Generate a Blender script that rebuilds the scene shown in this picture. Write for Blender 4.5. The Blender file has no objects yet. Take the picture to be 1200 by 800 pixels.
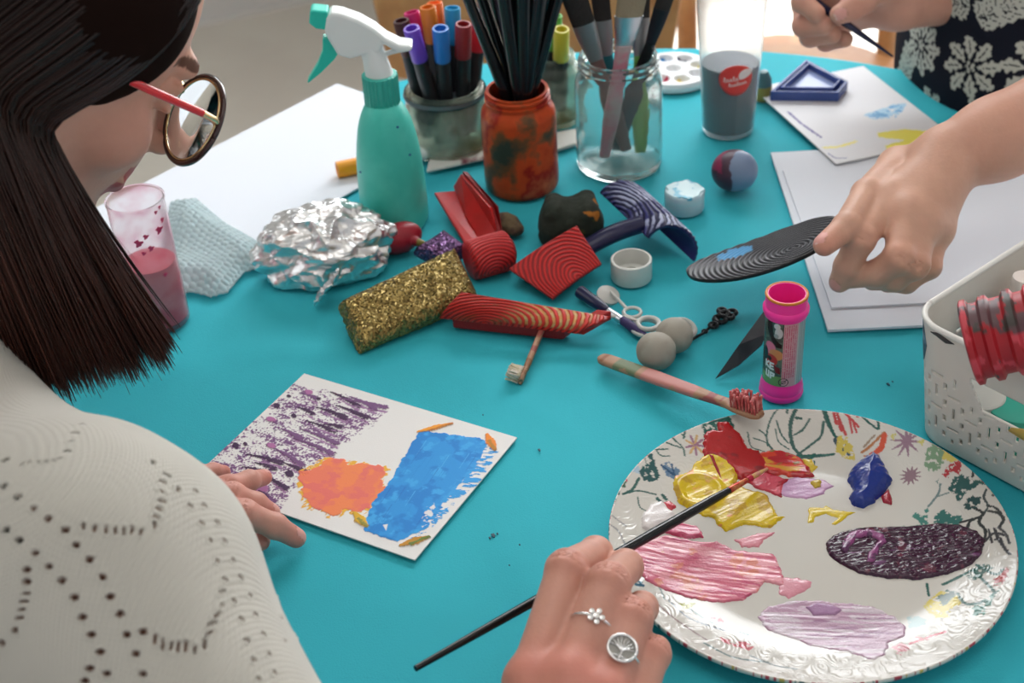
import bpy, bmesh, math, random
import numpy as np
from mathutils import Vector, Matrix

# ---------------------------------------------------------------- camera, world, lights
TZ = 0.74            # table height
CH = 0.67            # camera height above the table
FPX = 1750.0         # focal length in pixels of the 1200 px wide frame
PITCH = math.radians(35); ROLL = math.radians(3.7)
CAM = np.array([0, 0, TZ + CH])
FW = np.array([0, math.cos(PITCH), -math.sin(PITCH)])
_u = np.array([0, math.sin(PITCH), math.cos(PITCH)]); _r = np.array([1.0, 0, 0])
UP = _u * math.cos(ROLL) + _r * math.sin(ROLL)
RT = _r * math.cos(ROLL) - _u * math.sin(ROLL)

scene = bpy.context.scene
COL = scene.collection
cam = bpy.data.cameras.new('camera'); cam_ob = bpy.data.objects.new('camera', cam); COL.objects.link(cam_ob)
cam.sensor_width = 36; cam.lens = 36 * FPX / 1200; cam.clip_start = 0.01; cam.clip_end = 100
m = Matrix((RT, UP, -FW)).transposed().to_4x4(); m.translation = Vector(CAM)
cam_ob.matrix_world = m
cam.dof.use_dof = True; cam.dof.focus_distance = 1.0; cam.dof.aperture_fstop = 9.0
scene.camera = cam_ob
vs = scene.view_settings
vs.view_transform = 'Standard'; vs.look = 'None'; vs.gamma = 1; vs.use_curve_mapping = False
vs.exposure = 0.0

world = bpy.data.worlds.new('daylight'); scene.world = world; world.use_nodes = True
wn = world.node_tree; wn.nodes.clear()
wo = wn.nodes.new('ShaderNodeOutputWorld'); wb = wn.nodes.new('ShaderNodeBackground')
tc = wn.nodes.new('ShaderNodeTexCoord')
dp = wn.nodes.new('ShaderNodeVectorMath'); dp.operation = 'DOT_PRODUCT'
_d = Vector((0.50, 0.86, 0.06)).normalized(); dp.inputs[1].default_value = _d
rp = wn.nodes.new('ShaderNodeValToRGB')
rp.color_ramp.elements[0].position = 0.80; rp.color_ramp.elements[0].color = (0.50, 0.51, 0.53, 1)
rp.color_ramp.elements[1].position = 0.95; rp.color_ramp.elements[1].color = (9.0, 9.1, 9.3, 1)
wn.links.new(tc.outputs['Generated'], dp.inputs[0]); wn.links.new(dp.outputs['Value'], rp.inputs['Fac'])
wn.links.new(rp.outputs['Color'], wb.inputs['Color']); wb.inputs['Strength'].default_value = 1.0
wn.links.new(wb.outputs[0], wo.inputs[0])

def area(name, loc, target, sx, sy, power, color=(1, 1, 1)):
    l = bpy.data.lights.new(name, 'AREA'); l.shape = 'RECTANGLE'; l.size = sx; l.size_y = sy
    l.energy = power; l.color = color
    o = bpy.data.objects.new(name, l); COL.objects.link(o); o.location = loc
    o.rotation_euler = (Vector(target) - Vector(loc)).to_track_quat('-Z', 'Y').to_euler()
    return o
area('window_daylight', (0.22, 2.25, 1.76), (0.1, 0.75, TZ), 1.4, 0.36, 17, (0.95, 0.98, 1.0))
area('overhead_fill', (-.1, 0.7, 2.56), (0.0, 0.8, 0), 1.2, 0.9, 5.5, (1.0, 0.98, 0.95))  # soft overhead fill added above the table, no fixture behind it
sl_ = bpy.data.lights.new('sun', 'SUN'); sl_.energy = 7; sl_.angle = .01; so_ = bpy.data.objects.new('sun', sl_); COL.objects.link(so_)
so_.rotation_euler = (-Vector((0.25, 0.34, 0.90))).to_track_quat('-Z', 'Y').to_euler()
area('left_area_light', (-2.3, 1.6, 1.9), (0, 0.9, TZ), 1.2, 1.2, 7, (0.93, 0.97, 1.0))  # soft area light on the left, where no window is built

# ---------------------------------------------------------------- helpers: pixels of the photo to points of the place
def ray(x, y): return FW + RT * (x - 600) / FPX - UP * (y - 400) / FPX
def P(x, y, h=0.0):            # point h above the table top
    d = ray(x, y); return CAM + d * ((TZ + h - CAM[2]) / d[2])
def PY(x, y, Y):               # point at world y
    d = ray(x, y); return CAM + d * (Y / d[1])
def PD(x, y, D): return CAM + ray(x, y) * D
def PF(x, y):
    d = ray(x, y); return CAM + d * (-CAM[2] / d[2])
def proj(p):
    q = np.asarray(p, float) - CAM; d = q @ FW
    return 600 + FPX * (q @ RT) / d, 400 - FPX * (q @ UP) / d, d
def hgt(base, py):             # height above base whose projection has image row py
    lo, hi = 0, .6
    for _ in range(40):
        mid = (lo + hi) / 2
        if proj(np.array(base) + [0, 0, mid])[1] > py: lo = mid
        else: hi = mid
    return lo
def pxr(p, w): return w / 2 / FPX * proj(p)[2]

# ---------------------------------------------------------------- helpers: objects
def link(name, me, mat=None, parent=None, smooth=True):
    o = bpy.data.objects.new(name, me); COL.objects.link(o)
    if mat is not None:
        for mm in (mat if isinstance(mat, (list, tuple)) else [mat]): me.materials.append(mm)
    if smooth and len(me.polygons):
        me.polygons.foreach_set('use_smooth', [True] * len(me.polygons))
    if parent is not None: o.parent = parent
    return o
def mesh(name, v, f, mat=None, parent=None, smooth=True, col=None):
    """v in world coordinates when parent is None or an Empty with loc given by its property; stored relative to parent"""
    v = np.asarray(v, float)
    org = np.zeros(3)
    if parent is not None: org = np.array(parent['_o']) if '_o' in parent.keys() else np.zeros(3)
    else:
        org = np.array([(v[:, 0].min() + v[:, 0].max()) / 2, (v[:, 1].min() + v[:, 1].max()) / 2, v[:, 2].min()])
    me = bpy.data.meshes.new(name)
    f = f if isinstance(f, list) else np.asarray(f)
    lv = v - org
    if isinstance(f, np.ndarray) and f.ndim == 2:
        n = f.shape[1]
        me.vertices.add(len(lv)); me.vertices.foreach_set('co', lv.ravel())
        me.loops.add(f.size); me.loops.foreach_set('vertex_index', f.ravel().astype(np.int32))
        me.polygons.add(len(f)); me.polygons.foreach_set('loop_start', np.arange(0, f.size, n, dtype=np.int32))
        me.update(calc_edges=True); me.validate()
    else:
        me.from_pydata([tuple(a) for a in lv], [], [tuple(int(i) for i in q) for q in f]); me.update()
    if col is not None: set_col(me, col)
    o = link(name, me, mat, parent, smooth)
    if parent is None: o.location = org; o['_o'] = tuple(org)
    else: o['_o'] = tuple(org)
    return o
def set_col(me, col):
    a = me.color_attributes.new('Col', 'FLOAT_COLOR', 'POINT')
    c = np.ones((len(me.vertices), 4), np.float32); c[:, :3] = col
    a.data.foreach_set('color', c.ravel())
def thing(name, label, cat, loc, group=None):
    o = bpy.data.objects.new(name, None); COL.objects.link(o); o.location = loc; o.empty_display_size = .02
    o['_o'] = tuple(float(a) for a in loc); o['label'] = label; o['category'] = cat
    if group: o['group'] = group
    return o
def tag(o, label, cat, group=None, kind=None):
    o['label'] = label; o['category'] = cat
    if group: o['group'] = group
    if kind: o['kind'] = kind
    return o
def struct(o): o['kind'] = 'structure'; return o
def norm(a): a = np.asarray(a, float); return a / max(1e-12, np.linalg.norm(a))
def frame(d):
    d = norm(d); a = np.array([0, 0, 1.0]) if abs(d[2]) < .9 else np.array([1.0, 0, 0])
    x = norm(np.cross(a, d)); return x, np.cross(d, x), d

def lathe_vf(base, prof, n=48, axis=(0, 0, 1), flat=1.0, wob=None, xdir=None):
    x, y, z = frame(axis)
    if xdir is not None:
        x = norm(np.array(xdir) - np.dot(xdir, z) * z); y = np.cross(z, x)
    base = np.array(base); V = []; Fc = []
    a = np.arange(n) * 2 * math.pi / n
    for i, (r, h) in enumerate(prof):
        rr = r * (1 + (wob(a, h) if wob else 0))
        V.append(base + np.outer(np.cos(a) * rr, x) + np.outer(np.sin(a) * rr * flat, y) + z * h)
    V = np.concatenate(V)
    for i in range(len(prof) - 1):
        for j in range(n):
            k = (j + 1) % n; Fc.append((i * n + j, i * n + k, (i + 1) * n + k, (i + 1) * n + j))
    if prof[0][0] > 1e-5: Fc.append(tuple(reversed(range(n))))
    if prof[-1][0] > 1e-5: Fc.append(tuple(range((len(prof) - 1) * n, len(prof) * n)))
    return V, Fc
def lathe(name, base, prof, mat, parent=None, n=48, **k):
    V, Fc = lathe_vf(base, prof, n, **k)
    o = mesh(name, V, Fc, mat, parent)
    bm = bmesh.new(); bm.from_mesh(o.data); bmesh.ops.remove_doubles(bm, verts=bm.verts, dist=1e-6)
    bmesh.ops.recalc_face_normals(bm, faces=bm.faces)
    for e in bm.edges:
        if len(e.link_faces) == 2 and e.calc_face_angle(0) > .7: e.smooth = False
    bm.to_mesh(o.data); bm.free()
    return o
def spline(pts, n):
    pts = np.asarray(pts, float)
    if len(pts) == 2: return pts[0] + np.linspace(0, 1, n)[:, None] * (pts[1] - pts[0])
    q = np.vstack([2 * pts[0] - pts[1], pts, 2 * pts[-1] - pts[-2]])
    t = np.linspace(0, len(pts) - 1 - 1e-9, n); i = t.astype(int); s = (t - i)[:, None]
    a, b, c, d = q[i], q[i + 1], q[i + 2], q[i + 3]
    return .5 * (2 * b + (c - a) * s + (2 * a - 5 * b + 4 * c - d) * s ** 2 + (3 * b - a - 3 * c + d) * s ** 3)
def tube_vf(pts, rad, n=10, off=0, flat=1.0, side=None):
    pts = np.asarray(pts, float); m_ = len(pts)
    rad = np.full(m_, rad) if np.isscalar(rad) else np.asarray(rad, float)
    if len(rad) != m_: rad = np.interp(np.linspace(0, 1, m_), np.linspace(0, 1, len(rad)), rad)
    T = np.gradient(pts, axis=0); T /= np.linalg.norm(T, axis=1)[:, None] + 1e-12
    x, y, _ = frame(T[0])
    if side is not None: x = norm(np.array(side) - np.dot(side, T[0]) * T[0])
    V = []; a = np.arange(n) * 2 * math.pi / n
    for i in range(m_):
        x = norm(x - T[i] * np.dot(x, T[i])); y = np.cross(T[i], x)
        V.append(pts[i] + rad[i] * (np.outer(np.cos(a), x) + flat * np.outer(np.sin(a), y)))
    V = np.concatenate(V); Fc = []
    for i in range(m_ - 1):
        for j in range(n):
            k = (j + 1) % n; Fc.append((off + i * n + j, off + i * n + k, off + (i + 1) * n + k, off + (i + 1) * n + j))
    Fc.append(tuple(off + j for j in reversed(range(n)))); Fc.append(tuple(off + (m_ - 1) * n + j for j in range(n)))
    return V, Fc
def tube(name, pts, rad, mat, parent=None, n=12, k=None, flat=1.0, side=None):
    if k: pts = spline(pts, k)
    V, Fc = tube_vf(pts, rad, n, 0, flat, side)
    o = mesh(name, V, Fc, mat, parent)
    bm = bmesh.new(); bm.from_mesh(o.data)
    for e in bm.edges:
        if len(e.link_faces) == 2 and e.calc_face_angle(0) > .8: e.smooth = False
    bm.to_mesh(o.data); bm.free()
    return o
class MB:
    def __init__(s): s.V = []; s.F = []; s.n = 0
    def add(s, V, Fc):
        s.F += [tuple(i + s.n for i in f) for f in Fc]; s.V.append(np.asarray(V, float)); s.n += len(V); return s
    def tube(s, pts, rad, n=8, k=None, **kw):
        if k: pts = spline(pts, k)
        V, Fc = tube_vf(pts, rad, n, **kw); return s.add(V, Fc)
    def lathe(s, *a, **k): V, Fc = lathe_vf(*a, **k); return s.add(V, Fc)
    def build(s, name, mat, parent=None, smooth=True): return mesh(name, np.concatenate(s.V), s.F, mat, parent, smooth)
def bevel_finish(o, w=.001, seg=2):
    mo = o.modifiers.new('bevel', 'BEVEL'); mo.width = w; mo.segments = seg; mo.limit_method = 'ANGLE'; mo.angle_limit = .6
    return o
def prism(name, poly, z0, z1, mat, parent=None, bev=0, axes=None):
    """poly: list of 3-D points (world), extruded from offset z0 to z1 along normal (default up)"""
    poly = np.array([list(p) for p in poly]); nrm = np.array([0, 0, 1.0]) if axes is None else norm(axes)
    n = len(poly)
    V = np.vstack([poly + nrm * z0, poly + nrm * z1])
    Fc = [tuple(range(n)), tuple(reversed(range(n, 2 * n)))] + [(i, i + n, (i + 1) % n + n, (i + 1) % n) for i in range(n)]
    o = mesh(name, V, Fc, mat, parent, smooth=False)
    bm = bmesh.new(); bm.from_mesh(o.data); bmesh.ops.recalc_face_normals(bm, faces=bm.faces); bm.to_mesh(o.data); bm.free()
    if bev: bevel_finish(o, bev)
    return o
def box_pts(c, sx, sy, rz=0):
    c = np.array(c); a = np.array([math.cos(rz), math.sin(rz), 0]); b = np.array([-math.sin(rz), math.cos(rz), 0])
    return [c - a * sx / 2 - b * sy / 2, c + a * sx / 2 - b * sy / 2, c + a * sx / 2 + b * sy / 2, c - a * sx / 2 + b * sy / 2]

# ---------------------------------------------------------------- noise
def hash2(ix, iy, seed=0):
    h = (ix.astype(np.int64) * 374761393 + iy.astype(np.int64) * 668265263 + seed * 1442695041) & 0xffffffff
    h = ((h ^ (h >> 13)) * 1274126177) & 0xffffffff
    return ((h ^ (h >> 16)) & 0xffffff) / float(0xffffff)
def vnoise(x, y, seed=0):
    ix = np.floor(x); iy = np.floor(y); fx = x - ix; fy = y - iy
    fx = fx * fx * (3 - 2 * fx); fy = fy * fy * (3 - 2 * fy)
    a = hash2(ix, iy, seed); b = hash2(ix + 1, iy, seed); c = hash2(ix, iy + 1, seed); d = hash2(ix + 1, iy + 1, seed)
    return (a * (1 - fx) + b * fx) * (1 - fy) + (c * (1 - fx) + d * fx) * fy
def fbm(x, y, o=4, seed=0):
    s = 0; a = .5; t = 0
    for i in range(o):
        s = s + a * vnoise(x * 2 ** i, y * 2 ** i, seed + i); t += a; a *= .5
    return s / t
def noise3(p, s, seed=0, o=3):
    return (fbm(p[:, 0] * s + 7.1, p[:, 1] * s, o, seed) + fbm(p[:, 1] * s + 3.3, p[:, 2] * s, o, seed + 5) + fbm(p[:, 2] * s + 1.7, p[:, 0] * s + 9, o, seed + 9)) / 3

# ---------------------------------------------------------------- materials
def lin(c):
    c = np.asarray(c, float) / 255.0
    return np.where(c <= .04045, c / 12.92, ((c + .055) / 1.055) ** 2.4)
def L(r, g, b): return tuple(lin((r, g, b))) + (1,)
_mats = {}
def mat(name, color=(.8, .8, .8, 1), rough=.5, metal=0, trans=0, ior=1.45, alpha=1, attr=False, bump=0, bscale=200, var=None, vscale=20,
        coat=0, sss=0, spec=.5, emit=None, estr=1, thr=(.45, .6), bdist=.001, bdetail=3, sheen=0):
    if name in _mats: return _mats[name]
    M = bpy.data.materials.new(name); M.use_nodes = True; nt = M.node_tree; b = nt.nodes['Principled BSDF']; _mats[name] = M
    b.inputs['Base Color'].default_value = color; b.inputs['Roughness'].default_value = rough; b.inputs['Metallic'].default_value = metal
    b.inputs['Transmission Weight'].default_value = trans; b.inputs['IOR'].default_value = ior; b.inputs['Alpha'].default_value = alpha
    b.inputs['Coat Weight'].default_value = coat; b.inputs['Coat Roughness'].default_value = .08
    b.inputs['Specular IOR Level'].default_value = spec; b.inputs['Sheen Weight'].default_value = sheen
    if sss:
        b.inputs['Subsurface Weight'].default_value = sss; b.inputs['Subsurface Radius'].default_value = (.01, .004, .002); b.inputs['Subsurface Scale'].default_value = .5
    t = nt.nodes.new('ShaderNodeTexCoord')
    if attr:
        a = nt.nodes.new('ShaderNodeVertexColor'); a.layer_name = 'Col'; nt.links.new(a.outputs['Color'], b.inputs['Base Color'])
    elif var is not None:
        nz = nt.nodes.new('ShaderNodeTexNoise'); nz.inputs['Scale'].default_value = vscale; nz.inputs['Detail'].default_value = 5
        cr = nt.nodes.new('ShaderNodeValToRGB'); cr.color_ramp.elements[0].position = thr[0]; cr.color_ramp.elements[1].position = thr[1]
        cr.color_ramp.elements[0].color = color; cr.color_ramp.elements[1].color = var
        nt.links.new(t.outputs['Object'], nz.inputs['Vector']); nt.links.new(nz.outputs['Fac'], cr.inputs['Fac']); nt.links.new(cr.outputs['Color'], b.inputs['Base Color'])
    if bump:
        nz = nt.nodes.new('ShaderNodeTexNoise'); nz.inputs['Scale'].default_value = bscale; nz.inputs['Detail'].default_value = bdetail
        bp = nt.nodes.new('ShaderNodeBump'); bp.inputs['Strength'].default_value = bump; bp.inputs['Distance'].default_value = bdist
        nt.links.new(t.outputs['Object'], nz.inputs['Vector']); nt.links.new(nz.outputs['Fac'], bp.inputs['Height']); nt.links.new(bp.outputs['Normal'], b.inputs['Normal'])
    if emit: b.inputs['Emission Color'].default_value = emit; b.inputs['Emission Strength'].default_value = estr
    return M
def plastic(name, r, g, b, rough=.35, **k): return mat(name, L(r, g, b), rough, **k)

# ---------------------------------------------------------------- painting on a raster that becomes vertex colours
class Canvas:
    """raster over the rectangle org + s*ex*W + t*ey*Hh; px->local through S"""
    def __init__(s, org, ex, ey, W, Hh, res, base):
        s.o = np.array(org); s.ex = norm(ex); s.ey = norm(ey); s.W = W; s.H = Hh
        s.nx = int(W / res) + 1; s.ny = int(Hh / res) + 1
        s.X, s.Y = np.meshgrid(np.linspace(0, W, s.nx), np.linspace(0, Hh, s.ny))
        s.c = np.tile(lin(base), (s.ny, s.nx, 1)); s.h = np.zeros((s.ny, s.nx)); s.zo = 0
    def S(s, x, y):
        p = P(x, y, s.zo) - s.o; return np.array([p @ s.ex, p @ s.ey])
    def sl(s, lo, hi):
        i0 = max(0, int(lo[0] / s.W * (s.nx - 1))); i1 = min(s.nx, int(hi[0] / s.W * (s.nx - 1)) + 2)
        j0 = max(0, int(lo[1] / s.H * (s.ny - 1))); j1 = min(s.ny, int(hi[1] / s.H * (s.ny - 1)) + 2)
        return (slice(j0, max(j0, j1)), slice(i0, max(i0, i1)))
    def put(s, sl, a, col, h=0):
        if a.size == 0: return
        a = np.clip(a, 0, 1); s.c[sl] = s.c[sl] * (1 - a[..., None]) + lin(col) * a[..., None]
        if h: s.h[sl] = np.maximum(s.h[sl], h * a)
    def line(s, pts, w, col, px=True, k=None, h=0, w2=None, rough=0, seed=0):
        pts = np.array([s.S(*p) for p in pts]) if px else np.array(pts)
        if k: pts = spline(pts, k)
        w2 = w if w2 is None else w2; n = len(pts) - 1
        for i in range(n):
            a, b = pts[i], pts[i + 1]; r0 = w + (w2 - w) * i / n; r1 = w + (w2 - w) * (i + 1) / n; r = max(r0, r1) + .001
            sl = s.sl(np.minimum(a, b) - r, np.maximum(a, b) + r); X = s.X[sl]; Y = s.Y[sl]
            if X.size == 0: continue
            d = b - a; t = np.clip(((X - a[0]) * d[0] + (Y - a[1]) * d[1]) / (d @ d + 1e-12), 0, 1)
            dist = np.hypot(X - a[0] - t * d[0], Y - a[1] - t * d[1]); rr = r0 + (r1 - r0) * t
            if rough: rr = rr * (1 + rough * (fbm(X * 900, Y * 900, 3, seed) - .5) * 2)
            s.put(sl, (rr - dist) / .0003 + .5, col, h)
    def poly(s, pts, col, px=True, edge=.0003, warp=0, wf=300, seed=0, h=0, dry=0, dryf=(300, 300), ang=0, cols=None):
        pts = np.array([s.S(*p) for p in pts]) if px else np.array(pts)
        sl = s.sl(pts.min(0) - .003, pts.max(0) + .003); X = s.X[sl]; Y = s.Y[sl]
        if X.size == 0: return
        if warp:
            X2 = X + warp * (fbm(X * wf, Y * wf, 3, seed) - .5) * 2; Y2 = Y + warp * (fbm(X * wf + 50, Y * wf, 3, seed + 3) - .5) * 2
        else: X2, Y2 = X, Y
        d = sdf_poly(X2, Y2, pts); a = -d / edge + .5
        if dry:
            ca, sa = math.cos(ang), math.sin(ang); U = X * ca + Y * sa; Vv = -X * sa + Y * ca
            n = fbm(U * dryf[0], Vv * dryf[1], 4, seed + 11); a = np.minimum(a, (n - dry) / .05 + .5 + np.clip(-d / .004, 0, 1) * 0.0)
        s.put(sl, a, col, h)
        if cols:
            for (c2, th, fr) in cols:
                n = fbm(X * fr, Y * fr, 4, seed + 21); s.put(sl, np.minimum(a, (n - th) / .08), c2)
    def ell(s, cx, cy, rx, ry, ang, col, px=True, warp=0, h=0, seed=0):
        c = s.S(cx, cy) if px else np.array([cx, cy]); R = max(rx, ry) * 1.3 + .001
        sl = s.sl(c - R, c + R); X = s.X[sl] - c[0]; Y = s.Y[sl] - c[1]
        if X.size == 0: return
        u = X * math.cos(ang) + Y * math.sin(ang); v = -X * math.sin(ang) + Y * math.cos(ang)
        q = np.sqrt((u / rx) ** 2 + (v / ry) ** 2)
        if warp: q = q + warp * (fbm(s.X[sl] * 600, s.Y[sl] * 600, 3, seed) - .5)
        s.put(sl, (1 - q) * min(rx, ry) / .0003 + .5, col, h)
    def sample(s, lx, ly):
        i = np.clip((np.asarray(lx) / s.W * (s.nx - 1)).round().astype(int), 0, s.nx - 1); j = np.clip((np.asarray(ly) / s.H * (s.ny - 1)).round().astype(int), 0, s.ny - 1)
        return s.c[j, i], s.h[j, i]
def sdf_poly(X, Y, pts):
    d = np.full(X.shape, 1e9); ins = np.zeros(X.shape, bool); n = len(pts)
    for i in range(n):
        a = pts[i]; b = pts[(i + 1) % n]; e = b - a
        t = np.clip(((X - a[0]) * e[0] + (Y - a[1]) * e[1]) / (e @ e + 1e-15), 0, 1)
        d = np.minimum(d, np.hypot(X - a[0] - t * e[0], Y - a[1] - t * e[1]))
        c = ((a[1] > Y) != (b[1] > Y)); ins ^= c & (X < (b[0] - a[0]) * (Y - a[1]) / ((b[1] - a[1]) + 1e-15) + a[0])
    return np.where(ins, -d, d)
def grid_faces(nx, ny, off=0):
    i = np.arange((ny - 1) * nx).reshape(ny - 1, nx)[:, :-1].ravel() + off
    return np.stack([i, i + 1, i + nx + 1, i + nx], 1)
def slab_from_canvas(name, cv, thick, mat_, parent=None, lift=.0, edgecol=(225, 222, 215)):
    """solid sheet whose top carries the painted raster"""
    X = cv.X.ravel(); Y = cv.Y.ravel()
    top = cv.o + np.outer(X, cv.ex) + np.outer(Y, cv.ey); up = np.cross(cv.ex, cv.ey); up = up if up[2] > 0 else -up
    top = top + up * (lift + thick + cv.h.ravel()[:, None])
    nx, ny = cv.nx, cv.ny; F1 = grid_faces(nx, ny)
    b = np.array([cv.o + up * lift, cv.o + cv.ex * cv.W + up * lift, cv.o + cv.ex * cv.W + cv.ey * cv.H + up * lift, cv.o + cv.ey * cv.H + up * lift])
    n = nx * ny; V = np.vstack([top, b]); t4 = [0, nx - 1, nx * ny - 1, nx * (ny - 1)]
    Fq = [list(q) for q in [(n, n + 3, n + 2, n + 1)]] + [[t4[i], n + i, n + (i + 1) % 4, t4[(i + 1) % 4]] for i in range(4)]
    Fall = np.vstack([F1, np.array(Fq)])
    if np.dot(np.cross(cv.ex, cv.ey), up) < 0: Fall = Fall[:, ::-1]
    col = np.vstack([cv.c.reshape(-1, 3), np.tile(lin(edgecol), (4, 1))])
    return mesh(name, V, Fall, mat_, parent, smooth=False, col=col)

# ---------------------------------------------------------------- signed distance modelling (bodies, soft shapes)
class SDF:
    def __init__(s, lo, hi, vox):
        s.lo = np.array(lo, float); s.vox = vox; s.n = np.ceil((np.array(hi) - lo) / vox).astype(int) + 1
        s.D = np.full(tuple(s.n), 1.0, np.float32)
        s.ax = [s.lo[i] + np.arange(s.n[i]) * vox for i in range(3)]
    def sub(s, lo, hi):
        i0 = np.maximum(0, np.floor((np.array(lo) - s.lo) / s.vox).astype(int)); i1 = np.minimum(s.n, np.ceil((np.array(hi) - s.lo) / s.vox).astype(int) + 1)
        i1 = np.maximum(i0, i1); sl = tuple(slice(a, b) for a, b in zip(i0, i1))
        return sl, np.meshgrid(*[s.ax[i][sl[i]] for i in range(3)], indexing='ij')
    def comb(s, sl, d, k, neg):
        D = s.D[sl]; d = d.astype(np.float32)
        if neg:
            h = np.clip(.5 - .5 * (D + d) / k, 0, 1); s.D[sl] = D * (1 - h) - d * h + k * h * (1 - h)
        else:
            h = np.clip(.5 + .5 * (d - D) / k, 0, 1); s.D[sl] = d * (1 - h) + D * h - k * h * (1 - h)
    def cone(s, a, b, ra, rb=None, k=.004, neg=False):
        a = np.array(a, float); b = np.array(b, float); rb = ra if rb is None else rb; R = max(ra, rb) + 4 * k + 3 * s.vox
        sl, (X, Y, Z) = s.sub(np.minimum(a, b) - R, np.maximum(a, b) + R)
        if X.size == 0: return s
        d = b - a; t = np.clip(((X - a[0]) * d[0] + (Y - a[1]) * d[1] + (Z - a[2]) * d[2]) / (d @ d + 1e-12), 0, 1)
        s.comb(sl, np.sqrt((X - a[0] - t * d[0]) ** 2 + (Y - a[1] - t * d[1]) ** 2 + (Z - a[2] - t * d[2]) ** 2) - (ra + (rb - ra) * t), k, neg); return s
    def ell(s, c, r, R=None, k=.004, neg=False):
        c = np.array(c, float); r = np.array(r, float) * np.ones(3); R = np.eye(3) if R is None else np.array(R); m_ = r.max() + 4 * k + 3 * s.vox
        sl, (X, Y, Z) = s.sub(c - m_, c + m_)
        if X.size == 0: return s
        X = X - c[0]; Y = Y - c[1]; Z = Z - c[2]
        q = [X * R[0][i] + Y * R[1][i] + Z * R[2][i] for i in range(3)]
        k0 = np.sqrt(sum((q[i] / r[i]) ** 2 for i in range(3))); k1 = np.sqrt(sum((q[i] / r[i] ** 2) ** 2 for i in range(3))) + 1e-9
        s.comb(sl, k0 * (k0 - 1) / k1, k, neg); return s
    def mesh(s, smooth=2):
        D = s.D; S = D < 0; nx, ny, nz = D.shape
        c = [S[i:nx - 1 + i, j:ny - 1 + j, k:nz - 1 + k] for i in (0, 1) for j in (0, 1) for k in (0, 1)]
        cnt = sum(a.astype(np.int8) for a in c); act = (cnt > 0) & (cnt < 8)
        idx = -np.ones(act.shape, np.int64); I = np.argwhere(act); idx[act] = np.arange(len(I))
        acc = np.zeros((len(I), 3)); w = np.zeros(len(I))
        offs = [(i, j, k) for i in (0, 1) for j in (0, 1) for k in (0, 1)]
        for a in offs:
            for ax in range(3):
                if a[ax]: continue
                b = list(a); b[ax] = 1
                da = D[I[:, 0] + a[0], I[:, 1] + a[1], I[:, 2] + a[2]]; db = D[I[:, 0] + b[0], I[:, 1] + b[1], I[:, 2] + b[2]]
                m_ = (da < 0) != (db < 0); t = np.where(m_, da / np.where(m_, da - db, 1), 0)
                p = np.array(a)[None] + np.zeros((len(I), 3)); p[:, ax] += t; acc += p * m_[:, None]; w += m_
        V = s.lo + (I + acc / w[:, None]) * s.vox
        Fs = []
        for ax in range(3):
            A = np.take(S, range(D.shape[ax] - 1), ax); B = np.take(S, range(1, D.shape[ax]), ax)
            E = np.argwhere(A != B); o1, o2 = [(1, 2), (2, 0), (0, 1)][ax]
            ok = (E[:, o1] > 0) & (E[:, o2] > 0) & (E[:, o1] < D.shape[o1] - 1) & (E[:, o2] < D.shape[o2] - 1); E = E[ok]
            def cell(d1, d2):
                q = E.copy(); q[:, o1] -= d1; q[:, o2] -= d2; return idx[q[:, 0], q[:, 1], q[:, 2]]
            q = np.stack([cell(1, 1), cell(0, 1), cell(0, 0), cell(1, 0)], 1)
            fl = S[E[:, 0], E[:, 1], E[:, 2]]; q[~fl] = q[~fl][:, ::-1]; Fs.append(q)
        Fc = np.vstack(Fs)
        for _ in range(smooth): V = lap(V, Fc)
        return V, Fc
def lap(V, Fc, f=.5):
    acc = np.zeros_like(V); w = np.zeros(len(V))
    for i in range(4):
        for j in (1, 3):
            a = Fc[:, i]; b = Fc[:, (i + j) % 4]
            for c in range(3): acc[:, c] += np.bincount(a, V[b, c], len(V))
            w += np.bincount(a, minlength=len(V))
    return V * (1 - f) + f * acc / np.maximum(w, 1)[:, None]
def vnormals(V, Fc):
    n = np.cross(V[Fc[:, 2]] - V[Fc[:, 0]], V[Fc[:, 3]] - V[Fc[:, 1]]); N = np.zeros_like(V)
    for i in range(4):
        for c in range(3): N[:, c] += np.bincount(Fc[:, i], n[:, c], len(V))
    return N / (np.linalg.norm(N, axis=1)[:, None] + 1e-12)
# ================================================================ THE SETTING
cloth_m = mat('turquoise_cloth', L(54, 181, 196), .75, bump=.25, bscale=900, var=L(50, 172, 187), vscale=5, spec=.25)
floor_m = mat('beige_floor', L(232, 226, 214), .45, var=L(226, 218, 206), vscale=3)
wall_m = mat('white_wall', L(225, 224, 222), .8, bump=.1, bscale=60)
skirt_m = plastic('white_skirting', 232, 230, 226, .5)
wood_m = mat('pine_wood', L(201, 150, 100), .5, var=L(182, 128, 82), vscale=14)
glass_m = mat('window_glass', (1, 1, 1, 1), 0, trans=1, ior=1.05)

struct(prism('floor', [(-3.2, -1.2, 0), (3.2, -1.2, 0), (3.2, 5, 0), (-3.2, 5, 0)], -.05, 0, floor_m))
A = PF(232, 30); B = PF(370, 0); dw = norm(B - A); A = A - dw * 2.2; B2 = A + dw * 3.6; nb = np.array([-dw[1], dw[0], 0])
struct(prism('wall_back', [A, B2, B2 + nb * .12, A + nb * .12], 0, 2.6, wall_m))
struct(prism('baseboard_back', [A, B2, B2 - nb * .014, A - nb * .014], 0, .012, skirt_m))
A0 = A - nb * .002
struct(prism('wall_left', [A, A + nb * .12, A + nb * .12 - dw * .12 + np.array([0, 0, 0]), (A[0] - .5, -1.0, 0), (A[0] - .38, -1.0, 0)], 0, 2.6, wall_m))
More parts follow.
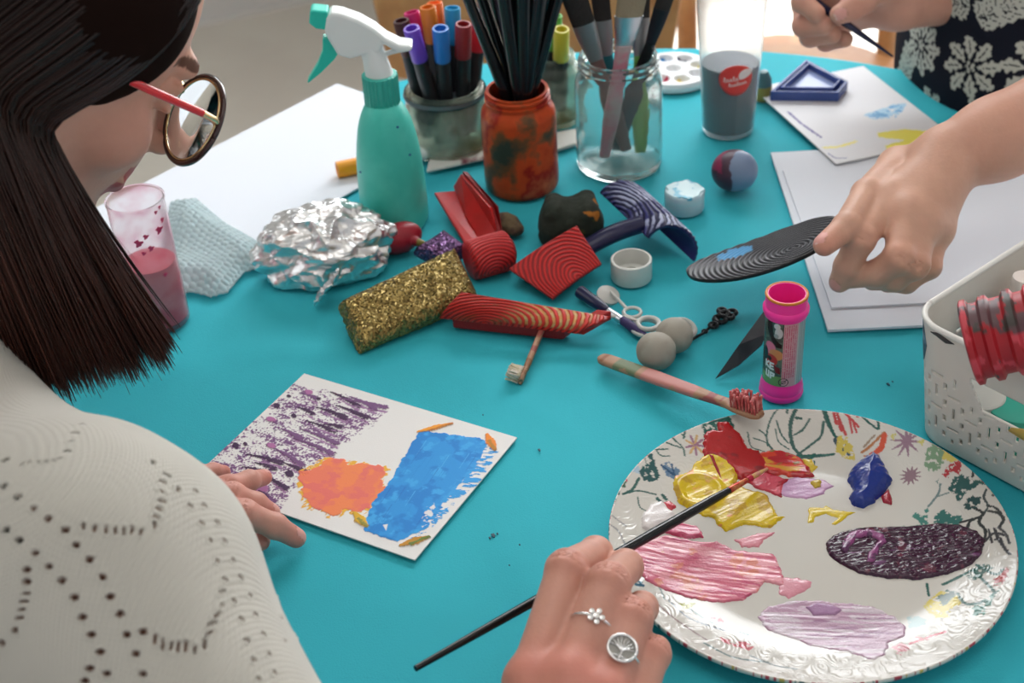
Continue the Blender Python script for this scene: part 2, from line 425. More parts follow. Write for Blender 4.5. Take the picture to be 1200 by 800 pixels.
# glazed wall on the right: full-height glass in white frames
G0 = np.array([0.22, 2.62, 0]); G1 = np.array([2.6, 1.95, 0]); dg = norm(G1 - G0); ng = np.array([-dg[1], dg[0], 0])
struct(prism('wall_right', [B2, B2 + nb * .12, G0 + ng * .06, G0 - dg * .06], 0, 2.6, wall_m))
for i in range(3):
    a = G0 + dg * (i * .8); b = a + dg * .8
    mb = MB()
    def bar(p, q, z0, z1, w=.03):
        V = []
        for z in (z0, z1):
            for s_ in (-w, w):
                V += [p + ng * s_ + [0, 0, z], q + ng * s_ + [0, 0, z]]
        mb.add(V, [(0, 1, 3, 2), (4, 6, 7, 5), (0, 4, 5, 1), (2, 3, 7, 6), (0, 2, 6, 4), (1, 5, 7, 3)])
    bar(a, a + dg * .05, 0, 1.98); bar(b - dg * .05, b, 0, 1.98); bar(a + dg * .05, b - dg * .05, 0, .07); bar(a + dg * .05, b - dg * .05, 1.91, 1.98)
    fr = struct(mb.build('window_%d' % (i + 1), skirt_m, smooth=False))
    prism('window_pane', [a + dg * .05, b - dg * .05, b - dg * .05 + ng * .006, a + dg * .05 + ng * .006], .07, 1.91, glass_m, fr)
struct(prism('wall_far', [G0 - ng * .03, G1 - ng * .03, G1 + ng * .05, G0 + ng * .05], 1.98, 2.6, wall_m))
struct(prism('terrace_slab_1', [(-3.2, 1.9, 0), (6.5, 1.9, 0), (6.5, 9, 0), (-3.2, 9, 0)], -.12, -.06, mat('terrace_stone', L(240, 236, 228), .8)))  # pale stone terrace ground outside the glazed wall

struct(prism('ceiling', [(-3.2, -1.2, 0), (3.2, -1.2, 0), (3.2, 2.0, 0), G1, G0, B2 + nb * .1, A + nb * .1], 2.6, 2.66, wall_m))
# ---- wooden chairs beyond the table
def chair(base, rz, label, sc=1.0):
    base = np.array(base); t = thing('wooden_chair', label, 'chair', base, 'wooden chairs beyond the table')
    c, s_ = math.cos(rz), math.sin(rz); R = lambda x, y, z: base + np.array([c * x - s_ * y, s_ * x + c * y, z]) * sc
    seat = [R(.2 * math.cos(a) ** 3 * .3 + .2 * math.cos(a), .2 * math.sin(a), 0) for a in np.linspace(0, 2 * math.pi, 28, endpoint=False)]
    o = prism('seat', seat, .43, .45, wood_m, t, .006)
    for x, y in ((.15, .14), (.15, -.14)): tube('leg', [R(x, y, .44), R(x * 1.2, y * 1.2, 0)], [.016, .012], wood_m, t)
    for y in (.15, -.15): tube('back_leg', [R(-.19, y, 0), R(-.17, y, .45), R(-.22, y, .64)], .015, wood_m, t, k=10)
    back = [R(-.21 - .015, y, z) for y, z in [(-.19, .55), (-.205, .66), (-.17, .735), (-.08, .765), (.08, .765), (.17, .735), (.205, .66), (.19, .55), (.1, .53), (-.1, .53)]]
    prism('backrest', back, 0, .018, wood_m, t, .004, axes=(c, s_, 0))
    return t
q = PY(447, 60, 1.86)
chair((q[0] + .2, 1.66, 0), math.radians(-90), 'pine wooden chair with a rounded back behind the jar of markers')
chair((.44, 1.90, 0), math.radians(-90), 'pine wooden chair against the bright window behind the see-through beaker')

# ---- round table and its cloth
TC = np.array([.112, .955]); TR = .53
tt = thing('round_table', 'round table hidden under the turquoise cloth', 'table', (TC[0], TC[1], 0))
lathe('tabletop', (TC[0], TC[1], TZ - .03), [(0, 0), (TR - .012, 0), (TR - .006, .004), (TR - .006, .024), (TR - .012, .0275), (0, .0275)], wood_m, tt, n=96)
for a in (45, 135, 225, 315):
    a = math.radians(a); tube('leg', [(TC[0] + .4 * math.cos(a), TC[1] + .4 * math.sin(a), TZ - .03), (TC[0] + .43 * math.cos(a), TC[1] + .43 * math.sin(a), 0)], .022, wood_m, tt)
nr, na = 150, 220
V = []; a = np.arange(na) * 2 * math.pi / na
CRE = [((600, 470), (720, 395)), ((560, 560), (640, 420)), ((690, 520), (560, 430)), ((230, 420), (560, 400)), ((660, 610), (730, 520)), ((880, 270), (1000, 480)), ((640, 700), (560, 600)), ((260, 400), (420, 420))]
CR = [(P(*p)[:2], P(*q_)[:2]) for p, q_ in CRE]
for i in range(nr):
    if i < 120:
        r = TR * i / 119; z = np.zeros(na)
    else:
        s_ = (i - 119) / 30; ang = min(1, s_ * 5) * math.pi / 2
        r = TR + .004 + .006 * math.sin(ang); z = np.full(na, -.006 + .006 * math.cos(ang) - max(0, s_ - .2) * .24)
        r = r + max(0, s_ - .2) * .028 * (1 + np.sin(a * 11 + 1)) * .5 + max(0, s_ - .2) * .012 * np.sin(a * 23)
    x = TC[0] + r * np.cos(a); y = TC[1] + r * np.sin(a)
    if i < 120:
        for k, (p0, p1) in enumerate(CR):
            d = p1 - p0; t_ = np.clip(((x - p0[0]) * d[0] + (y - p0[1]) * d[1]) / (d @ d), 0, 1)
            dist = np.hypot(x - p0[0] - t_ * d[0], y - p0[1] - t_ * d[1])
            z = z + .0011 * np.exp(-(dist / .012) ** 2) * np.sin(t_ * math.pi)
        z = z - .0009 + .0008 * (fbm(x * 12, y * 12, 2, 4) - .5)
    V.append(np.stack([x, y, TZ - .0005 + z], 1))
V = np.concatenate(V)
i = np.arange(nr - 1)[:, None] * na; j = np.arange(na)[None]; k = (j + 1) % na
Fc = np.stack([i + j, i + na + j, i + na + k, i + k], -1).reshape(-1, 4)
Fc = Fc[:, ::1]
cl = mesh('tablecloth', V, Fc, cloth_m); tag(cl, 'turquoise cloth covering the whole round table', 'tablecloth')
so = cl.modifiers.new('s', 'SOLIDIFY'); so.thickness = .0006; so.offset = -1
ink_m = plastic('ink_stain', 28, 66, 84, .5)
for x, y, r in [(578, 627, .0016), (583, 625, .0007), (574, 630, .0008), (609, 638, .0006), (597, 662, .0005), (632, 527, .0011), (1041, 450, .0014), (1046, 447, .0007), (566, 486, .0005)]:
    lathe('ink_stain', P(x, y), [(0, -.0005), (r, -.0002), (r * .9, .0003), (0, .0004)], ink_m, cl, n=14, wob=lambda a, h: .3 * np.sin(2 * a + 1) + .25 * np.sin(5 * a))
# ================================================================ SHEETS, CARD, PLATE
paint_m = mat('acrylic_paint', attr=True, rough=.4, bump=.3, bscale=1500)
card_m = mat('painted_card', attr=True, rough=.6, bump=.08, bscale=900, spec=.3)
paper_m = mat('white_paper', L(226, 230, 238), .8, bump=.05, bscale=500, spec=.2)
E_ = .0006
# big white sheet hanging past the table edge on the left
a = P(395, 100); d1 = norm(P(205, 198) - a); d2 = norm(np.cross([0, 0, 1], d1)); d2 = d2 if d2[1] < 0 else -d2
d2 = norm(P(432, 215) - a - np.dot(P(432, 215) - a, d1) * d1)
ws = np.dot(P(415, 225) - a, d2)
o = prism('drawing_sheet', [a, a + d1 * .42, a + d1 * .42 + d2 * ws, a + d2 * ws], .0008, .0022, paper_m)
tag(o, 'large blank white sheet left of the spray bottle, jutting past the table edge', 'paper')

# two stacked white sheets on the right
def sheet_px(name, pts, z0, z1, label, m_=paper_m):
    o = prism(name, [P(*p) for p in pts], z0, z1, m_); tag(o, label, 'paper'); return o
c0 = P(903, 182); c1 = P(970, 390); e1 = norm(c1 - c0); e2 = np.array([-e1[1], e1[0], 0]); Ls = np.linalg.norm(c1 - c0)
o = prism('drawing_sheet', [c0, c1, c1 + e2 * .40, c0 + e2 * .40], .0008, .0030, paper_m)
tag(o, 'large blank white card under the arm, lowest sheet on the right', 'paper')
k0 = P(912, 205); k1 = P(974, 366)
o = prism('drawing_sheet', [k0 + e2 * .004, k1, k1 + e2 * .30, k0 + e2 * .304], .0034, .0048, paper_m)
tag(o, 'blank white paper lying on the large card beneath the gripping hand', 'paper')

# ---- painted card in front of the woman
K = [P(357, 440), P(606, 515), P(488, 659), P(228, 555)]
ex = norm(K[1] - K[0]); ey = norm(K[3] - K[0] - np.dot(K[3] - K[0], ex) * ex)
cv = Canvas(K[0], ex, ey, np.linalg.norm(K[1] - K[0]), np.dot(K[2] - K[1], ey), .00042, (232, 229, 226))
X, Y = cv.X, cv.Y
PUR = (120, 80, 125); DPU = (72, 42, 78); PK = (178, 110, 160)
# lilac printed texture: dry-brush speckle inside a loose region
reg = [(345, 452), (430, 470), (452, 487), (440, 500), (415, 520), (395, 525), (380, 545), (345, 575), (330, 600), (300, 592), (235, 566), (240, 545), (290, 500)]
S2 = np.array([cv.S(*p) for p in reg]); d = sdf_poly(X + .006 * (fbm(X * 120, Y * 120, 3, 2) - .5), Y + .006 * (fbm(X * 120 + 9, Y * 120, 3, 3) - .5), S2)
sp = fbm(X * 900, Y * 900, 3, 5) + .75 * (fbm(X * 110, Y * 200, 3, 8) - .5) + np.clip(d / .02, -1, 1) * -.10
cv.put((slice(None), slice(None)), np.minimum((sp - .60) / .04, -d / .001), (150, 112, 152), .0002)
cv.put((slice(None), slice(None)), np.minimum((sp - .68) / .04, -d / .001), PUR, .0002)
rnd = random.Random(4)
STK = [((352, 463), (372, 470)), ((388, 462), (420, 478)), ((400, 470), (452, 480)), ((395, 478), (430, 492)), ((372, 480), (405, 492)), ((360, 496), (392, 508)), ((352, 505), (395, 522)),
       ((330, 505), (352, 516)), ((345, 516), (390, 534)), ((322, 528), (355, 548)), ((300, 545), (322, 552)), ((285, 550), (312, 556)), ((333, 545), (358, 556)), ((300, 575), (322, 590)),
       ((412, 468), (440, 482)), ((380, 500), (400, 503)), ((310, 560), (335, 575)), ((290, 535), (330, 545)), ((350, 480), (366, 487))]
for i, (p, q_) in enumerate(STK):
    cv.line([p, ((p[0] + q_[0]) / 2, (p[1] + q_[1]) / 2 - 1), q_], .0006, rnd.choice([PUR, DPU, DPU]), k=8, w2=.0025, h=.0006, rough=.8, seed=i)
    cv.line([(p[0] + 8, p[1] + 7), (q_[0], q_[1] + 5)], .0004, (160, 120, 160), w2=.0012, rough=1.2, seed=i + 30)
for (x, y, r, c) in [(325, 478, 4.6, DPU), (362, 462, 5, PK), (362, 463, 4, PK), (318, 494, 5.5, PK), (277, 525, 4.8, DPU), (318, 525, 5.5, PK), (245, 558, 9, PK), (340, 558, 6, DPU), (305, 574, 9, PK), (306, 586, 10, DPU),
                     (345, 490, 4, DPU), (288, 523, 3, DPU), (339, 467, 3, DPU), (333, 460, 2.5, DPU), (341, 479, 2.5, PUR), (374, 470, 3, DPU)]:
    cv.ell(x, y, r * .00075, r * .00048, .5 if c == DPU else .1, c, warp=.5, h=.0007, seed=int(x))
for i in range(110):
    x = rnd.gauss(330, 45); y = rnd.gauss(520, 34)
    if sdf_poly(np.array([[cv.S(x, y)[0]]]), np.array([[cv.S(x, y)[1]]]), S2)[0, 0] < .003:
        cv.ell(x, y, rnd.uniform(.0004, .0012), rnd.uniform(.0003, .0007), rnd.uniform(0, 3), rnd.choice([PUR, DPU, PUR]), warp=.9, seed=i)
# orange blob
ob = [(352, 567), (350, 556), (362, 553), (377, 547), (383, 540), (400, 539), (408, 546), (425, 547), (449, 548), (453, 556), (448, 565), (454, 576), (444, 587), (438, 590), (428, 600), (420, 603), (405, 600), (390, 607), (380, 600), (362, 595), (358, 582)]
cv.poly([(a_ + (-4 if a_ < 405 else 3), b_ + (3 if b_ > 570 else -1)) for a_, b_ in ob], (236, 178, 60), warp=.004, wf=160, dry=.50, dryf=(500, 220), ang=.4, h=.0002)
cv.poly(ob, (238, 125, 96), warp=.003, wf=220, h=.0004, cols=[((243, 136, 84), .5, 90), ((233, 115, 104), .6, 110)])
# blue rectangle
bl = [(492, 507), (508, 509), (568, 517), (570, 525), (563, 540), (556, 552), (548, 560), (530, 582), (512, 604), (500, 622), (466, 638), (426, 625), (436, 592), (455, 570), (470, 545)]
cv.poly(bl, (48, 150, 222), warp=.0018, wf=250, h=.0004, cols=[((36, 132, 210), .50, 90), ((62, 165, 230), .62, 120)])
cv.poly([(560, 520), (585, 530), (560, 570), (525, 600), (505, 622), (480, 636), (540, 560)], (58, 158, 226), dry=.52, dryf=(600, 180), ang=1.25, warp=.003, h=.0003)
for i in range(46):
    x = rnd.uniform(440, 560); y = rnd.uniform(515, 620); cv.line([(x, y), (x - 12, y + 18)], .00025, rnd.choice([(30, 110, 195), (90, 185, 238), (40, 140, 215)]), w2=.0001, rough=.5) if sdf_poly(np.array([[cv.S(x - 6, y + 9)[0]]]), np.array([[cv.S(x - 6, y + 9)[1]]]), np.array([cv.S(*p) for p in bl]))[0, 0] < -.004 else None
cv.poly([(496, 600), (510, 592), (506, 612), (495, 622)], (225, 225, 228), warp=.002, dry=.45); cv.poly([(449, 618), (455, 617), (453, 625)], (225, 228, 230))
# orange and olive dabs
for (p, q_, w, c, c2) in [((490, 509), (530, 499), .0025, (240, 160, 50), (200, 120, 40)), ((571, 512), (580, 530), .0034, (238, 140, 50), (190, 130, 50)), ((416, 604), (430, 620), .0036, (226, 176, 50), (150, 140, 60)), ((470, 642), (503, 632), .0034, (198, 140, 50), (110, 130, 60))]:
    m2 = ((p[0] + q_[0]) / 2, (p[1] + q_[1]) / 2); cv.line([p, m2], w * .35, c, k=5, h=.0009, w2=w * 1.05, rough=.3); cv.line([m2, q_], w * 1.05, c, k=5, h=.0009, w2=w * .35, rough=.3); cv.line([((p[0] * 2 + q_[0]) / 3, (p[1] * 2 + q_[1]) / 3 + 2), q_], w * .35, c2, h=.001, rough=1)
o = slab_from_canvas('painted_card', cv, .0012, card_m, lift=.0009)
tag(o, 'white card painted with lilac prints, an orange blob and a blue block', 'painting')

# ---- sketch card under the triangular stencils
B_ = P(979, 199); e1 = norm(P(906, 132) - B_); T_ = P(1011, 84); e2 = np.array([e1[1], -e1[0], 0]); e2 = e2 if e2[0] > 0 else -e2
W_ = np.dot(T_ - B_, e2); H_ = np.dot(T_ - B_, e1)
cv = Canvas(B_, e2, e1, W_, H_, .0007, (228, 228, 231)); cv.zo = .006
Z6 = lambda x, y: (780 + x / 2.857, y / 2.857)
cv.poly([Z6(*p) for p in [(665, 385), (760, 352), (805, 345), (795, 370), (770, 395), (690, 400)]], (168, 208, 232), dry=.3, warp=.002, cols=[((110, 170, 215), .55, 200)])
cv.poly([Z6(*p) for p in [(708, 445), (800, 433), (880, 440), (892, 460), (850, 485), (790, 503), (740, 505), (735, 490), (800, 470), (712, 460)]], (238, 226, 92), warp=.002)
cv.line([Z6(410, 375), Z6(455, 415), Z6(520, 460)], .0011, (112, 106, 160), k=12, rough=1.2); cv.line([Z6(530, 495), Z6(580, 492), Z6(635, 475)], .0016, (240, 228, 120), k=10, rough=1.2)
cv.line([Z6(545, 515), Z6(570, 530), Z6(605, 530)], .0006, (120, 125, 170), k=8)
o = slab_from_canvas('sketch_card', cv, .0012, card_m, lift=.0052)
tag(o, 'white card with a yellow smudge and a pale blue triangle, under the triangular stencils', 'drawing')

# ================================================================ PLATE
pc = (P(711, 628, .014) + P(1186, 640, .014) + P(948, 470, .014) + P(955, 790, .014)) / 4
PRx = np.linalg.norm(P(1186, 640, .014) - P(711, 628, .014)) / 2; PRy = np.linalg.norm(P(948, 470, .014) - P(955, 790, .014)) / 2
PR = (PRx + PRy) / 2; pc = np.array([pc[0], pc[1], TZ])
def plate_h(r):
    q = np.asarray(r) / PR
    return .0045 + .0105 * np.clip((q - .55) / .45, 0, 1) ** 1.9
cv = Canvas(pc - [PR, PR, 0], (1, 0, 0), (0, 1, 0), 2 * PR, 2 * PR, .00045, (206, 202, 194)); cv.zo = .011
A4 = lambda *q: [(700 + x / 4, 460 + y / 4) for x, y in q]
B4 = lambda *q: [(900 + x / 4, 460 + y / 4) for x, y in q]
C2 = lambda *q: [(700 + x / 2.4, 600 + y / 2.4) for x, y in q]
GR = (60, 96, 90); TE = (40, 92, 84); NV = (62, 92, 112)
def st(pts, w=1.0, c=GR, k=14, w2=None): cv.line(pts, w * .0005, c, k=k, w2=None if w2 is None else w2 * .0005, rough=.3)
# twig drawings at the far rim
for pts, w in [(A4((945, 55), (880, 75), (820, 120), (795, 180), (800, 215), (830, 255)), 1.2), (A4((965, 60), (920, 110), (905, 160), (920, 230), (965, 270)), 2.6), (A4((1060, 140), (1050, 190), (1000, 225), (940, 262)), 1.8),
               (A4((995, 130), (965, 165), (925, 185)), 1.6), (A4((1045, 75), (1075, 140), (1120, 200)), 2), (A4((1110, 262), (1050, 268), (980, 272), (920, 280)), 2.2), (A4((840, 135), (860, 180), (895, 215)), 1.2),
               (A4((705, 180), (720, 230), (760, 245), (830, 260)), 1), (A4((730, 200), (790, 215), (825, 240)), 1), (A4((760, 170), (790, 190), (800, 230)), 1), (A4((835, 165), (850, 210), (900, 240)), 1), (A4((1020, 290), (1010, 320)), 1.6),
               (A4((1030, 50), (1070, 75)), 1.4), (A4((1000, 50), (1003, 75)), 1.8), (A4((885, 85), (890, 110)), 1.4), (A4((930, 125), (955, 128)), 2),
               (A4((325, 180), (345, 225), (400, 260), (410, 290)), 1.3), (A4((275, 225), (320, 250), (390, 262)), 1.3), (A4((230, 250), (250, 285), (330, 275)), 1.2), (A4((440, 130), (415, 180), (405, 225)), 1.6),
               (A4((380, 150), (420, 175)), 1), (A4((370, 170), (410, 190), (430, 165)), 1), (A4((330, 195), (370, 200), (400, 215)), 1), (A4((250, 240), (290, 300), (340, 300)), 1), (A4((455, 120), (425, 160)), 1.4),
               (A4((195, 410), (165, 460), (120, 490)), 1.8), (A4((120, 490), (190, 462), (275, 464)), 1.4), (A4((100, 460), (100, 495)), 1.6), (A4((60, 490), (85, 520), (60, 560)), 1.2), (A4((280, 480), (300, 495)), 2.4), (A4((305, 462), (322, 478)), 2.4), (A4((190, 490), (200, 530), (240, 545)), 1)]:
    st(pts, w)
# leaves and flowers, left rim
for pts, c in [(A4((470, 115), (510, 108), (520, 130), (495, 150), (470, 140)), (70, 110, 100)), (A4((490, 165), (540, 145), (590, 95), (640, 150), (630, 180), (570, 170), (550, 200), (500, 205)), TE), (A4((530, 95), (570, 100), (600, 120), (540, 130)), (60, 105, 95)),
               (A4((205, 290), (240, 285), (270, 340), (300, 380), (290, 400), (230, 415), (195, 380), (225, 350)), (50, 88, 88)), (A4((290, 335), (340, 325), (380, 345), (400, 390), (360, 390), (320, 375)), (100, 125, 150)),
               (A4((160, 310), (200, 290), (215, 310), (190, 345), (200, 390), (150, 395), (125, 370)), (168, 190, 205)), (A4((75, 430), (110, 395), (135, 415), (140, 445), (100, 458)), (178, 76, 90)), (A4((445, 350), (460, 320), (500, 312), (500, 325), (470, 335), (465, 365)), (50, 100, 90)),
               (A4((128, 430), (145, 440), (135, 462), (100, 462)), (70, 100, 80))]:
    cv.poly(pts, c, warp=.0022, wf=350, dry=.36, dryf=(420, 420))
for i in range(9):
    a_ = i * .7; x, y = A4((458, 245))[0]; st([(x, y), (x + 11 * math.cos(a_), y + 9 * math.sin(a_))], 1.8, [(150, 110, 130), (196, 160, 110)][i % 2], 4)
st(A4((300, 340), (345, 365), (395, 385)), 1.6, (50, 80, 110)); st(A4((350, 330), (360, 370)), 1.2, (50, 80, 110))
# right rim
for pts, w, c in [(B4((300, 70), (330, 130), (365, 190)), 2, (180, 70, 70)), (B4((300, 90), (350, 110), (425, 165)), 1.8, (186, 70, 72)), (B4((320, 70), (370, 95), (420, 130)), 2, (186, 70, 72)), (B4((330, 140), (345, 175)), 2, (186, 70, 72)), (B4((380, 130), (395, 185)), 1.6, (186, 70, 72)),
                  (B4((305, 105), (320, 150)), 2, (186, 70, 72)), (B4((360, 100), (380, 85)), 1.4, (186, 70, 72)), (B4((400, 150), (415, 185)), 1.4, (186, 70, 72)),
                  (B4((400, 100), (460, 105), (520, 140), (590, 155)), 2, TE), (B4((430, 125), (480, 160), (515, 180), (510, 150), (470, 105)), 1.6, TE), (B4((480, 110), (545, 125), (595, 158), (550, 160)), 1.6, TE),
                  (B4((245, 55), (290, 150), (320, 200)), 2, TE), (B4((315, 205), (345, 250), (375, 230)), 2.8, (60, 80, 90)), (B4((330, 200), (370, 225), (380, 265)), 2.4, (60, 80, 100)), (B4((120, 270), (180, 265), (310, 262)), 1.6, TE), (B4((160, 290), (200, 280), (220, 260)), 2, TE),
                  (B4((440, 260), (470, 245), (520, 210), (545, 195)), 2, (170, 110, 70)), (B4((490, 270), (530, 250), (545, 205)), 4, (200, 84, 60)), (B4((450, 240), (500, 200)), 1.4, (150, 130, 110)), (B4((455, 275), (520, 275)), 1.4, (190, 120, 80)),
                  (B4((810, 415), (800, 455), (755, 505)), 1.4, (110, 130, 130)), (B4((800, 465), (850, 455)), 1.2, (110, 130, 130)), (B4((965, 370), (955, 410)), 1.6, (60, 60, 60)), (B4((970, 430), (1010, 445)), 2.6, GR), (B4((1020, 470), (1010, 500), (1030, 540), (1010, 570)), 1.6, (70, 80, 80)),
                  (B4((960, 530), (1010, 570), (950, 590), (930, 640)), 2, (56, 60, 60)), (B4((1010, 565), (990, 600), (1020, 640), (1015, 690)), 2, (56, 60, 60)), (B4((1035, 560), (1080, 580), (1100, 610), (1080, 640)), 2, (56, 60, 60)), (B4((1030, 540), (1060, 550), (1090, 580)), 1.6, (56, 60, 60)),
                  (B4((1015, 690), (1060, 660), (1110, 680)), 2, (66, 66, 70)), (B4((1060, 640), (1080, 690), (1110, 740)), 2, (66, 66, 70)), (B4((1080, 640), (1110, 670), (1130, 720)), 1.6, (66, 66, 70)), (B4((1065, 690), (1090, 690), (1100, 730)), 1.6, (66, 66, 70)), (B4((900, 590), (960, 580)), 1.8, (56, 60, 60)),
                  (B4((1035, 640), (1050, 700)), 1.6, (66, 66, 70)), (B4((1110, 740), (1130, 770)), 2, (66, 66, 70)), (B4((1050, 500), (1070, 490)), 1.6, (80, 80, 80))]:
    st(pts, w, c)
for (x, y, R, n, c) in [(650, 235, 19, 10, (146, 116, 132)), (670, 368, 12, 12, (140, 112, 122))]:
    (x, y), = B4((x, y))
    for i in range(n):
        a_ = i * 2 * math.pi / n + .2; st([(x + 2 * math.cos(a_), y + 2 * math.sin(a_)), (x + R * math.cos(a_), y + R * .75 * math.sin(a_))], 2.8, c, 4, .8)
for pts, c in [(B4((318, 200), (350, 195), (395, 225), (415, 285), (360, 280), (325, 250)), (200, 180, 84)), (B4((730, 290), (760, 260), (800, 255), (830, 280), (810, 350), (770, 365), (735, 340)), (120, 150, 120)), (B4((815, 285), (850, 280), (890, 300), (900, 330), (850, 345), (820, 320)), (206, 190, 100)),
               (B4((810, 375), (850, 345), (880, 350), (885, 315), (905, 340), (890, 390), (860, 375), (840, 395)), (176, 60, 66)), (B4((860, 400), (910, 390), (960, 430), (985, 450), (930, 465), (900, 500), (850, 440)), (50, 92, 90)), (B4((925, 500), (960, 485), (990, 500), (985, 540), (940, 540), (915, 525)), (50, 80, 80)),
               (B4((640, 590), (665, 585), (668, 615), (640, 618)), (90, 130, 122)), (B4((680, 540), (700, 525), (720, 545), (750, 545), (760, 600), (700, 612), (690, 600), (720, 580)), (72, 128, 118)), (B4((780, 540), (830, 520), (860, 555), (905, 555), (910, 580), (880, 620), (790, 615)), (60, 112, 106)), (B4((735, 515), (755, 512), (755, 528), (738, 528)), (72, 128, 118)),
               (B4((785, 400), (805, 395), (800, 418)), (80, 120, 118)), (B4((570, 205), (600, 200), (590, 230)), (200, 190, 110)), (B4((700, 240), (730, 230), (725, 262)), (196, 188, 110)),
               (C2((925, 235), (950, 215), (975, 205), (1010, 215), (1028, 245), (1005, 255), (985, 285), (950, 280), (930, 255)), (206, 188, 84)), (C2((955, 225), (985, 205), (1015, 210), (1000, 230), (975, 250)), (60, 92, 80)), (C2((1060, 150), (1090, 140), (1115, 150), (1090, 170), (1060, 185), (1040, 170)), (60, 100, 90)),
               (C2((1115, 190), (1150, 160), (1155, 175), (1135, 215), (1118, 210)), (170, 60, 60)), (C2((1055, 265), (1100, 240), (1130, 220), (1085, 295), (1060, 290)), (80, 130, 118)), (C2((870, 280), (900, 272), (930, 285), (925, 305), (885, 310)), (166, 190, 190)),
               (C2((830, 365), (860, 355), (880, 375), (850, 395)), (196, 120, 130)), (C2((340, 345), (400, 345), (445, 370), (430, 385), (380, 372)), (190, 90, 100)), (C2((320, 275), (350, 280), (350, 295), (325, 290)), (190, 100, 110)), (C2((225, 245), (270, 238), (275, 255), (240, 262)), (160, 160, 80)), (C2((105, 190), (130, 195), (128, 210), (108, 208)), (60, 100, 120))]:
    cv.poly(pts, c, warp=.0022, wf=350, dry=.34, dryf=(420, 420))
for pts, w, c in [(C2((930, 180), (935, 215)), 1.6, TE), (C2((975, 185), (1000, 175), (1060, 150)), 2, TE), (C2((1060, 155), (1090, 190), (1120, 230)), 2, TE), (C2((1070, 140), (1120, 175), (1140, 165)), 2, TE), (C2((1015, 215), (1040, 250), (1090, 250)), 2, TE), (C2((120, 175), (170, 200), (190, 240)), 1.2, (120, 140, 140)),
                  (C2((200, 240), (260, 290), (360, 320)), 1.2, (130, 140, 150)), (C2((260, 260), (330, 300), (430, 330)), 1.2, (130, 150, 150)), (C2((160, 250), (220, 300), (310, 360)), 1.2, (150, 130, 130)), (C2((300, 370), (380, 410), (480, 420)), 1.4, (110, 130, 130)), (C2((880, 360), (940, 340), (980, 330)), 2, (186, 70, 80)), (C2((900, 340), (930, 350)), 1.6, (186, 100, 100)),
                  (C2((430, 400), (500, 430), (560, 440)), 1.4, (130, 140, 140)), (C2((20, 40), (60, 60), (80, 100)), 1.2, (150, 150, 150)), (C2((40, 20), (80, 40)), 1.2, (150, 150, 150))]:
    st(pts, w, c)
# paint flecks on the turned-down edge are part of the decoration
nrr, naa = 230, 1000
rr_ = np.concatenate([np.linspace(0, 1, nrr) ** .9 * PR * .992]); a = np.arange(naa) * 2 * math.pi / naa
Rg, Ag = np.meshgrid(rr_, a, indexing='ij'); Xp = Rg * np.cos(Ag); Yp = Rg * np.sin(Ag)
cc, _ = cv.sample(Xp.ravel() + PR, Yp.ravel() + PR)
# faint relief of the glazed decoration at the rim
rel = .00007 * (np.sin(fbm(Xp * 70, Yp * 70, 2, 9) * 90)) * np.clip((Rg / PR - .74) / .06, 0, 1) * np.clip((1 - Rg / PR) / .03, 0, 1)
Zp = plate_h(Rg) + rel
V = np.stack([Xp.ravel(), Yp.ravel(), Zp.ravel()], 1)
ring = [(PR * .998, .0146), (PR, .0135), (PR * .998, .0118), (PR * .985, .0100), (PR * .80, .0035), (PR * .62, .0008), (PR * .60, .0), (PR * .57, .0), (PR * .56, .0012), (0.0005, .0012)]
Vr = []; Cr = []
for r, h in ring:
    Vr.append(np.stack([r * np.cos(a), r * np.sin(a), np.full(naa, h)], 1))
    c_ = np.tile(lin((214, 210, 202)), (naa, 1))
    if r > PR * .99:
        n_ = vnoise(a * 60, a * 0, 3); n2 = vnoise(a * 25, a * 0, 8)
        c_[(n_ > .72)] = lin((176, 60, 74)); c_[(n_ < .2) & (n2 > .5)] = lin((90, 120, 120)); c_[(n_ < .2) & (n2 < .3)] = lin((196, 170, 90))
    Cr.append(c_)
V = np.vstack([V] + Vr) + pc; cc = np.vstack([cc] + Cr)
nt_ = nrr + len(ring); i = np.arange(nt_ - 1)[:, None] * naa; j = np.arange(naa)[None]; k = (j + 1) % naa
Fc = np.stack([i + j, i + naa + j, i + naa + k, i + k], -1).reshape(-1, 4)
plate = thing('dinner_plate', 'large floral plate used as a palette, loaded with wet paint', 'plate', pc)
glaze = mat('glazed_ceramic', attr=True, rough=.10)
mesh('plate_body', V, Fc, glaze, plate, col=cc)

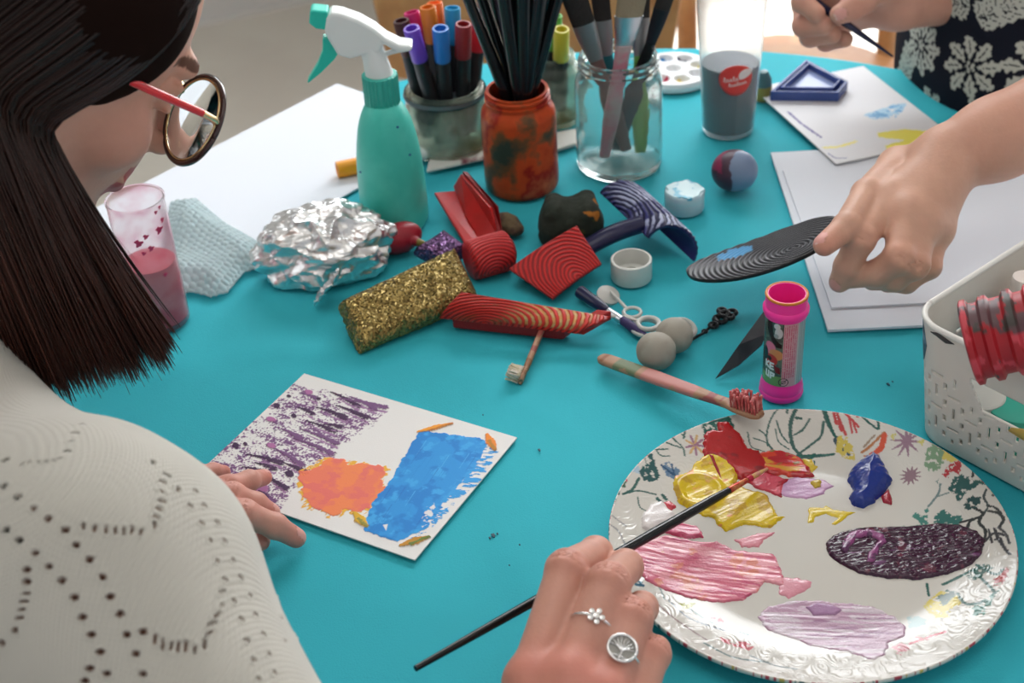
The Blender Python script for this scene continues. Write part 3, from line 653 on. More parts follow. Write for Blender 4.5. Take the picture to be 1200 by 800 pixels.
# ---- wet paint on the plate: each puddle its own raised part
wet = mat('wet_paint', attr=True, rough=.22, coat=.25, bump=.2, bscale=700)
def blob(label, pts, col, hmax, wid=.004, ridges=(0, 0, 0), cols=(), warp=.0015, wf=260, seed=0, zo=.0, dome=0, extra=None, res=.0005):
    w = np.array([P(x, y, .006)[:2] for x, y in pts]) - pc[:2]
    lo = w.min(0) - .003; hi = w.max(0) + .003
    nx = int((hi[0] - lo[0]) / res) + 2; ny = int((hi[1] - lo[1]) / res) + 2
    X, Y = np.meshgrid(np.linspace(lo[0], hi[0], nx), np.linspace(lo[1], hi[1], ny))
    d = sdf_poly(X + warp * (fbm(X * wf, Y * wf, 3, seed) - .5) * 2, Y + warp * (fbm(X * wf + 40, Y * wf, 3, seed + 1) - .5) * 2, w)
    q = np.clip(-d / wid, 0, 1); H = hmax * np.sqrt(1 - (1 - q) ** 2)
    if dome: H = H + dome * np.clip(-d / np.max(-d), 0, 1)
    ra, rf, rang = ridges; ra *= .45
    if ra:
        U = -X * math.sin(rang) + Y * math.cos(rang); T = X * math.cos(rang) + Y * math.sin(rang)
        n = fbm(T * rf * .12 + 3, U * rf, 4, seed + 7); H = H + ra * (n - .5) * 2 * q
    if extra is not None: H = H + extra(X, Y, d) * q
    H = np.maximum(H, .00012)
    Z = plate_h(np.hypot(X, Y)) + H + zo
    c = np.tile(lin(col), (ny, nx, 1))
    for (c2, th, f1, f2, ang) in cols:
        U = -X * math.sin(ang) + Y * math.cos(ang); T = X * math.cos(ang) + Y * math.sin(ang)
        a_ = np.clip((fbm(T * f1, U * f2, 4, seed + 31 + int(th * 100)) - th) / .06, 0, 1)[..., None]; c = c * (1 - a_) + lin(c2) * a_
    keep = d < 0; Fc = grid_faces(nx, ny); Z = np.where(keep, Z, plate_h(np.hypot(X, Y)) - .0002 + zo * 0)
    kf = keep.ravel()[Fc].any(1); Fc = Fc[kf]; use = np.unique(Fc); mp = -np.ones(nx * ny, int); mp[use] = np.arange(len(use))
    V = np.stack([X.ravel() + pc[0], Y.ravel() + pc[1], Z.ravel() + TZ], 1)[use]
    o = mesh('paint_puddle', V, mp[Fc], wet, plate, col=c.reshape(-1, 3)[use]); o['label'] = label
    return o
blob('yellow paint', A4((355, 440), (370, 405), (440, 370), (480, 320), (540, 300), (600, 310), (650, 350), (660, 400), (640, 430), (700, 445), (790, 470), (835, 540), (840, 575), (885, 575), (840, 600), (810, 625), (700, 610), (600, 640), (560, 610), (540, 575), (450, 560), (380, 510)),
     (212, 180, 4), .0018, .003, (.0010, 150, .5), [((190, 150, 20), .58, 160, 170, .4), ((222, 150, 80), .72, 100, 160, .2)], seed=2,
     extra=lambda X, Y, d: .0016 * np.exp(-((np.hypot(X + .062, Y - .055) - .014) / .003) ** 2))
blob('crimson paint', A4((495, 290), (500, 240), (530, 210), (570, 215), (565, 180), (620, 180), (680, 230), (700, 265), (760, 280), (800, 330), (790, 360), (720, 390), (660, 400), (640, 365), (600, 330), (560, 310), (510, 310)),
     (168, 10, 18), .0026, .003, (.0010, 110, -.6), [((130, 8, 18), .62, 90, 120, -.6)], seed=5)
blob('crimson drip', A4((520, 305), (545, 310), (575, 370), (590, 432), (560, 385)), (150, 14, 24), .003, .002, warp=.0004, seed=6)
blob('lilac paint smear', A4((860, 400), (940, 385), (1050, 395), (1080, 415), (1105, 428), (1060, 465), (980, 490), (900, 485), (850, 470)), (186, 140, 178), .0006, .002, (.0002, 300, .2), seed=7)
blob('pink red paint', A4((700, 385), (780, 370), (900, 400), (870, 440), (860, 485), (800, 460), (740, 435), (715, 415)), (196, 62, 82), .0010, .002, (.0004, 260, .4), [((160, 20, 40), .55, 80, 200, .5)], seed=8, zo=.0003)
blob('orange red paint', A4((735, 290), (820, 272), (900, 285), (960, 310), (990, 345), (1020, 385), (960, 395), (880, 380), (800, 375), (760, 340)),
     (204, 60, 36), .0022, .003, (.0013, 190, -.25), [((206, 150, 40), .60, 60, 220, -.25), ((172, 20, 30), .56, 60, 180, -.2), ((110, 110, 50), .70, 90, 300, .2)], seed=9)
blob('dab of yellow paint', A4((960, 305), (1010, 310), (1028, 340), (1010, 368), (985, 340)), (206, 176, 50), .0012, seed=10)
blob('dab of yellow paint', A4((1000, 415), (1030, 400), (1050, 410), (1048, 435), (1015, 442)), (190, 160, 50), .0014, .003, seed=11, zo=.0006)
blob('blue paint', B4((375, 400), (385, 360), (440, 320), (490, 293), (525, 310), (550, 360), (585, 410), (560, 440), (530, 480), (495, 510), (450, 535), (400, 525), (380, 490), (400, 455)), (14, 46, 132), .0045, .006, (.0022, 120, .8), warp=.001, dome=.004, seed=12)
blob('crimson dab beside the blue', B4((530, 480), (565, 445), (580, 480), (582, 518), (545, 510)), (160, 30, 50), .002, .003, warp=.0005, seed=13)
blob('thin yellow smear', B4((190, 545), (200, 530), (260, 530), (275, 518), (310, 540), (410, 552), (370, 575), (320, 615), (300, 610), (330, 580), (270, 560), (225, 570), (215, 600), (190, 602)), (212, 184, 30), .0007, .0015, (.0003, 300, .1), warp=.001, seed=14)
blob('dark purple paint', B4((272, 700), (300, 665), (400, 632), (470, 625), (640, 622), (800, 612), (900, 630), (980, 670), (1015, 710), (1000, 770), (940, 820), (840, 850), (700, 868), (560, 862), (430, 840), (330, 790), (285, 750)),
     (56, 18, 46), .0021, .003, (.0013, 330, .0), [((112, 66, 108), .70, 50, 300, 0), ((96, 40, 60), .66, 120, 120, .3)], warp=.0008, seed=15,
     extra=lambda X, Y, d: .0003 * np.sin(fbm(X * 90, Y * 260, 3, 77) * 22))
blob('mauve swirl', B4((340, 740), (350, 690), (400, 650), (470, 640), (540, 665), (560, 700), (520, 740), (505, 790), (460, 800), (470, 750), (520, 700), (470, 672), (410, 690), (370, 750)), (136, 62, 116), .0012, .002, (.0006, 300, 1), [((90, 44, 84), .55, 200, 200, 0)], seed=16, zo=.0020)
blob('pink paint', A4((130, 790), (160, 740), (240, 700), (320, 670), (400, 680), (480, 690), (560, 690), (640, 730), (720, 740), (820, 745), (850, 790), (870, 850), (880, 900), (780, 880), (745, 930), (690, 960), (560, 980), (430, 960), (330, 940), (220, 900)),
     (204, 104, 126), .0010, .002, (.0007, 300, -.25), [((224, 150, 160), .52, 70, 300, -.25), ((190, 78, 110), .62, 60, 260, -.2), ((214, 128, 112), .68, 80, 100, 0)], warp=.0015, seed=17, zo=.0001)
blob('rose paint ridge', A4((300, 660), (340, 620), (400, 605), (470, 620), (495, 650), (490, 672), (440, 675), (360, 668)), (190, 62, 98), .0018, .002, (.0008, 330, -.2), [((214, 110, 140), .55, 100, 260, -.2)], seed=18)
blob('white paint dab', A4((210, 590), (250, 540), (300, 520), (350, 560), (380, 570), (360, 600), (250, 660), (215, 650)), (222, 214, 212), .003, .005, (.0004, 160, .3), seed=19)
blob('red dab', A4((310, 520), (345, 515), (368, 540), (350, 552), (320, 540)), (186, 50, 64), .0012, seed=20)
blob('small pink smear', A4((645, 680), (700, 665), (760, 650), (830, 642), (825, 660), (780, 680), (760, 718), (715, 722), (670, 712)), (208, 128, 140), .0007, .0015, (.0003, 300, .2), seed=21)
blob('pink smear', C2((515, 180), (560, 180), (600, 190), (598, 208), (570, 222), (540, 240), (515, 225)), (212, 140, 154), .0008, seed=22)
blob('pale lilac paint', C2((450, 290), (480, 262), (540, 246), (600, 242), (700, 250), (780, 262), (830, 285), (865, 320), (860, 350), (820, 370), (805, 410), (780, 425), (700, 395), (600, 375), (540, 350), (480, 330)),
     (182, 146, 168), .0005, .0015, (.00045, 420, -.15), [((206, 190, 200), .50, 60, 420, -.15), ((160, 120, 150), .66, 60, 360, -.1)], warp=.0015, seed=23)
blob('mauve patch', C2((585, 262), (620, 248), (660, 258), (690, 272), (670, 286), (610, 288)), (160, 118, 156), .0009, .002, warp=.0008, seed=24, zo=.0003)
# ================================================================ UPRIGHT THINGS
clear_glass = mat('clear_glass', (1, 1, 1, 1), .03, trans=1, ior=1.25)
mint = mat('mint_plastic', L(64, 190, 174), .4, var=L(76, 200, 184), vscale=30, sss=.0)
def up(base, h): return np.array(base) + [0, 0, h]

# ---- spray bottle
b = P(464, 258); b[2] = TZ + .0008
R0 = pxr(b, 97); H1 = hgt(b, 118)
sp = thing('spray_bottle', 'mint green spray bottle with a white trigger head, beside the crumpled foil', 'spray bottle', b)
prof = [(0, 0), (R0 * .93, 0), (R0, .004), (R0 * 1.01, H1 * .15), (R0 * .985, H1 * .4), (R0 * .93, H1 * .6), (R0 * .80, H1 * .8), (R0 * .62, H1 * .93), (R0 * .45, H1 * 1.0), (0, H1)]
pr_ = spline([(r, h, 0) for r, h in prof[2:-1]], 40); prof = prof[:2] + [(r, h) for r, h, _ in pr_] + [(0, H1)]
body = lathe('bottle_body', b, prof, mint, sp, n=64, flat=.8)
rn = random.Random(8)
bm_ = MB()
for (x, y) in [(434, 114), (454, 153), (462, 148), (430, 200), (473, 180), (440, 225)]:
    zz = hgt(b, y); dd = PY(x, y, b[1] - R0 * .55); d_ = norm(dd - (b + [0, 0, dd[2] - b[2]]))
    rad_ = np.interp(zz, [p[1] for p in prof], [p[0] for p in prof]); c_ = np.array([b[0] + d_[0] * rad_ * .99, b[1] + d_[1] * rad_ * .82, dd[2]])
    lathe('paint_speck', c_, [(0, -.0006), (.0012, -.0003), (.0011, .0003), (0, .0006)], plastic('blue_speck', 40, 110, 150, .4), sp, n=10, axis=d_)
Hc0 = H1 - .002; Hc1 = hgt(b, 86); rc = pxr(b, 39)
ribs = lambda a, h: .03 * np.sign(np.sin(a * 24))
lathe('collar', b, [(rc * .9, Hc0 - .002), (rc, Hc0 + .001), (rc, Hc1 - .001), (rc * .9, Hc1)], plastic('mint_collar', 58, 176, 160, .4), sp, n=96, wob=ribs)
wh = mat('white_plastic', L(232, 236, 234), .35)
top = lambda x, y, dy=0.0: PY(x, y, b[1] + dy)
nk = rc * .80
tube('neck', [up(b, Hc1 - .002), top(439, 68), top(432, 48)], [nk, nk * .86, nk * .80], wh, sp, n=28, k=10)
# trigger head: side profile extruded across
prof_h = [(382, 22), (388, 15), (400, 17), (420, 24), (438, 34), (452, 45), (468, 53), (484, 55), (482, 61), (468, 63), (458, 58), (448, 52), (446, 62), (424, 66), (410, 70), (396, 66), (384, 46), (380, 36)]
w_ = .0095
def side_prism(name, pts, w, m_, bev=.002, dy=0):
    q = [top(x, y, dy - w) for x, y in pts]
    # extrude along +y while keeping real thickness
    return prism(name, q, 0, 2 * w, m_, sp, bev, axes=(0, 1, 0))
side_prism('trigger_head', prof_h, w_, wh, .0035)
side_prism('nozzle', [(363, 14), (366, 12), (384, 14), (384, 36), (370, 34), (362, 28)], .008, plastic('mint_dark', 40, 200, 180, .35), .003)
side_prism('trigger', [(378, 44), (398, 54), (397, 62), (392, 70), (376, 86), (361, 98), (360, 96), (372, 76), (378, 60)], .005, plastic('mint_dark', 40, 200, 180, .35), .0018)
tube('link_arm', [top(446, 65), top(458, 61), top(470, 58)], .0022, wh, sp, k=8)
tube('dip_tube', [up(b, .01), up(b, H1)], .002, wh, sp)

# ---- crumpled foil
foil_m = mat('aluminium_foil', (.80, .80, .80, 1), .30, metal=1, bump=.5, bscale=110, bdist=.002, bdetail=2)
fc = P(386, 325); fr = pxr(fc, 140)
bm = bmesh.new(); bmesh.ops.create_icosphere(bm, subdivisions=6, radius=1); V = np.array([v.co[:] for v in bm.verts]); Fq = [tuple(v.index for v in f.verts) for f in bm.faces]; bm.free()
def ridged(p, s, seed): return 1 - np.abs(2 * noise3(p, s, seed, 1) - 1)
rng = np.random.RandomState(3)
cells = rng.normal(size=(60, 3)); cells /= np.linalg.norm(cells, axis=1)[:, None]
dd = V @ cells.T + rng.uniform(-.05, .05, 60); tp = np.sort(dd, axis=1); facet = tp[:, -1] * .9 + .3 * (tp[:, -1] - tp[:, -2])
disp = 1 + .55 * (noise3(V, 2.1, 4) - .5) + .85 * (facet - .86) + .30 * (ridged(V, 4, 6) - .6) + .07 * (ridged(V, 9, 8) - .6)
V2 = V * disp[:, None]
V2 = V2 * [fr * 1.02, fr * .68, fr * .66]
r_ = math.radians(8); V2 = V2 @ np.array([[math.cos(r_), math.sin(r_), 0], [-math.sin(r_), math.cos(r_), 0], [0, 0, 1]])
V2[:, 2] = np.maximum(V2[:, 2], -fr * .42); V2 += fc + [0, .015, fr * .42 + .0012]
o = mesh('foil_ball', V2, Fq, foil_m, smooth=False); tag(o, 'crumpled ball of silver aluminium foil beside the spray bottle', 'foil')
# torn flap of the foil
nx = 30; U, W_ = np.meshgrid(np.linspace(0, 1, nx), np.linspace(-1, 1, nx)); p0 = P(400, 318, .03); p1 = P(372, 350, .002); dv = p1 - p0; sd = norm(np.cross(dv, [0, 0, 1]))
pts = p0 + U[..., None] * dv + (W_ * (.004 + .008 * np.sin(U * 2.6)))[..., None] * sd + ((fbm(U * 9, W_ * 9, 3, 3) - .5) * .012)[..., None] * np.array([0, -.3, 1]) + [0, -.004, .003]
fl = mesh('foil_flap', pts.reshape(-1, 3), grid_faces(nx, nx), foil_m, o, smooth=False); fl.location = -Vector(o['_o']) + Vector(o['_o']); so = fl.modifiers.new('s', 'SOLIDIFY'); so.thickness = .0004

# ---- bubble wrap
bw = mat('bubble_wrap', L(225, 240, 242), .15, trans=.55, ior=1.12, bump=.2, bscale=300)
q4 = [P(208, 345), P(218, 240), P(312, 308), P(255, 352)]
outl = [P(*p)[:2] for p in [(180, 352), (200, 240), (232, 236), (262, 262), (300, 284), (316, 300), (308, 318), (288, 322), (268, 346), (248, 352), (226, 346)]]
outl = np.array(outl); lo = outl.min(0); hi = outl.max(0); res = .0007
nx = int((hi[0] - lo[0]) / res); ny = int((hi[1] - lo[1]) / res)
X, Y = np.meshgrid(np.linspace(lo[0], hi[0], nx), np.linspace(lo[1], hi[1], ny)); d = sdf_poly(X, Y, outl)
def bubbles(X, Y, s):
    u = X / s; v = Y / (s * .866); j = np.round(v); u2 = u - .5 * (j % 2); i = np.round(u2)
    r = np.hypot((u2 - i), (v - j) * .866); return np.sqrt(np.clip(1 - (r / .44) ** 2, 0, 1))
base_z = .003 + .018 * fbm(X * 25, Y * 25, 2, 5) * np.clip(-d / .02, .0, 1)
Z = base_z + .0022 * bubbles(X + .3 * Y, Y, .0068) * np.clip(-d / .003, 0, 1)
Fc = grid_faces(nx, ny); kf = (d < 0).ravel()[Fc].all(1); Fc = Fc[kf]; use = np.unique(Fc); mp = -np.ones(nx * ny, int); mp[use] = np.arange(len(use))
V = np.stack([X.ravel(), Y.ravel(), Z.ravel() + TZ], 1)[use]
o = mesh('bubble_wrap', V, mp[Fc], bw); tag(o, 'piece of clear bubble wrap between the pink water cup and the foil', 'bubble wrap')
so = o.modifiers.new('s', 'SOLIDIFY'); so.thickness = .0015

# ---- cups
def cup(name, label, basepx, wb, topy, wt, liq, lm, pm, liqcol2=None, group=None):
    b = P(*basepx); b[2] = TZ + .0008; rb = pxr(b, wb); H = hgt(b, topy); rt = wt / 2 / FPX * proj(up(b, H))[2]
    t = thing(name, label, 'cup', b)
    th = .0011
    body = lathe('cup_wall', b, [(0, 0), (rb * .95, 0), (rb, .002), (rt, H - .002), (rt * 1.03, H - .0015), (rt * 1.03, H), (rt - th, H), (rb - th, .004), (0, .004)], pm, t, n=64)
    hl = H * liq; rl = rb + (rt - rb) * liq - th * 1.6
    lathe('paint_water', b, [(0, .0045), (rb - th * 1.6, .0045), (rl, hl - .0005), (rl * .98, hl), (0, hl)], lm, t, n=64)
    return t, b, rb, rt, H
frost = mat('frosted_plastic', (.95, .97, .98, 1), .26, trans=.89, ior=1.06)
pinkw = mat('pink_paint_water', L(205, 100, 118), .3, bump=.05); darkw = mat('dark_paint_water', L(24, 24, 38), .2)
frost2 = mat('pink_stained_plastic', (.97, .93, .94, 1), .2, trans=.9, ior=1.08, var=L(240, 200, 210), vscale=30)
t, b, rb, rt, H = cup('water_cup', 'clear cup of pink paint water behind the hair of the woman', (190, 375), 66, 232, 68, .5, pinkw, frost2)
sm = MB()
for (x, y, r) in [(168, 268, .003), (176, 262, .002), (182, 276, .0022), (190, 260, .003), (196, 252, .002), (174, 280, .0016), (198, 310, .0018), (186, 240, .0015), (203, 225, .0015)]:
    zz = max(.01, min(H - .004, hgt(b, y))); rad_ = rb + (rt - rb) * zz / H; cx, _, D = proj(up(b, zz)); s_ = max(-.9, min(.9, (x - cx) / FPX * D / rad_)); a_ = math.asin(s_)
    dr = np.array([math.sin(a_), -math.cos(a_), 0]); c_ = up(b, zz) + dr * rad_
    lathe('paint_splash', c_, [(0, -.0004), (r, 0), (0, .0005)], plastic('magenta_splash', 196, 50, 96, .3), t, n=16, axis=dr, wob=lambda a, h: .25 * np.sin(3 * a + 1) + .25 * np.sin(5 * a))
t, b, rb, rt, H = cup('beaker', 'tall see-through beaker of dark water with a round red logo', (853, 152), 60, -12, 84, .50, darkw, frost)
# logo patch curved on the wall
def wall_patch(name, b, rb, rt, H, pts2, off, m_, parent, k=40):
    """pts2: closed outline of (angle, height) on a cone wall facing the camera"""
    pts2 = np.array(pts2); c = pts2.mean(0); V = [c]; Fc = []
    V += list(pts2); n = len(pts2)
    V2 = []
    for a_, h in V:
        r = rb + (rt - rb) * h / H + off; V2.append([b[0] + r * math.sin(a_), b[1] - r * math.cos(a_), b[2] + h])
    mid = [];
    Vr = [V2[0]]
    rings = 6
    for i in range(1, rings + 1):
        f = i / rings
        for p in pts2:
            q_ = c + (p - c) * f; r = rb + (rt - rb) * q_[1] / H + off; Vr.append([b[0] + r * math.sin(q_[0]), b[1] - r * math.cos(q_[0]), b[2] + q_[1]])
    for j in range(n): Fc.append((0, 1 + j, 1 + (j + 1) % n))
    for i in range(rings - 1):
        for j in range(n): Fc.append((1 + i * n + j, 1 + (i + 1) * n + j, 1 + (i + 1) * n + (j + 1) % n, 1 + i * n + (j + 1) % n))
    o = mesh(name, Vr, Fc, m_, parent); so = o.modifiers.new('s', 'SOLIDIFY'); so.thickness = .0002; so.offset = 1; return o
hc = hgt(b, 84) + .004; ra = pxr(b, 39) / (rb + (rt - rb) * hc / H); rh = .0155
th_ = np.linspace(0, 2 * math.pi, 40, endpoint=False)
shape = [(ra * 1.0 * math.cos(x) * (1 + .06 * math.sin(x)) + .05, hc + rh * math.sin(x)) for x in th_]
lg = wall_patch('logo', b, rb, rt, H, shape, .0004, plastic('logo_red', 226, 66, 58, .4), t)
lw = plastic('logo_white', 240, 225, 220, .5)
c0 = (.05 + ra * .42, hc + rh * .38)
lf = wall_patch('logo_leaf', b, rb, rt, H, [(c0[0] + ra * .42 * math.cos(x) * (1.0 + .25 * math.cos(x)), c0[1] + rh * .30 * math.sin(x) + rh * .12 * math.cos(x)) for x in th_], .0008, lw, t)
def wall_stroke(mb, pts, w, off=.0008):
    pts = spline([(a_, h, 0) for a_, h in pts], 12); V = []
    q = np.array([[b[0] + (rb + (rt - rb) * h / H + off) * math.sin(a_), b[1] - (rb + (rt - rb) * h / H + off) * math.cos(a_), b[2] + h] for a_, h, _ in pts])
    mb.tube(q, w, 5)
mbs = MB()
# two lines of small script lettering
def script(x0, y0, n, dx, hh):
    for i in range(n):
        x = .05 + ra * (x0 + i * dx); y = hc + rh * (y0 + i * dx * .16)
        wall_stroke(mbs, [(x, y), (x + ra * dx * .3, y + rh * hh * (1.8 if i in (0, 3) else 1)), (x + ra * dx * .6, y), (x + ra * dx, y + rh * .02)], .00035)
script(-.72, -.08, 5, .17, .17); script(-.42, -.38, 7, .15, .13)
mbs.build('logo_lettering', lw, t)

# ---- jars
def jar(name, label, basepx, wb, rimy, wr, gm, cont=None):
    b = P(*basepx); b[2] = TZ + .0008; rb = pxr(b, wb); H = hgt(b, rimy); rr = wr / 2 / FPX * proj(up(b, H))[2]; th = .0022
    t = thing(name, label, 'jar', b)
    outer = spline([(rb * .92, 0, 0), (rb, .006, 0), (rb, H * .35, 0), (rb, H * .70, 0), (rb * .97, H * .80, 0), (rr * 1.0, H * .875, 0)], 30)
    prof = [(0, 0)] + [(r, max(0, h)) for r, h, _ in outer] + [(rr, H * .89), (rr * 1.05, H * .90), (rr * 1.05, H * .915), (rr * .985, H * .92), (rr * .985, H * .94), (rr * 1.04, H * .95), (rr * 1.04, H * .965), (rr * .98, H * .975), (rr * 1.0, H), (rr * .90, H)]
    inner = [(rr * .88, H * .9), (rb - th - .002, H * .78), (rb - th, H * .68), (rb - th, .008), (rb * .8, .005), (0, .005)]
    lathe('jar_glass', b, prof + inner, gm, t, n=64); return t, b, rb, rr, H
pot_glass = mat('paint_smeared_glass', L(214, 222, 210), .22, trans=.75, ior=1.2, var=L(190, 186, 160), vscale=22, bump=.3, bscale=90)
orange_glass = mat('orange_painted_glass', L(196, 84, 48), .3, trans=.15, ior=1.2, var=L(96, 76, 58), vscale=24, thr=(.46, .6), bump=.3, bscale=80)
clearish = mat('greyish_jar_glass', L(236, 242, 240), .05, trans=.93, ior=1.28, bump=.35, bscale=60, bdist=.002)
J1 = jar('pen_jar', 'glass jar crammed with fat colour markers, behind the spray bottle', (527, 172), 94, 100, 88, pot_glass)
J2 = jar('brush_jar', 'orange paint-smeared jar holding black-handled brushes', (612, 217), 86, 104, 74, orange_glass)
J3 = jar('pen_jar', 'small glass jar of felt pens half hidden behind the orange jar', (650, 140), 64, 62, 52, pot_glass)
J4 = jar('brush_jar', 'large clear glass jar full of flat brushes, left of the beaker', (726, 192), 100, 64, 92, clearish)
# dark rim band of the first jar
lathe('rim_band', J1[1], [(J1[3] * 1.10, J1[4] * .86), (J1[3] * 1.13, J1[4] * .90), (J1[3] * 1.10, J1[4] * .95), (J1[3] * 1.06, J1[4] * .90), (J1[3] * 1.10, J1[4] * .86)], mat('grey_glass_rim', L(90, 105, 110), .15, trans=.3), J1[0], n=48)
# printed strip wrapped inside the first jar
def three_tone(M, cols, pos):
    cr = [n for n in M.node_tree.nodes if n.type == 'VALTORGB'][0].color_ramp
    while len(cr.elements) < len(cols): cr.elements.new(.5)
    for e, c, p in zip(cr.elements, cols, pos): e.position = p; e.color = c
three_tone(orange_glass, [L(60, 74, 66), L(120, 84, 56), L(206, 84, 44), L(196, 76, 40), L(160, 40, 34), L(210, 110, 70)], [.36, .42, .47, .53, .57, .66])
three_tone(pot_glass, [L(130, 146, 138), L(214, 222, 206), L(236, 240, 228), L(176, 166, 130)], [.36, .44, .54, .64])
blackp = mat('black_lacquer', L(16, 17, 20), .22); steel = mat('steel_ferrule', (.62, .62, .64, 1), .28, metal=1)
def marker(px, py, J, cap, label, rr=.0076, dy=0.0, foot=(0, 0), capl=.034):
    _, b, rb, _, H = J; foot_p = b + np.array([foot[0] * rb * .5, foot[1] * rb * .5, .014]); tp = PY(px, py, b[1] + dy)
    d = norm(tp - foot_p); Ln = np.linalg.norm(tp - foot_p)
    t = thing('marker_pen', label, 'marker', foot_p, 'marker pens in the jars')
    lathe('barrel', foot_p, [(0, 0), (rr * .9, 0), (rr * .93, Ln - capl)], mat('black_barrel', L(34, 36, 40), .4), t, n=20, axis=d)
    lathe('cap', foot_p, [(rr * .94, Ln - capl), (rr, Ln - capl + .001), (rr, Ln - .001), (rr * .93, Ln), (rr * .72, Ln), (rr * .68, Ln - .006), (0, Ln - .006)], plastic('cap_%d_%d_%d' % cap, *cap, rough=.35), t, n=24, axis=d)
    return t
mk = [(470, 24, (72, 34, 36), 'brown', .0, (-1, 0)), (482, 33, (116, 72, 196), 'violet', -.03, (-.3, -.6)), (482, 14, (196, 36, 110), 'magenta', .02, (-.3, .3)), (501, 8, (214, 120, 36), 'amber', .004, (0, 0)), (509, 3, (240, 110, 40), 'bright orange', .026, (.2, .4)),
      (530, 9, (40, 150, 196), 'sky blue', .015, (.4, .4)), (516, 33, (44, 122, 204), 'mid blue', -.028, (.0, -.5)), (543, 28, (150, 40, 46), 'dark red', -.012, (.7, 0)), (563, 18, (214, 40, 56), 'bright red', .012, (1, .3))]
mk_labels = {'brown': 'marker pen with a brown cap, leftmost in the left jar', 'violet': 'marker pen with a violet cap leaning left in the left jar', 'magenta': 'marker pen with a magenta cap in the left jar', 'amber': 'marker pen with a dull amber cap in the left jar',
             'bright orange': 'marker pen with a bright orange cap behind the amber one', 'sky blue': 'marker pen with a turquoise blue cap near the black brushes', 'mid blue': 'marker pen with a strong blue cap at the front of the left jar', 'dark red': 'marker pen with a dark red cap beside the black brushes', 'bright red': 'marker pen with a bright red cap behind the black brushes'}
for x, y, c, nme, dy, ft in mk: marker(x, y, J1, c, mk_labels[nme], dy=dy, foot=ft)
marker(650, 18, J3, (80, 160, 60), 'marker pen with a green cap, behind the orange jar', dy=.0, foot=(-.3, 0)); marker(658, 34, J3, (206, 196, 60), 'marker pen with a yellow green cap, behind the orange jar', dy=-.02, foot=(.4, -.3)); marker(640, 8, J3, (50, 60, 60), 'marker pen with a dark cap, behind the orange jar', dy=.02, foot=(-.8, .3))

def stick(name, label, cat, J, foot, toppx, rads, m_, dy=0, group=None, ferr=None):
    _, b, rb, rr, H = J; f = b + np.array([foot[0] * rb * .6, foot[1] * rb * .6, .010]); tp = PY(toppx[0], toppx[1], b[1] + dy)
    t = thing(name, label, cat, f, group)
    tube('handle', [f + (tp - f) * .18, f + (tp - f) * .5, tp], rads, m_, t, n=12, k=12)
    tube('ferrule', [f + (tp - f) * .07, f + (tp - f) * .19], [rads[0] * .9, rads[0] * 1.02], steel, t, n=12)
    tube('bristles', [f, f + (tp - f) * .075], [rads[0] * .35, rads[0] * .9], mat('dark_bristle', L(60, 40, 30), .8), t, n=12)
    return t
for i, (fx, fy, tx, ty, dy) in enumerate([(.8, -.2, 547, -6, -.01), (.75, .1, 561, -14, .01), (.4, -.5, 586, -40, -.02), (.1, .2, 600, -50, .0), (.1, -.5, 613, -46, -.022), (-.1, .3, 626, -50, .01), (-.3, -.5, 636, -40, -.02), (-.5, 0, 648, -30, 0), (-.7, -.2, 657, -16, -.01), (.3, .6, 574, -30, .03), (-.4, .6, 642, -44, .03)]):
    lab = 'black-handled paintbrush standing upside down in the orange jar'
    if i == 0: lab = 'black-handled paintbrush leaning furthest left out of the orange jar'
    if i == 8: lab = 'black-handled paintbrush leaning furthest right out of the orange jar'
    stick('paintbrush', lab, 'paintbrush', J2, (fx, fy), (tx, ty), [.003, .0062, .0085 if 1 < i < 8 else .005], blackp, dy, 'black-handled brushes in the orange jar')
# flat brushes, bristles up, in the large jar
def flatbrush(label, J, foot, ctr, w0, col_h, ferr, col_b, dy=0, lenf=.03, sc=1.0, bang=0.0):
    _, b, rb, rr, H = J; f = b + np.array([foot[0] * rb * .6, foot[1] * rb * .6, .012]); m0 = PY(ctr[0], ctr[1], b[1] + dy); d = norm(m0 - f)
    side = norm(np.cross([math.sin(bang), 1, 0], d)); t = thing('flat_paintbrush', label, 'paintbrush', f, 'flat brushes in the large glass jar'); Lm = np.linalg.norm(m0 - f)
    tube('handle', [f, f + d * Lm * .4, f + d * Lm * .75, m0 - d * .004], [.005, .0085, .0065, w0 * .6], col_h, t, n=16, k=14, flat=.5, side=side)
    tube('ferrule', [m0 - d * .006, m0 + d * lenf * .5, m0 + d * lenf], [w0 * .6, w0 * .9, w0], ferr, t, n=20, k=8, flat=.34, side=side)
    tube('bristles', [m0 + d * lenf, m0 + d * (lenf + .03 * sc), m0 + d * (lenf + .05 * sc)], [w0 * .97, w0 * 1.08, w0 * 1.0], col_b, t, n=20, k=8, flat=.33, side=side)
bk = mat('black_bristle', L(40, 36, 34), .8, bump=.6, bscale=400); tan = mat('tan_bristle', L(150, 136, 112), .8, bump=.6, bscale=400); ferd = mat('grey_ferrule', (.30, .31, .31, 1), .35, metal=.8)
flatbrush('flat brush with a dull grey ferrule and dark bristles, leftmost in the large jar', J4, (.3, .2), (697, 66), .0105, mat('brown_handle', L(120, 90, 84), .5), ferd, bk, -.004, lenf=.034)
flatbrush('flat brush with a shiny metal ferrule and pink-stained handle in the large jar', J4, (-.6, -.3), (732, 48), .0135, mat('pink_handle', L(206, 130, 146), .5, var=L(190, 170, 170), vscale=50), steel, tan, -.012, lenf=.024, bang=-.3)
flatbrush('slim flat brush with a black ferrule leaning right in the large jar', J4, (-.1, .3), (764, 46), .0075, blackp, mat('black_ferrule', L(40, 40, 46), .3, metal=.5), bk, .0, lenf=.03)
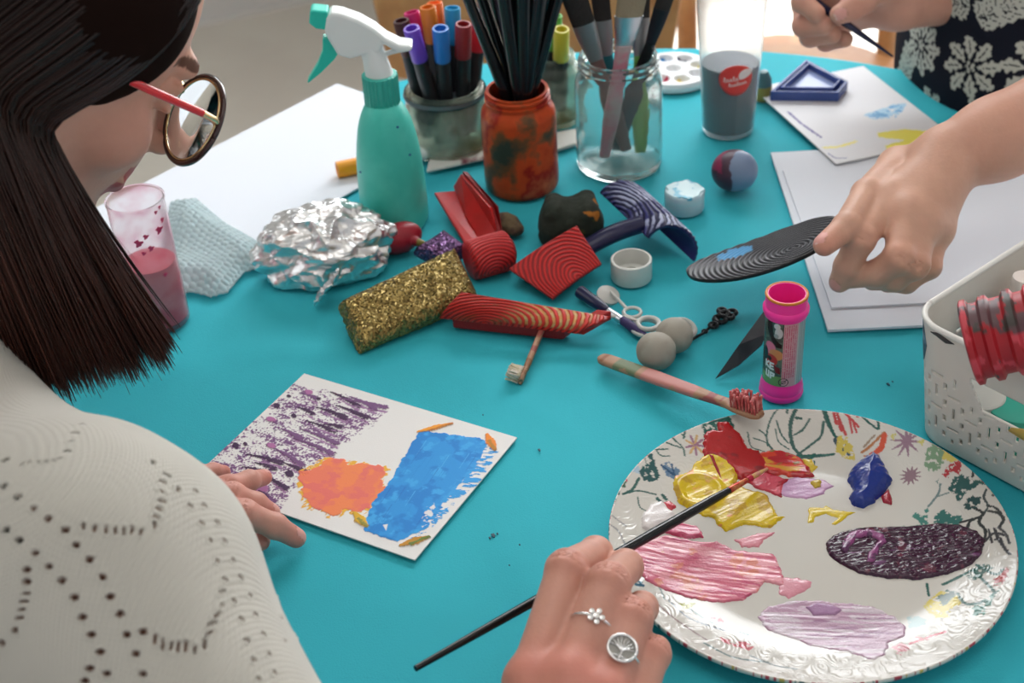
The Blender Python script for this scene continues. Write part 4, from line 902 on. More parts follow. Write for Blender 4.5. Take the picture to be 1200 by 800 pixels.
flatbrush('flat brush with a dark ferrule, second from the left in the large jar', J4, (.0, .5), (711, 60), .008, mat('teal_handle', L(30, 110, 120), .4), ferd, bk, .012, lenf=.03)
flatbrush('wide brush with a leaf green handle, behind the shiny ferrule', J4, (.8, -.1), (750, 60), .009, mat('green_handle', L(120, 176, 80), .4), ferd, bk, .018, lenf=.03)
stick('paintbrush', 'thin brush with a blue handle inside the large glass jar', 'paintbrush', J4, (-.2, .5), (742, -10), [.003, .004, .004], mat('blue_handle', L(30, 96, 140), .3), .01)

# ---- white tray under the jars with smeared paint
tp_ = [P(497, 205), P(575, 190), P(668, 180), P(690, 150), P(560, 150), P(500, 168)]
tr = prism('paint_tray', [P(500, 206), P(574, 190), P(580, 172), P(505, 186)], .0024, .0055, mat('smeared_white_tray', L(214, 212, 206), .4, var=L(120, 50, 66), vscale=55, thr=(.55, .66)), bev=.0015)
tag(tr, 'narrow white strip smeared with dark red paint at the foot of the marker jar', 'tray')
tr = prism('plastic_lid', [P(650, 160), P(676, 155), P(678, 172), P(652, 180)], .001, .005, plastic('offwhite_lid', 210, 212, 206, .4), bev=.0015)
tag(tr, 'off-white plastic strip between the orange jar and the large glass jar', 'strip')

# ---- round palette with wells
pcn = P(789, 90); prx = pxr(pcn, 96)
pal = thing('paint_palette', 'round white palette with wells of paint behind the large jar', 'palette', (pcn[0], pcn[1], TZ + .0008))
rr_ = np.linspace(0, 1, 90); aa = np.arange(200) * 2 * math.pi / 200; Rg, Ag = np.meshgrid(rr_ * prx, aa, indexing='ij')
wells = [(.62 * prx * math.cos(k_), .62 * prx * math.sin(k_)) for k_ in np.arange(8) * math.pi / 4 + .2] + [(0, 0)]
Xp = Rg * np.cos(Ag); Yp = Rg * np.sin(Ag); Zp = np.full(Xp.shape, .009) - .004 * np.clip((rr_[:, None] - .95) / .05, 0, 1); cp = np.tile(lin((236, 238, 240)), (Xp.size, 1))
wc = [(226, 206, 40), (40, 44, 84), (40, 140, 200), (238, 240, 240), (30, 60, 130), (190, 40, 80), (228, 200, 70), (230, 232, 236), (236, 238, 240)]
for (wx, wy), c_ in zip(wells, wc):
    d_ = np.hypot(Xp - wx, Yp - wy) / (prx * .2); Zp -= .006 * np.clip((1 - d_) / .35, 0, 1) ** .7
    n_ = (d_ + .8 * (fbm(Xp * 120, Yp * 120, 3, 3) - .5) < .75).ravel(); cp[n_] = lin(c_)
V = np.stack([Xp.ravel(), Yp.ravel(), Zp.ravel()], 1); Vb = np.stack([Xp[-1] * .97, Yp[-1] * .97, np.zeros(200)], 1); V = np.vstack([V, Vb]) + [pcn[0], pcn[1], TZ + .0008]
i = np.arange(90)[:, None] * 200; j = np.arange(200)[None]; k = (j + 1) % 200; Fc = np.stack([i + j, i + 200 + j, i + 200 + k, i + k], -1).reshape(-1, 4)
mesh('palette_body', V, Fc, glaze, pal, col=np.vstack([cp, np.tile(lin((236, 238, 240)), (200, 1))]))

# ---- little pot with glitter-yellow base behind the beaker
b = P(893, 116); b[2] = TZ + .001; t = thing('paint_pot', 'small dark paint pot with a yellow band, behind the beaker', 'paint pot', b); r_ = pxr(b, 22); H = hgt(b, 82)
lathe('pot', b, [(0, 0), (r_, 0), (r_, H * .45), (r_ * .95, H * .48)], mat('yellow_olive', L(150, 140, 70), .4), t, n=24); lathe('lid', b, [(r_ * .96, H * .46), (r_ * .9, H * .7), (r_ * .5, H * .95), (0, H)], plastic('petrol_lid', 70, 110, 116, .4), t, n=24)

# ---- nested triangular stencils
tri_m = mat('blue_clear_plastic', L(78, 100, 168), .12, trans=.25, ior=1.3); tri_f = mat('pale_blue_face', L(150, 166, 206), .15)
T0 = [P(901, 117, .006), P(984, 118, .006), P(994, 104, .006), P(948, 77, .006)]
T1 = [P(902, 113, .014), P(980, 113, .014), P(991, 101, .014), P(946, 73, .014)]
t = thing('triangle_stencil', 'blue triangular plastic cutter lying on the sketch card', 'stencil', P(948, 104, .0065))
def ringprism(name, pts, inset, z0, z1, m_, par):
    pts = np.array(pts); c = pts.mean(0); inn = c + (pts - c) * (1 - inset); n = len(pts)
    V = np.vstack([pts + [0, 0, z0], inn + [0, 0, z0], pts + [0, 0, z1], inn + [0, 0, z1]]); Fq = []
    for i in range(n):
        k = (i + 1) % n; Fq += [(i, k, 2 * n + k, 2 * n + i), (n + i, 3 * n + i, 3 * n + k, n + k), (2 * n + i, 2 * n + k, 3 * n + k, 3 * n + i), (i, n + i, n + k, k)]
    o = mesh(name, V, Fq, m_, par, smooth=False); bevel_finish(o, .0005); return o
tb = [P(902, 118, .0066), P(982, 119, .0066), P(993, 106, .0066), P(944, 80, .0066)]
ringprism('outer_frame', tb, .10, 0, .010, tri_m, t); cc_ = np.mean(tb, 0)
ringprism('inner_frame', [cc_ + (p - cc_) * .78 for p in tb], .10, .001, .012, tri_m, t); prism('face', [cc_ + (p - cc_) * .70 for p in tb], .001, .006, tri_f, t)

# ---- painted egg-like ball
b = P(860, 222); r_ = pxr(P(860, 225), 54) ; c = up(b, r_ * .92)
S_ = SDF(c - .03, c + .03, .0012); S_.ell(c, (r_ * 1.0, r_ * .95, r_ * .90)); V, Fc = S_.mesh(1)
V[:, 2] += TZ + .0008 - V[:, 2].min()
q = V - c; cc = np.tile(lin((70, 44, 62)), (len(V), 1)); n_ = noise3(V, 60, 3); s_ = q @ np.array([.75, -.6, .1]) / r_ + (n_ - .5) * 1.2; cc[s_ > .30] = lin((118, 136, 164)); cc[(s_ < -.05) & (q[:, 2] / r_ + (n_ - .5) > .25)] = lin((136, 44, 78))
o = mesh('painted_stone', V, Fc, mat('matt_paint', attr=True, rough=.45, bump=.3, bscale=120), col=cc); tag(o, 'round stone painted plum and grey blue, below the beaker', 'painted stone')

# ---- little pot with pale blue paint on its lid
b = P(802, 245); b[2] = TZ + .0008; r_ = pxr(b, 46); H = hgt(b, 223)
t = thing('paint_pot', 'small white pot with pale blue paint on top, beside the navy tool', 'paint pot', b)
lathe('pot', b, [(0, 0), (r_ * .93, 0), (r_, .002), (r_, H * .62)], mat('milky_plastic', L(196, 208, 216), .35), t); lathe('lid', b, [(r_ * 1.0, H * .6), (r_ * 1.01, H * .92), (r_ * .95, H), (0, H)], plastic('pale_lid', 186, 210, 218, .35), t)
lathe('paint_layer', up(b, H), [(r_ * .95, -.001), (r_ * .9, .0012), (r_ * .5, .002), (0, .0018)], mat('pale_blue_paint', L(200, 228, 234), .3, var=L(70, 170, 200), vscale=90, thr=(.52, .6)), t, wob=lambda a, h: .06 * np.sin(5 * a) + .05 * np.sin(9 * a + 1))
# ---- white bottle cap
b = P(740, 326); b[2] = TZ + .0008; r_ = pxr(b, 48); H = hgt(b, 303)
t = lathe('bottle_cap', b, [(0, 0), (r_ * .96, 0), (r_, .0012), (r_, H - .0005), (r_ * .97, H), (r_ * .88, H), (r_ * .87, H * .25), (r_ * .40, H * .22), (r_ * .38, H * .40), (r_ * .33, H * .40), (r_ * .32, H * .2), (0, H * .2)], mat('white_cap_plastic', L(214, 214, 208), .35))
tag(t, 'open white screw cap lying upturned beside the red graining block', 'cap')
# ================================================================ GRAINING TOOLS AND LOOSE THINGS
red_r = mat('red_rubber', attr=True, rough=.42); navy_r = mat('navy_rubber', attr=True, rough=.35); blk_r = mat('black_rubber', attr=True, rough=.4)
def tool_sheet(name, c00, c10, c11, c01, bulge, thick, col, groove, ridge, m_, parent=None, arc=False, nu=260, nv=150, rdepth=.0010, extra=None, power=1.0, outline=None, bulge_u=0):
    """curved rubber sheet through four corner points, ridged on the bulging side; u runs c00->c10, v runs c00->c01"""
    c00, c10, c11, c01 = [np.array(q) for q in (c00, c10, c11, c01)]
    U, Vv = np.meshgrid(np.linspace(0, 1, nu), np.linspace(0, 1, nv))
    if outline is not None: U, Vv = outline(U, Vv)
    vv = (1 - np.cos(Vv * math.pi)) / 2 if arc else Vv
    n = norm(np.cross(c10 - c00, c01 - c00)); n = n if n @ (CAM - c00) > 0 else -n
    p = ((1 - U) * (1 - vv))[..., None] * c00 + (U * (1 - vv))[..., None] * c10 + (U * vv)[..., None] * c11 + ((1 - U) * vv)[..., None] * c01
    p = p + (bulge * np.clip(np.sin(Vv * math.pi), 0, 1) ** power + bulge_u * np.sin(U * math.pi))[..., None] * n
    du = np.gradient(p, axis=1); dv = np.gradient(p, axis=0); N = np.cross(du, dv); N /= np.linalg.norm(N, axis=2)[..., None] + 1e-12
    if (N.reshape(-1, 3) @ n).sum() < 0: N = -N
    lu = np.linalg.norm(c10 - c00); lv = np.linalg.norm(c01 - c00) * (1.57 if arc else 1)
    h = ridge(U * lu, Vv * lv, lu, lv); edge = np.minimum(np.minimum(U, 1 - U) * lu, np.minimum(Vv, 1 - Vv) * lv)
    h = h * np.clip(edge / .001, 0, 1)
    top = p + N * (h * rdepth)[..., None]; bot = p - N * thick
    c = lin(groove) + (lin(col) - lin(groove)) * h[..., None]
    if extra is not None: c = extra(c, U, Vv, h)
    A_ = top.reshape(-1, 3); B_ = bot.reshape(-1, 3); F1 = grid_faces(nu, nv); F2 = F1[:, ::-1] + nu * nv; k = nu * nv
    rim = list(range(nu)) + [nu * i + nu - 1 for i in range(1, nv)] + [nu * (nv - 1) + i for i in range(nu - 2, -1, -1)] + [nu * i for i in range(nv - 2, 0, -1)]
    F3 = np.array([(rim[i], rim[i] + k, rim[(i + 1) % len(rim)] + k, rim[(i + 1) % len(rim)]) for i in range(len(rim))])
    Fall = np.vstack([F1, F2, F3]); bc = c.reshape(-1, 3) * 0 + lin(col) * .8
    if np.cross(p[0, 1] - p[0, 0], p[1, 0] - p[0, 0]) @ N[0, 0] < 0: Fall = Fall[:, ::-1]
    return mesh(name, np.vstack([A_, B_]), Fall, m_, parent, col=np.vstack([c.reshape(-1, 3), bc]), smooth=True)
def arches(cu, cv_, pitch, sx=1.0, sy=1.0, wob=.0015):
    def f(x, y, lu, lv):
        r = np.hypot((x - cu * lu) * sx, (y - cv_ * lv) * sy) + wob * (fbm(x * 120, y * 120, 2, 5) - .5)
        return np.clip(.5 + 1.1 * np.sin(r / pitch * 2 * math.pi), 0, 1)
    return f
RED = (206, 36, 34); RDG = (120, 16, 18)
# red square graining block, ridged face up
t = thing('graining_block', 'bright red rubber block with a fan of curved ridges, beside the white cap', 'graining tool', P(650, 330, .001))
tool_sheet('ridged_face', P(596, 315, .016), P(647, 350, .006), P(705, 309, .020), P(676, 264, .040), .0025, .003, (206, 30, 28), (148, 14, 16), arches(1.02, .55, .0036, .8, 1.1), red_r, t)
prism('block_back', [P(604, 322, .003), P(648, 352, .0008), P(694, 316, .0008), P(668, 288, .008)], 0, .006, mat('dark_red_rubber', L(150, 22, 24), .4), t, .001)

# long red comb
t = thing('graining_comb', 'long red rubber comb with paint-filled curved ridges, in front of the red block', 'graining tool', P(600, 385, .001))
def ex(c, U, V, h):
    a_ = np.clip((U - .35) / .2, 0, 1) * np.clip((.97 - U) / .1, 0, 1) * np.clip((V - .12) / .1, 0, 1) * (h < .35) * .8
    n_ = fbm(U * 20, V * 8, 3, 2); y_ = np.where((n_ > .5)[..., None], lin((206, 180, 120)), lin((214, 160, 90))); c = c * (1 - a_[..., None]) + y_ * a_[..., None]
    g_ = np.clip((fbm(U * 9, V * 5, 3, 14) - .58) / .08, 0, 1)[..., None] * .7 * np.clip(1 - abs(U - .35) / .3, 0, 1)[..., None]; return c * (1 - g_) + lin((110, 80, 30)) * g_
tool_sheet('ridged_face', P(515, 373, .010), P(676, 391, .012), P(716, 371, .020), P(541, 342, .030), .006, .0028, (200, 44, 32), (150, 24, 20), arches(.33, .02, .0036, .75, 1.25), red_r, t, extra=ex, nu=420, nv=130)
prism('comb_lip', [P(668, 390, .004), P(684, 393, .004), P(717, 374, .012), P(700, 372, .012)], 0, .008, mat('dark_red_rubber2', L(176, 28, 26), .4), t, .001)
prism('comb_foot', [P(530, 385, .0008), P(660, 399, .0008), P(672, 390, .0008), P(545, 374, .0008)], 0, .010, mat('dark_red_rubber', L(150, 22, 24), .4), t, .002)

# red bracket handle + red ridged roller
t = thing('graining_bracket', 'red angled plastic plate with an upright fin, left of the orange jar', 'graining tool', P(555, 262, .001))
prism('base_plate', [P(509, 229, .012), P(536, 227, .014), P(592, 290, .004), P(566, 300, .002), P(546, 290, .002)], 0, .0035, mat('glossy_red', L(206, 30, 30), .28, var=L(190, 28, 26), vscale=40), t, .001)
fin = [P(533, 219, .020), P(542, 204, .036), P(576, 243, .036), P(588, 279, .016), P(566, 286, .006), P(548, 254, .014)]
nf = norm(np.cross(fin[2] - fin[0], fin[4] - fin[0])); prism('fin', fin, -.0018, .0018, mat('glossy_red', L(206, 30, 30), .28), t, .0008, axes=nf)
prism('fin_ridge', [P(542, 203, .037), P(548, 204, .036), P(584, 244, .036), P(590, 279, .016), P(584, 281, .015), P(577, 243, .036)], -.001, .0025, mat('deep_red', L(140, 18, 22), .3), t, .0006)
t = thing('graining_roller', 'short red ridged rubber roller between the glitter sponge and the red block', 'graining tool', P(575, 308, .001))
a0 = P(548, 306, .016); a1 = P(598, 292, .016); ax_ = a1 - a0; rw = .0165; up_ = norm(np.cross(np.cross(ax_, [0, 0, 1]), ax_)); sd = norm(np.cross(ax_, up_)); sd = sd if sd @ (CAM - a0) > 0 else -sd
Ln = np.linalg.norm(ax_); nu, nv = 160, 200; U, A2 = np.meshgrid(np.linspace(0, 1, nu), np.linspace(0, 2 * math.pi, nv, endpoint=False))
rr = rw * np.sqrt(np.clip(1 - np.clip((abs(U - .5) - .40) / .1, 0, 1) ** 2 * .5, 0, 1)); rid = np.clip(.5 + 1.1 * np.sin(np.hypot((U - .45) * Ln * .9, (A2 + .45 - 6.2832 * (A2 > 4.5)) * rw) / .0030 * 6.28), 0, 1)
rr = rr + .0007 * rid * np.clip((.5 - abs(U - .5)) / .05, 0, 1)
p = a0 + U[..., None] * ax_ + (rr * np.cos(A2))[..., None] * sd + (rr * np.sin(A2))[..., None] * up_
Fq = [(i * nu + j, i * nu + j + 1, ((i + 1) % nv) * nu + j + 1, ((i + 1) % nv) * nu + j) for i in range(nv) for j in range(nu - 1)]
Fq += [tuple(i * nu for i in range(nv)), tuple(i * nu + nu - 1 for i in reversed(range(nv)))]
rc_ = lin((150, 18, 20)) + (lin((204, 34, 34)) - lin((150, 18, 20))) * rid[..., None]
mesh('ridged_face', p.reshape(-1, 3), Fq, red_r, t, col=rc_.reshape(-1, 3))
tube('hub', [a1 - ax_ * .02, a1 + ax_ * .04], .010, mat('deep_red', L(140, 18, 22), .3), t, n=24)

# navy half-round tool with handle
t = thing('graining_tool', 'navy half-round rubber graining tool with white paint on its ridges', 'graining tool', P(760, 290, .001))
E1 = P(759, 279, .022); E2 = P(814, 306, .001); E1b = P(703, 226, .030); axn = E1b - E1; E2b = E2 + axn * .98
def exn(c, U, V, h):
    a_ = np.clip((fbm(U * 7, V * 3, 3, 4) - .40) / .1, 0, 1) * (h > .5) * np.clip((V - .05) / .1, 0, 1) * np.clip((.75 - V) / .1, 0, 1) * np.clip((1.06 - U) / .3, 0, 1); return c * (1 - a_[..., None]) + lin((170, 176, 206)) * a_[..., None]
tool_sheet('ridged_shell', E1, E1b, E2b, E2, .021, .0022, (52, 54, 116), (22, 24, 66), arches(.50, -.06, .0048, .75, 1.1, .004), navy_r, t, arc=True, extra=exn, rdepth=.0014)
tube('handle', [P(752, 262, .026), P(718, 274, .024), P(686, 291, .018)], [.0085, .0088, .0080], mat('navy_plastic', L(26, 26, 66), .3), t, n=16, k=10, flat=.8)

# black bent disc held by the gripping hand
t_d = thing('graining_disc', 'black bendy ridged oval pad smeared with blue, held by the hand on the right', 'graining tool', P(893, 330, .002))
cd = PD(897, 296, 1.165)
mj = norm(RT * .93 + UP * .37); mi0 = norm(-RT * .37 + UP * .93); el = .36; mn = mi0 * el + FW * math.sqrt(1 - el * el); rM = 97 / FPX * 1.135; rN = 46 / FPX * 1.135 / .52
nn = norm(np.cross(mj, mn)); nn = nn if nn[2] > 0 else -nn
nR, nA = 130, 360; Rg, Ag = np.meshgrid(np.linspace(0, 1, nR), np.arange(nA) * 2 * math.pi / nA, indexing='ij')
sup = (np.abs(np.cos(Ag)) ** 2.3 + np.abs(np.sin(Ag)) ** 2.3) ** (-1 / 2.3)
x = Rg * rM * np.cos(Ag) * sup; y = Rg * rN * .62 * np.sin(Ag) * sup
bend = .006 * (x / rM) ** 2 - .002 * (x / rM)
rg = np.hypot(x - .30 * rM, (y + .25 * rN) * 1.3); rid = np.clip(.5 + 1.1 * np.sin(rg / .0043 * 2 * math.pi), 0, 1) * np.clip((1 - Rg) / .04, 0, 1)
pt = cd + x[..., None] * mj + y[..., None] * mn + (bend + .0012 * rid)[..., None] * nn; pb = cd + x[..., None] * mj + y[..., None] * mn + (bend - .003)[..., None] * nn
cc = lin((20, 20, 24)) + (lin((62, 62, 68)) - lin((20, 20, 24))) * rid[..., None]
bl = np.clip((1 - np.hypot((x + .30 * rM) / (.24 * rM), (y - .34 * rN) / (.17 * rN)) + .9 * (fbm(x * 160, y * 160, 3, 6) - .5)) / .12, 0, 1)[..., None]; cc = cc * (1 - bl) + lin((84, 158, 206)) * bl
low = min(pt[..., 2].min(), pb[..., 2].min()); print('disc low', low - TZ)
i = np.arange(nR - 1)[:, None] * nA; j = np.arange(nA)[None]; k = (j + 1) % nA; F1 = np.stack([i + j, i + nA + j, i + nA + k, i + k], -1).reshape(-1, 4); off = nR * nA
e = (nR - 1) * nA; F3 = np.stack([e + np.arange(nA), off + e + np.arange(nA), off + e + (np.arange(nA) + 1) % nA, e + (np.arange(nA) + 1) % nA], 1)
mesh('ridged_pad', np.vstack([pt.reshape(-1, 3), pb.reshape(-1, 3)]), np.vstack([F1, F1[:, ::-1] + off, F3]), blk_r, t_d, col=np.vstack([cc.reshape(-1, 3), np.tile(lin((22, 22, 25)), (off, 1))]))

# ---- glitter sponges
def glitter(name, base, c2):
    if name in _mats: return _mats[name]
    M = bpy.data.materials.new(name); M.use_nodes = True; nt = M.node_tree; b = nt.nodes['Principled BSDF']; _mats[name] = M
    t_ = nt.nodes.new('ShaderNodeTexCoord'); v = nt.nodes.new('ShaderNodeTexVoronoi'); v.inputs['Scale'].default_value = 780
    cr = nt.nodes.new('ShaderNodeValToRGB'); cr.color_ramp.elements[0].color = base; cr.color_ramp.elements[1].color = c2
    sx = nt.nodes.new('ShaderNodeSeparateColor'); nt.links.new(t_.outputs['Object'], v.inputs['Vector']); nt.links.new(v.outputs['Color'], sx.inputs[0]); nt.links.new(sx.outputs[0], cr.inputs[0]); nt.links.new(cr.outputs[0], b.inputs['Base Color'])
    sub = nt.nodes.new('ShaderNodeVectorMath'); sub.operation = 'SUBTRACT'; sub.inputs[1].default_value = (.5, .5, .5); nt.links.new(v.outputs['Color'], sub.inputs[0])
    sc = nt.nodes.new('ShaderNodeVectorMath'); sc.operation = 'SCALE'; sc.inputs['Scale'].default_value = 1.3; nt.links.new(sub.outputs[0], sc.inputs[0])
    g = nt.nodes.new('ShaderNodeNewGeometry'); ad = nt.nodes.new('ShaderNodeVectorMath'); nt.links.new(g.outputs['Normal'], ad.inputs[0]); nt.links.new(sc.outputs[0], ad.inputs[1])
    nm = nt.nodes.new('ShaderNodeVectorMath'); nm.operation = 'NORMALIZE'; nt.links.new(ad.outputs[0], nm.inputs[0]); nt.links.new(nm.outputs[0], b.inputs['Normal'])
    b.inputs['Metallic'].default_value = .75; b.inputs['Roughness'].default_value = .3; return M
def soft_block(name, corners_top, thick, m_, label, cat, rnd=.008, nz=.0012, vox=.0011, seed=1, dipu=0.0):
    ct = np.array(corners_top); n = norm(np.cross(ct[1] - ct[0], ct[3] - ct[0])); n = n if n[2] > 0 else -n
    nu = 90; U, Vv = np.meshgrid(np.linspace(0, 1, nu), np.linspace(0, 1, nu)); 
    def face(U, Vv): return ((1 - U) * (1 - Vv))[..., None] * ct[0] + (U * (1 - Vv))[..., None] * ct[1] + (U * Vv)[..., None] * ct[2] + ((1 - U) * Vv)[..., None] * ct[3]
    lu = np.linalg.norm(ct[1] - ct[0]); lv = np.linalg.norm(ct[3] - ct[0]); ed = np.minimum(np.minimum(U, 1 - U) * lu, np.minimum(Vv, 1 - Vv) * lv); q = np.clip(ed / rnd, 0, 1); dr = rnd * (1 - np.sqrt(1 - (1 - q) ** 2))
    top = face(U, Vv) - n * dr[..., None] + n * (nz * 2 * (fbm(U * lu * 90, Vv * lv * 90, 3, seed) - .5))[..., None] + n * (dipu * np.sin(U * 3.14) * np.sin(Vv * 3.14))[..., None]
    bot = face(U, Vv) - n * thick; bot[..., 2] = np.maximum(bot[..., 2], TZ + .0009); k = nu * nu; F1 = grid_faces(nu, nu)
    rim = list(range(nu)) + [nu * i + nu - 1 for i in range(1, nu)] + [nu * (nu - 1) + i for i in range(nu - 2, -1, -1)] + [nu * i for i in range(nu - 2, 0, -1)]
    # a wall of several rows between top and bottom, gently bulging
    rows = 8; R = []
    tr_ = top.reshape(-1, 3)[rim]; br_ = bot.reshape(-1, 3)[rim]; cen = (tr_.mean(0) + br_.mean(0)) / 2
    V = [top.reshape(-1, 3), bot.reshape(-1, 3)]; off = 2 * k; L_ = len(rim)
    for r in range(1, rows):
        f = r / rows; q_ = tr_ * (1 - f) + br_ * f; o_ = q_ - cen; o_ -= np.outer(o_ @ n, n); o_ /= np.linalg.norm(o_, axis=1)[:, None]; q_ = q_ + o_ * (.0015 * math.sin(f * 3.14) + nz * (vnoise(np.arange(L_) * .25, np.full(L_, r * 1.3), seed) - .5)[:, None] * 1.5); V.append(q_)
    def rw_(r): return rim if r == 0 else ([i + k for i in rim] if r == rows else [off + (r - 1) * L_ + i for i in range(L_)])
    F3 = [(rw_(r)[i], rw_(r + 1)[i], rw_(r + 1)[(i + 1) % L_], rw_(r)[(i + 1) % L_]) for r in range(rows) for i in range(L_)]
    V = np.vstack(V); V[:, 2] = np.maximum(V[:, 2], TZ + .0009)
    Fa = np.vstack([F1, F1[:, ::-1] + k, np.array(F3)])
    if np.cross(ct[1] - ct[0], ct[3] - ct[0]) @ n < 0: Fa = Fa[:, ::-1]
    o = mesh(name, V, Fa, m_); tag(o, label, cat); return o
soft_block('glitter_sponge', [P(400, 347, .034), P(534, 285, .044), P(564, 344, .018), P(424, 408, .010)], .024, glitter('gold_glitter', L(86, 70, 34), L(182, 156, 92)), 'gold glitter sponge block in front of the foil ball', 'sponge', rnd=.010, dipu=.002)
soft_block('glitter_sponge', [P(486, 287, .020), P(520, 266, .026), P(546, 285, .022), P(520, 304, .014)], .016, glitter('purple_glitter', L(60, 34, 70), L(150, 110, 160)), 'purple glitter sponge peeking out behind the gold one', 'sponge', rnd=.006, seed=3)
# ---- red maraca-like egg by the foil
c = P(468, 279, .014); axd = norm(P(490, 283) - P(455, 275)); S_ = SDF(c - .035, c + .035, .0012); Rm = np.array([axd, np.cross([0, 0, 1], axd), [0, 0, 1]]); S_.ell(c, (.021, .0135, .0135), Rm); S_.cone(c + axd * .018, c + axd * .026, .004, .002, k=.004); V, Fc = S_.mesh(1)
V[:, 2] += TZ + .0008 - V[:, 2].min(); q = (V - c) @ axd; cc = np.tile(lin((150, 22, 40)), (len(V), 1)); cc[q > .019] = lin((120, 110, 40))
o = mesh('red_bulb', V, Fc, mat('red_bulb', attr=True, rough=.4), col=cc); tag(o, 'dark red bulb lying between the foil ball and the purple sponge', 'bulb')

# ---- dark painted sponge, brown crumb
c = P(671, 262, .024) + [0, .012, 0]; S_ = SDF(c - .05, c + .05, .0014); 
S_.ell(c, (.026, .021, .020))
for a_ in (-.016, .014):
    for b_ in (-.008, .008): S_.cone(c + [a_, b_, -.012], c + [a_ * .95, b_, .010], .0125, .0115, k=.006)
V, Fc = S_.mesh(1); N = vnormals(V, Fc); V = V + N * ((noise3(V, 70, 3) - .5) * .012)[:, None]; V[:, 2] = np.maximum(V[:, 2] , c[2] - .020); V[:, 2] += TZ + .0008 - V[:, 2].min()
cc = np.tile(lin((40, 46, 36)), (len(V), 1)); n_ = noise3(V, 40, 7); cc[n_ > .53] = lin((62, 66, 34)); n2 = noise3(V, 90, 9); cc[(n2 > .5) & ((V[:, 0] - c[0]) > .006) & (n_ > .46)] = lin((180, 112, 38))
o = mesh('painted_sponge', V, Fc, mat('sponge_dark', attr=True, rough=.8, bump=.8, bscale=300), col=cc); tag(o, 'lumpy dark green and black painted sponge behind the red block', 'sponge')
c = P(595, 262, .010); S_ = SDF(c - .03, c + .03, .0012); S_.ell(c, (.010, .009, .009)).ell(c + [.006, -.006, -.003], (.008, .006, .006)).ell(c + [-.004, .004, .003], (.006, .006, .006)); V, Fc = S_.mesh(1); V = V + vnormals(V, Fc) * ((noise3(V, 160, 3) - .5) * .006)[:, None]; V[:, 2] += TZ + .0008 - V[:, 2].min()
o = mesh('sponge_scrap', V, Fc, mat('brown_sponge', L(110, 92, 66), .8, var=L(86, 60, 50), vscale=90, bump=.6, bscale=300)); tag(o, 'small brown scrap of sponge between the red fin and the orange jar', 'sponge')

# ---- toothbrushes
bam = mat('bamboo_wood', attr=True, rough=.5, bump=.1, bscale=300)
def toothbrush(label, tail, head, ht, hh, w0, bristle_dir, bcol, btip, stain, tuft=1.0, face=None):
    a0 = P(tail[0], tail[1], ht); a1 = P(head[0], head[1], hh); d = a1 - a0; Ln = np.linalg.norm(d); d = norm(d)
    up_ = norm(np.cross(np.cross(d, [0, 0, 1]), d)); sd = norm(np.cross(d, up_)); 
    if face is not None: up_ = norm(up_ * math.cos(face) + sd * math.sin(face)); sd = norm(np.cross(d, up_))
    t = thing('toothbrush', label, 'toothbrush', a0 * .5 + a1 * .5 - [0, 0, .004]); n = 90; s_ = np.linspace(0, 1, n)
    w = w0 * np.interp(s_, [0, .015, .04, .35, .62, .72, .80, .86, .96, .985, 1], [.45, .75, .9, 1.0, .82, .62, .62, .95, .98, .75, .4]); hgt_ = w0 * .42
    pts = a0 + s_[:, None] * Ln * d; V = []; m_ = 18; a = np.arange(m_) * 2 * math.pi / m_
    for i in range(n): V.append(pts[i] + np.outer(np.sign(np.cos(a)) * np.abs(np.cos(a)) ** .6 * w[i], sd) + np.outer(np.sign(np.sin(a)) * np.abs(np.sin(a)) ** .7 * hgt_ * (.8 if s_[i] > .8 else 1) * min(1, w[i] / w0 * 1.6), up_))
    V = np.concatenate(V); Fq = [(i * m_ + j, i * m_ + (j + 1) % m_, (i + 1) * m_ + (j + 1) % m_, (i + 1) * m_ + j) for i in range(n - 1) for j in range(m_)] + [tuple(range(m_)), tuple((n - 1) * m_ + j for j in reversed(range(m_)))]
    sc = np.repeat(s_, m_); cc = np.tile(lin((166, 126, 98)), (len(V), 1)); n_ = fbm(sc * 14, V[:, 2] * 200, 3, 3)
    for lo, hi, c_ in stain: cc[(sc > lo) & (sc < hi) & (n_ > .40)] = lin(c_)
    mesh('handle', V, Fq, bam, t, col=cc)
    rn_ = random.Random(2); mb = MB(); cols = []
    for i in range(9):
        for j in range(4):
            f = .845 + .135 * i / 8; b0 = a0 + f * Ln * d + sd * (j - 1.5) / 1.5 * w0 * .62 + up_ * hgt_ * .7; dr = norm(up_ + sd * rn_.uniform(-.18, .18) + d * rn_.uniform(-.15, .1)); ll = w0 * 1.75 * tuft * rn_.uniform(.9, 1.08)
            mb.tube([b0, b0 + dr * ll * .6, b0 + norm(dr + np.array([rn_.uniform(-.2, .2), 0, 0])) * ll], [w0 * .13, w0 * .15, w0 * .16], 6, 5); cols.append(1)
    o = mb.build('bristles', mat('bristle_%d_%d_%d' % bcol, L(*bcol), .6, var=L(*btip), vscale=260, bump=.6, bscale=1500), t)
    return t
toothbrush('wooden toothbrush with red-stained bristles resting its head on the plate rim', (703, 419), (893, 487), .007, .0235, .0068, None, (196, 88, 90), (222, 140, 136), [(.12, .26, (104, 116, 84)), (.30, .62, (186, 120, 112)), (.66, .78, (150, 80, 76)), (0, .06, (140, 90, 60))])
toothbrush('short wooden toothbrush with cream bristles sticking out from under the red comb', (641, 372), (610, 447), .007, .0045, .0058, None, (200, 190, 160), (226, 214, 200), [(.2, .6, (150, 80, 70)), (.7, 1, (130, 84, 44))], face=1.25 if True else None)

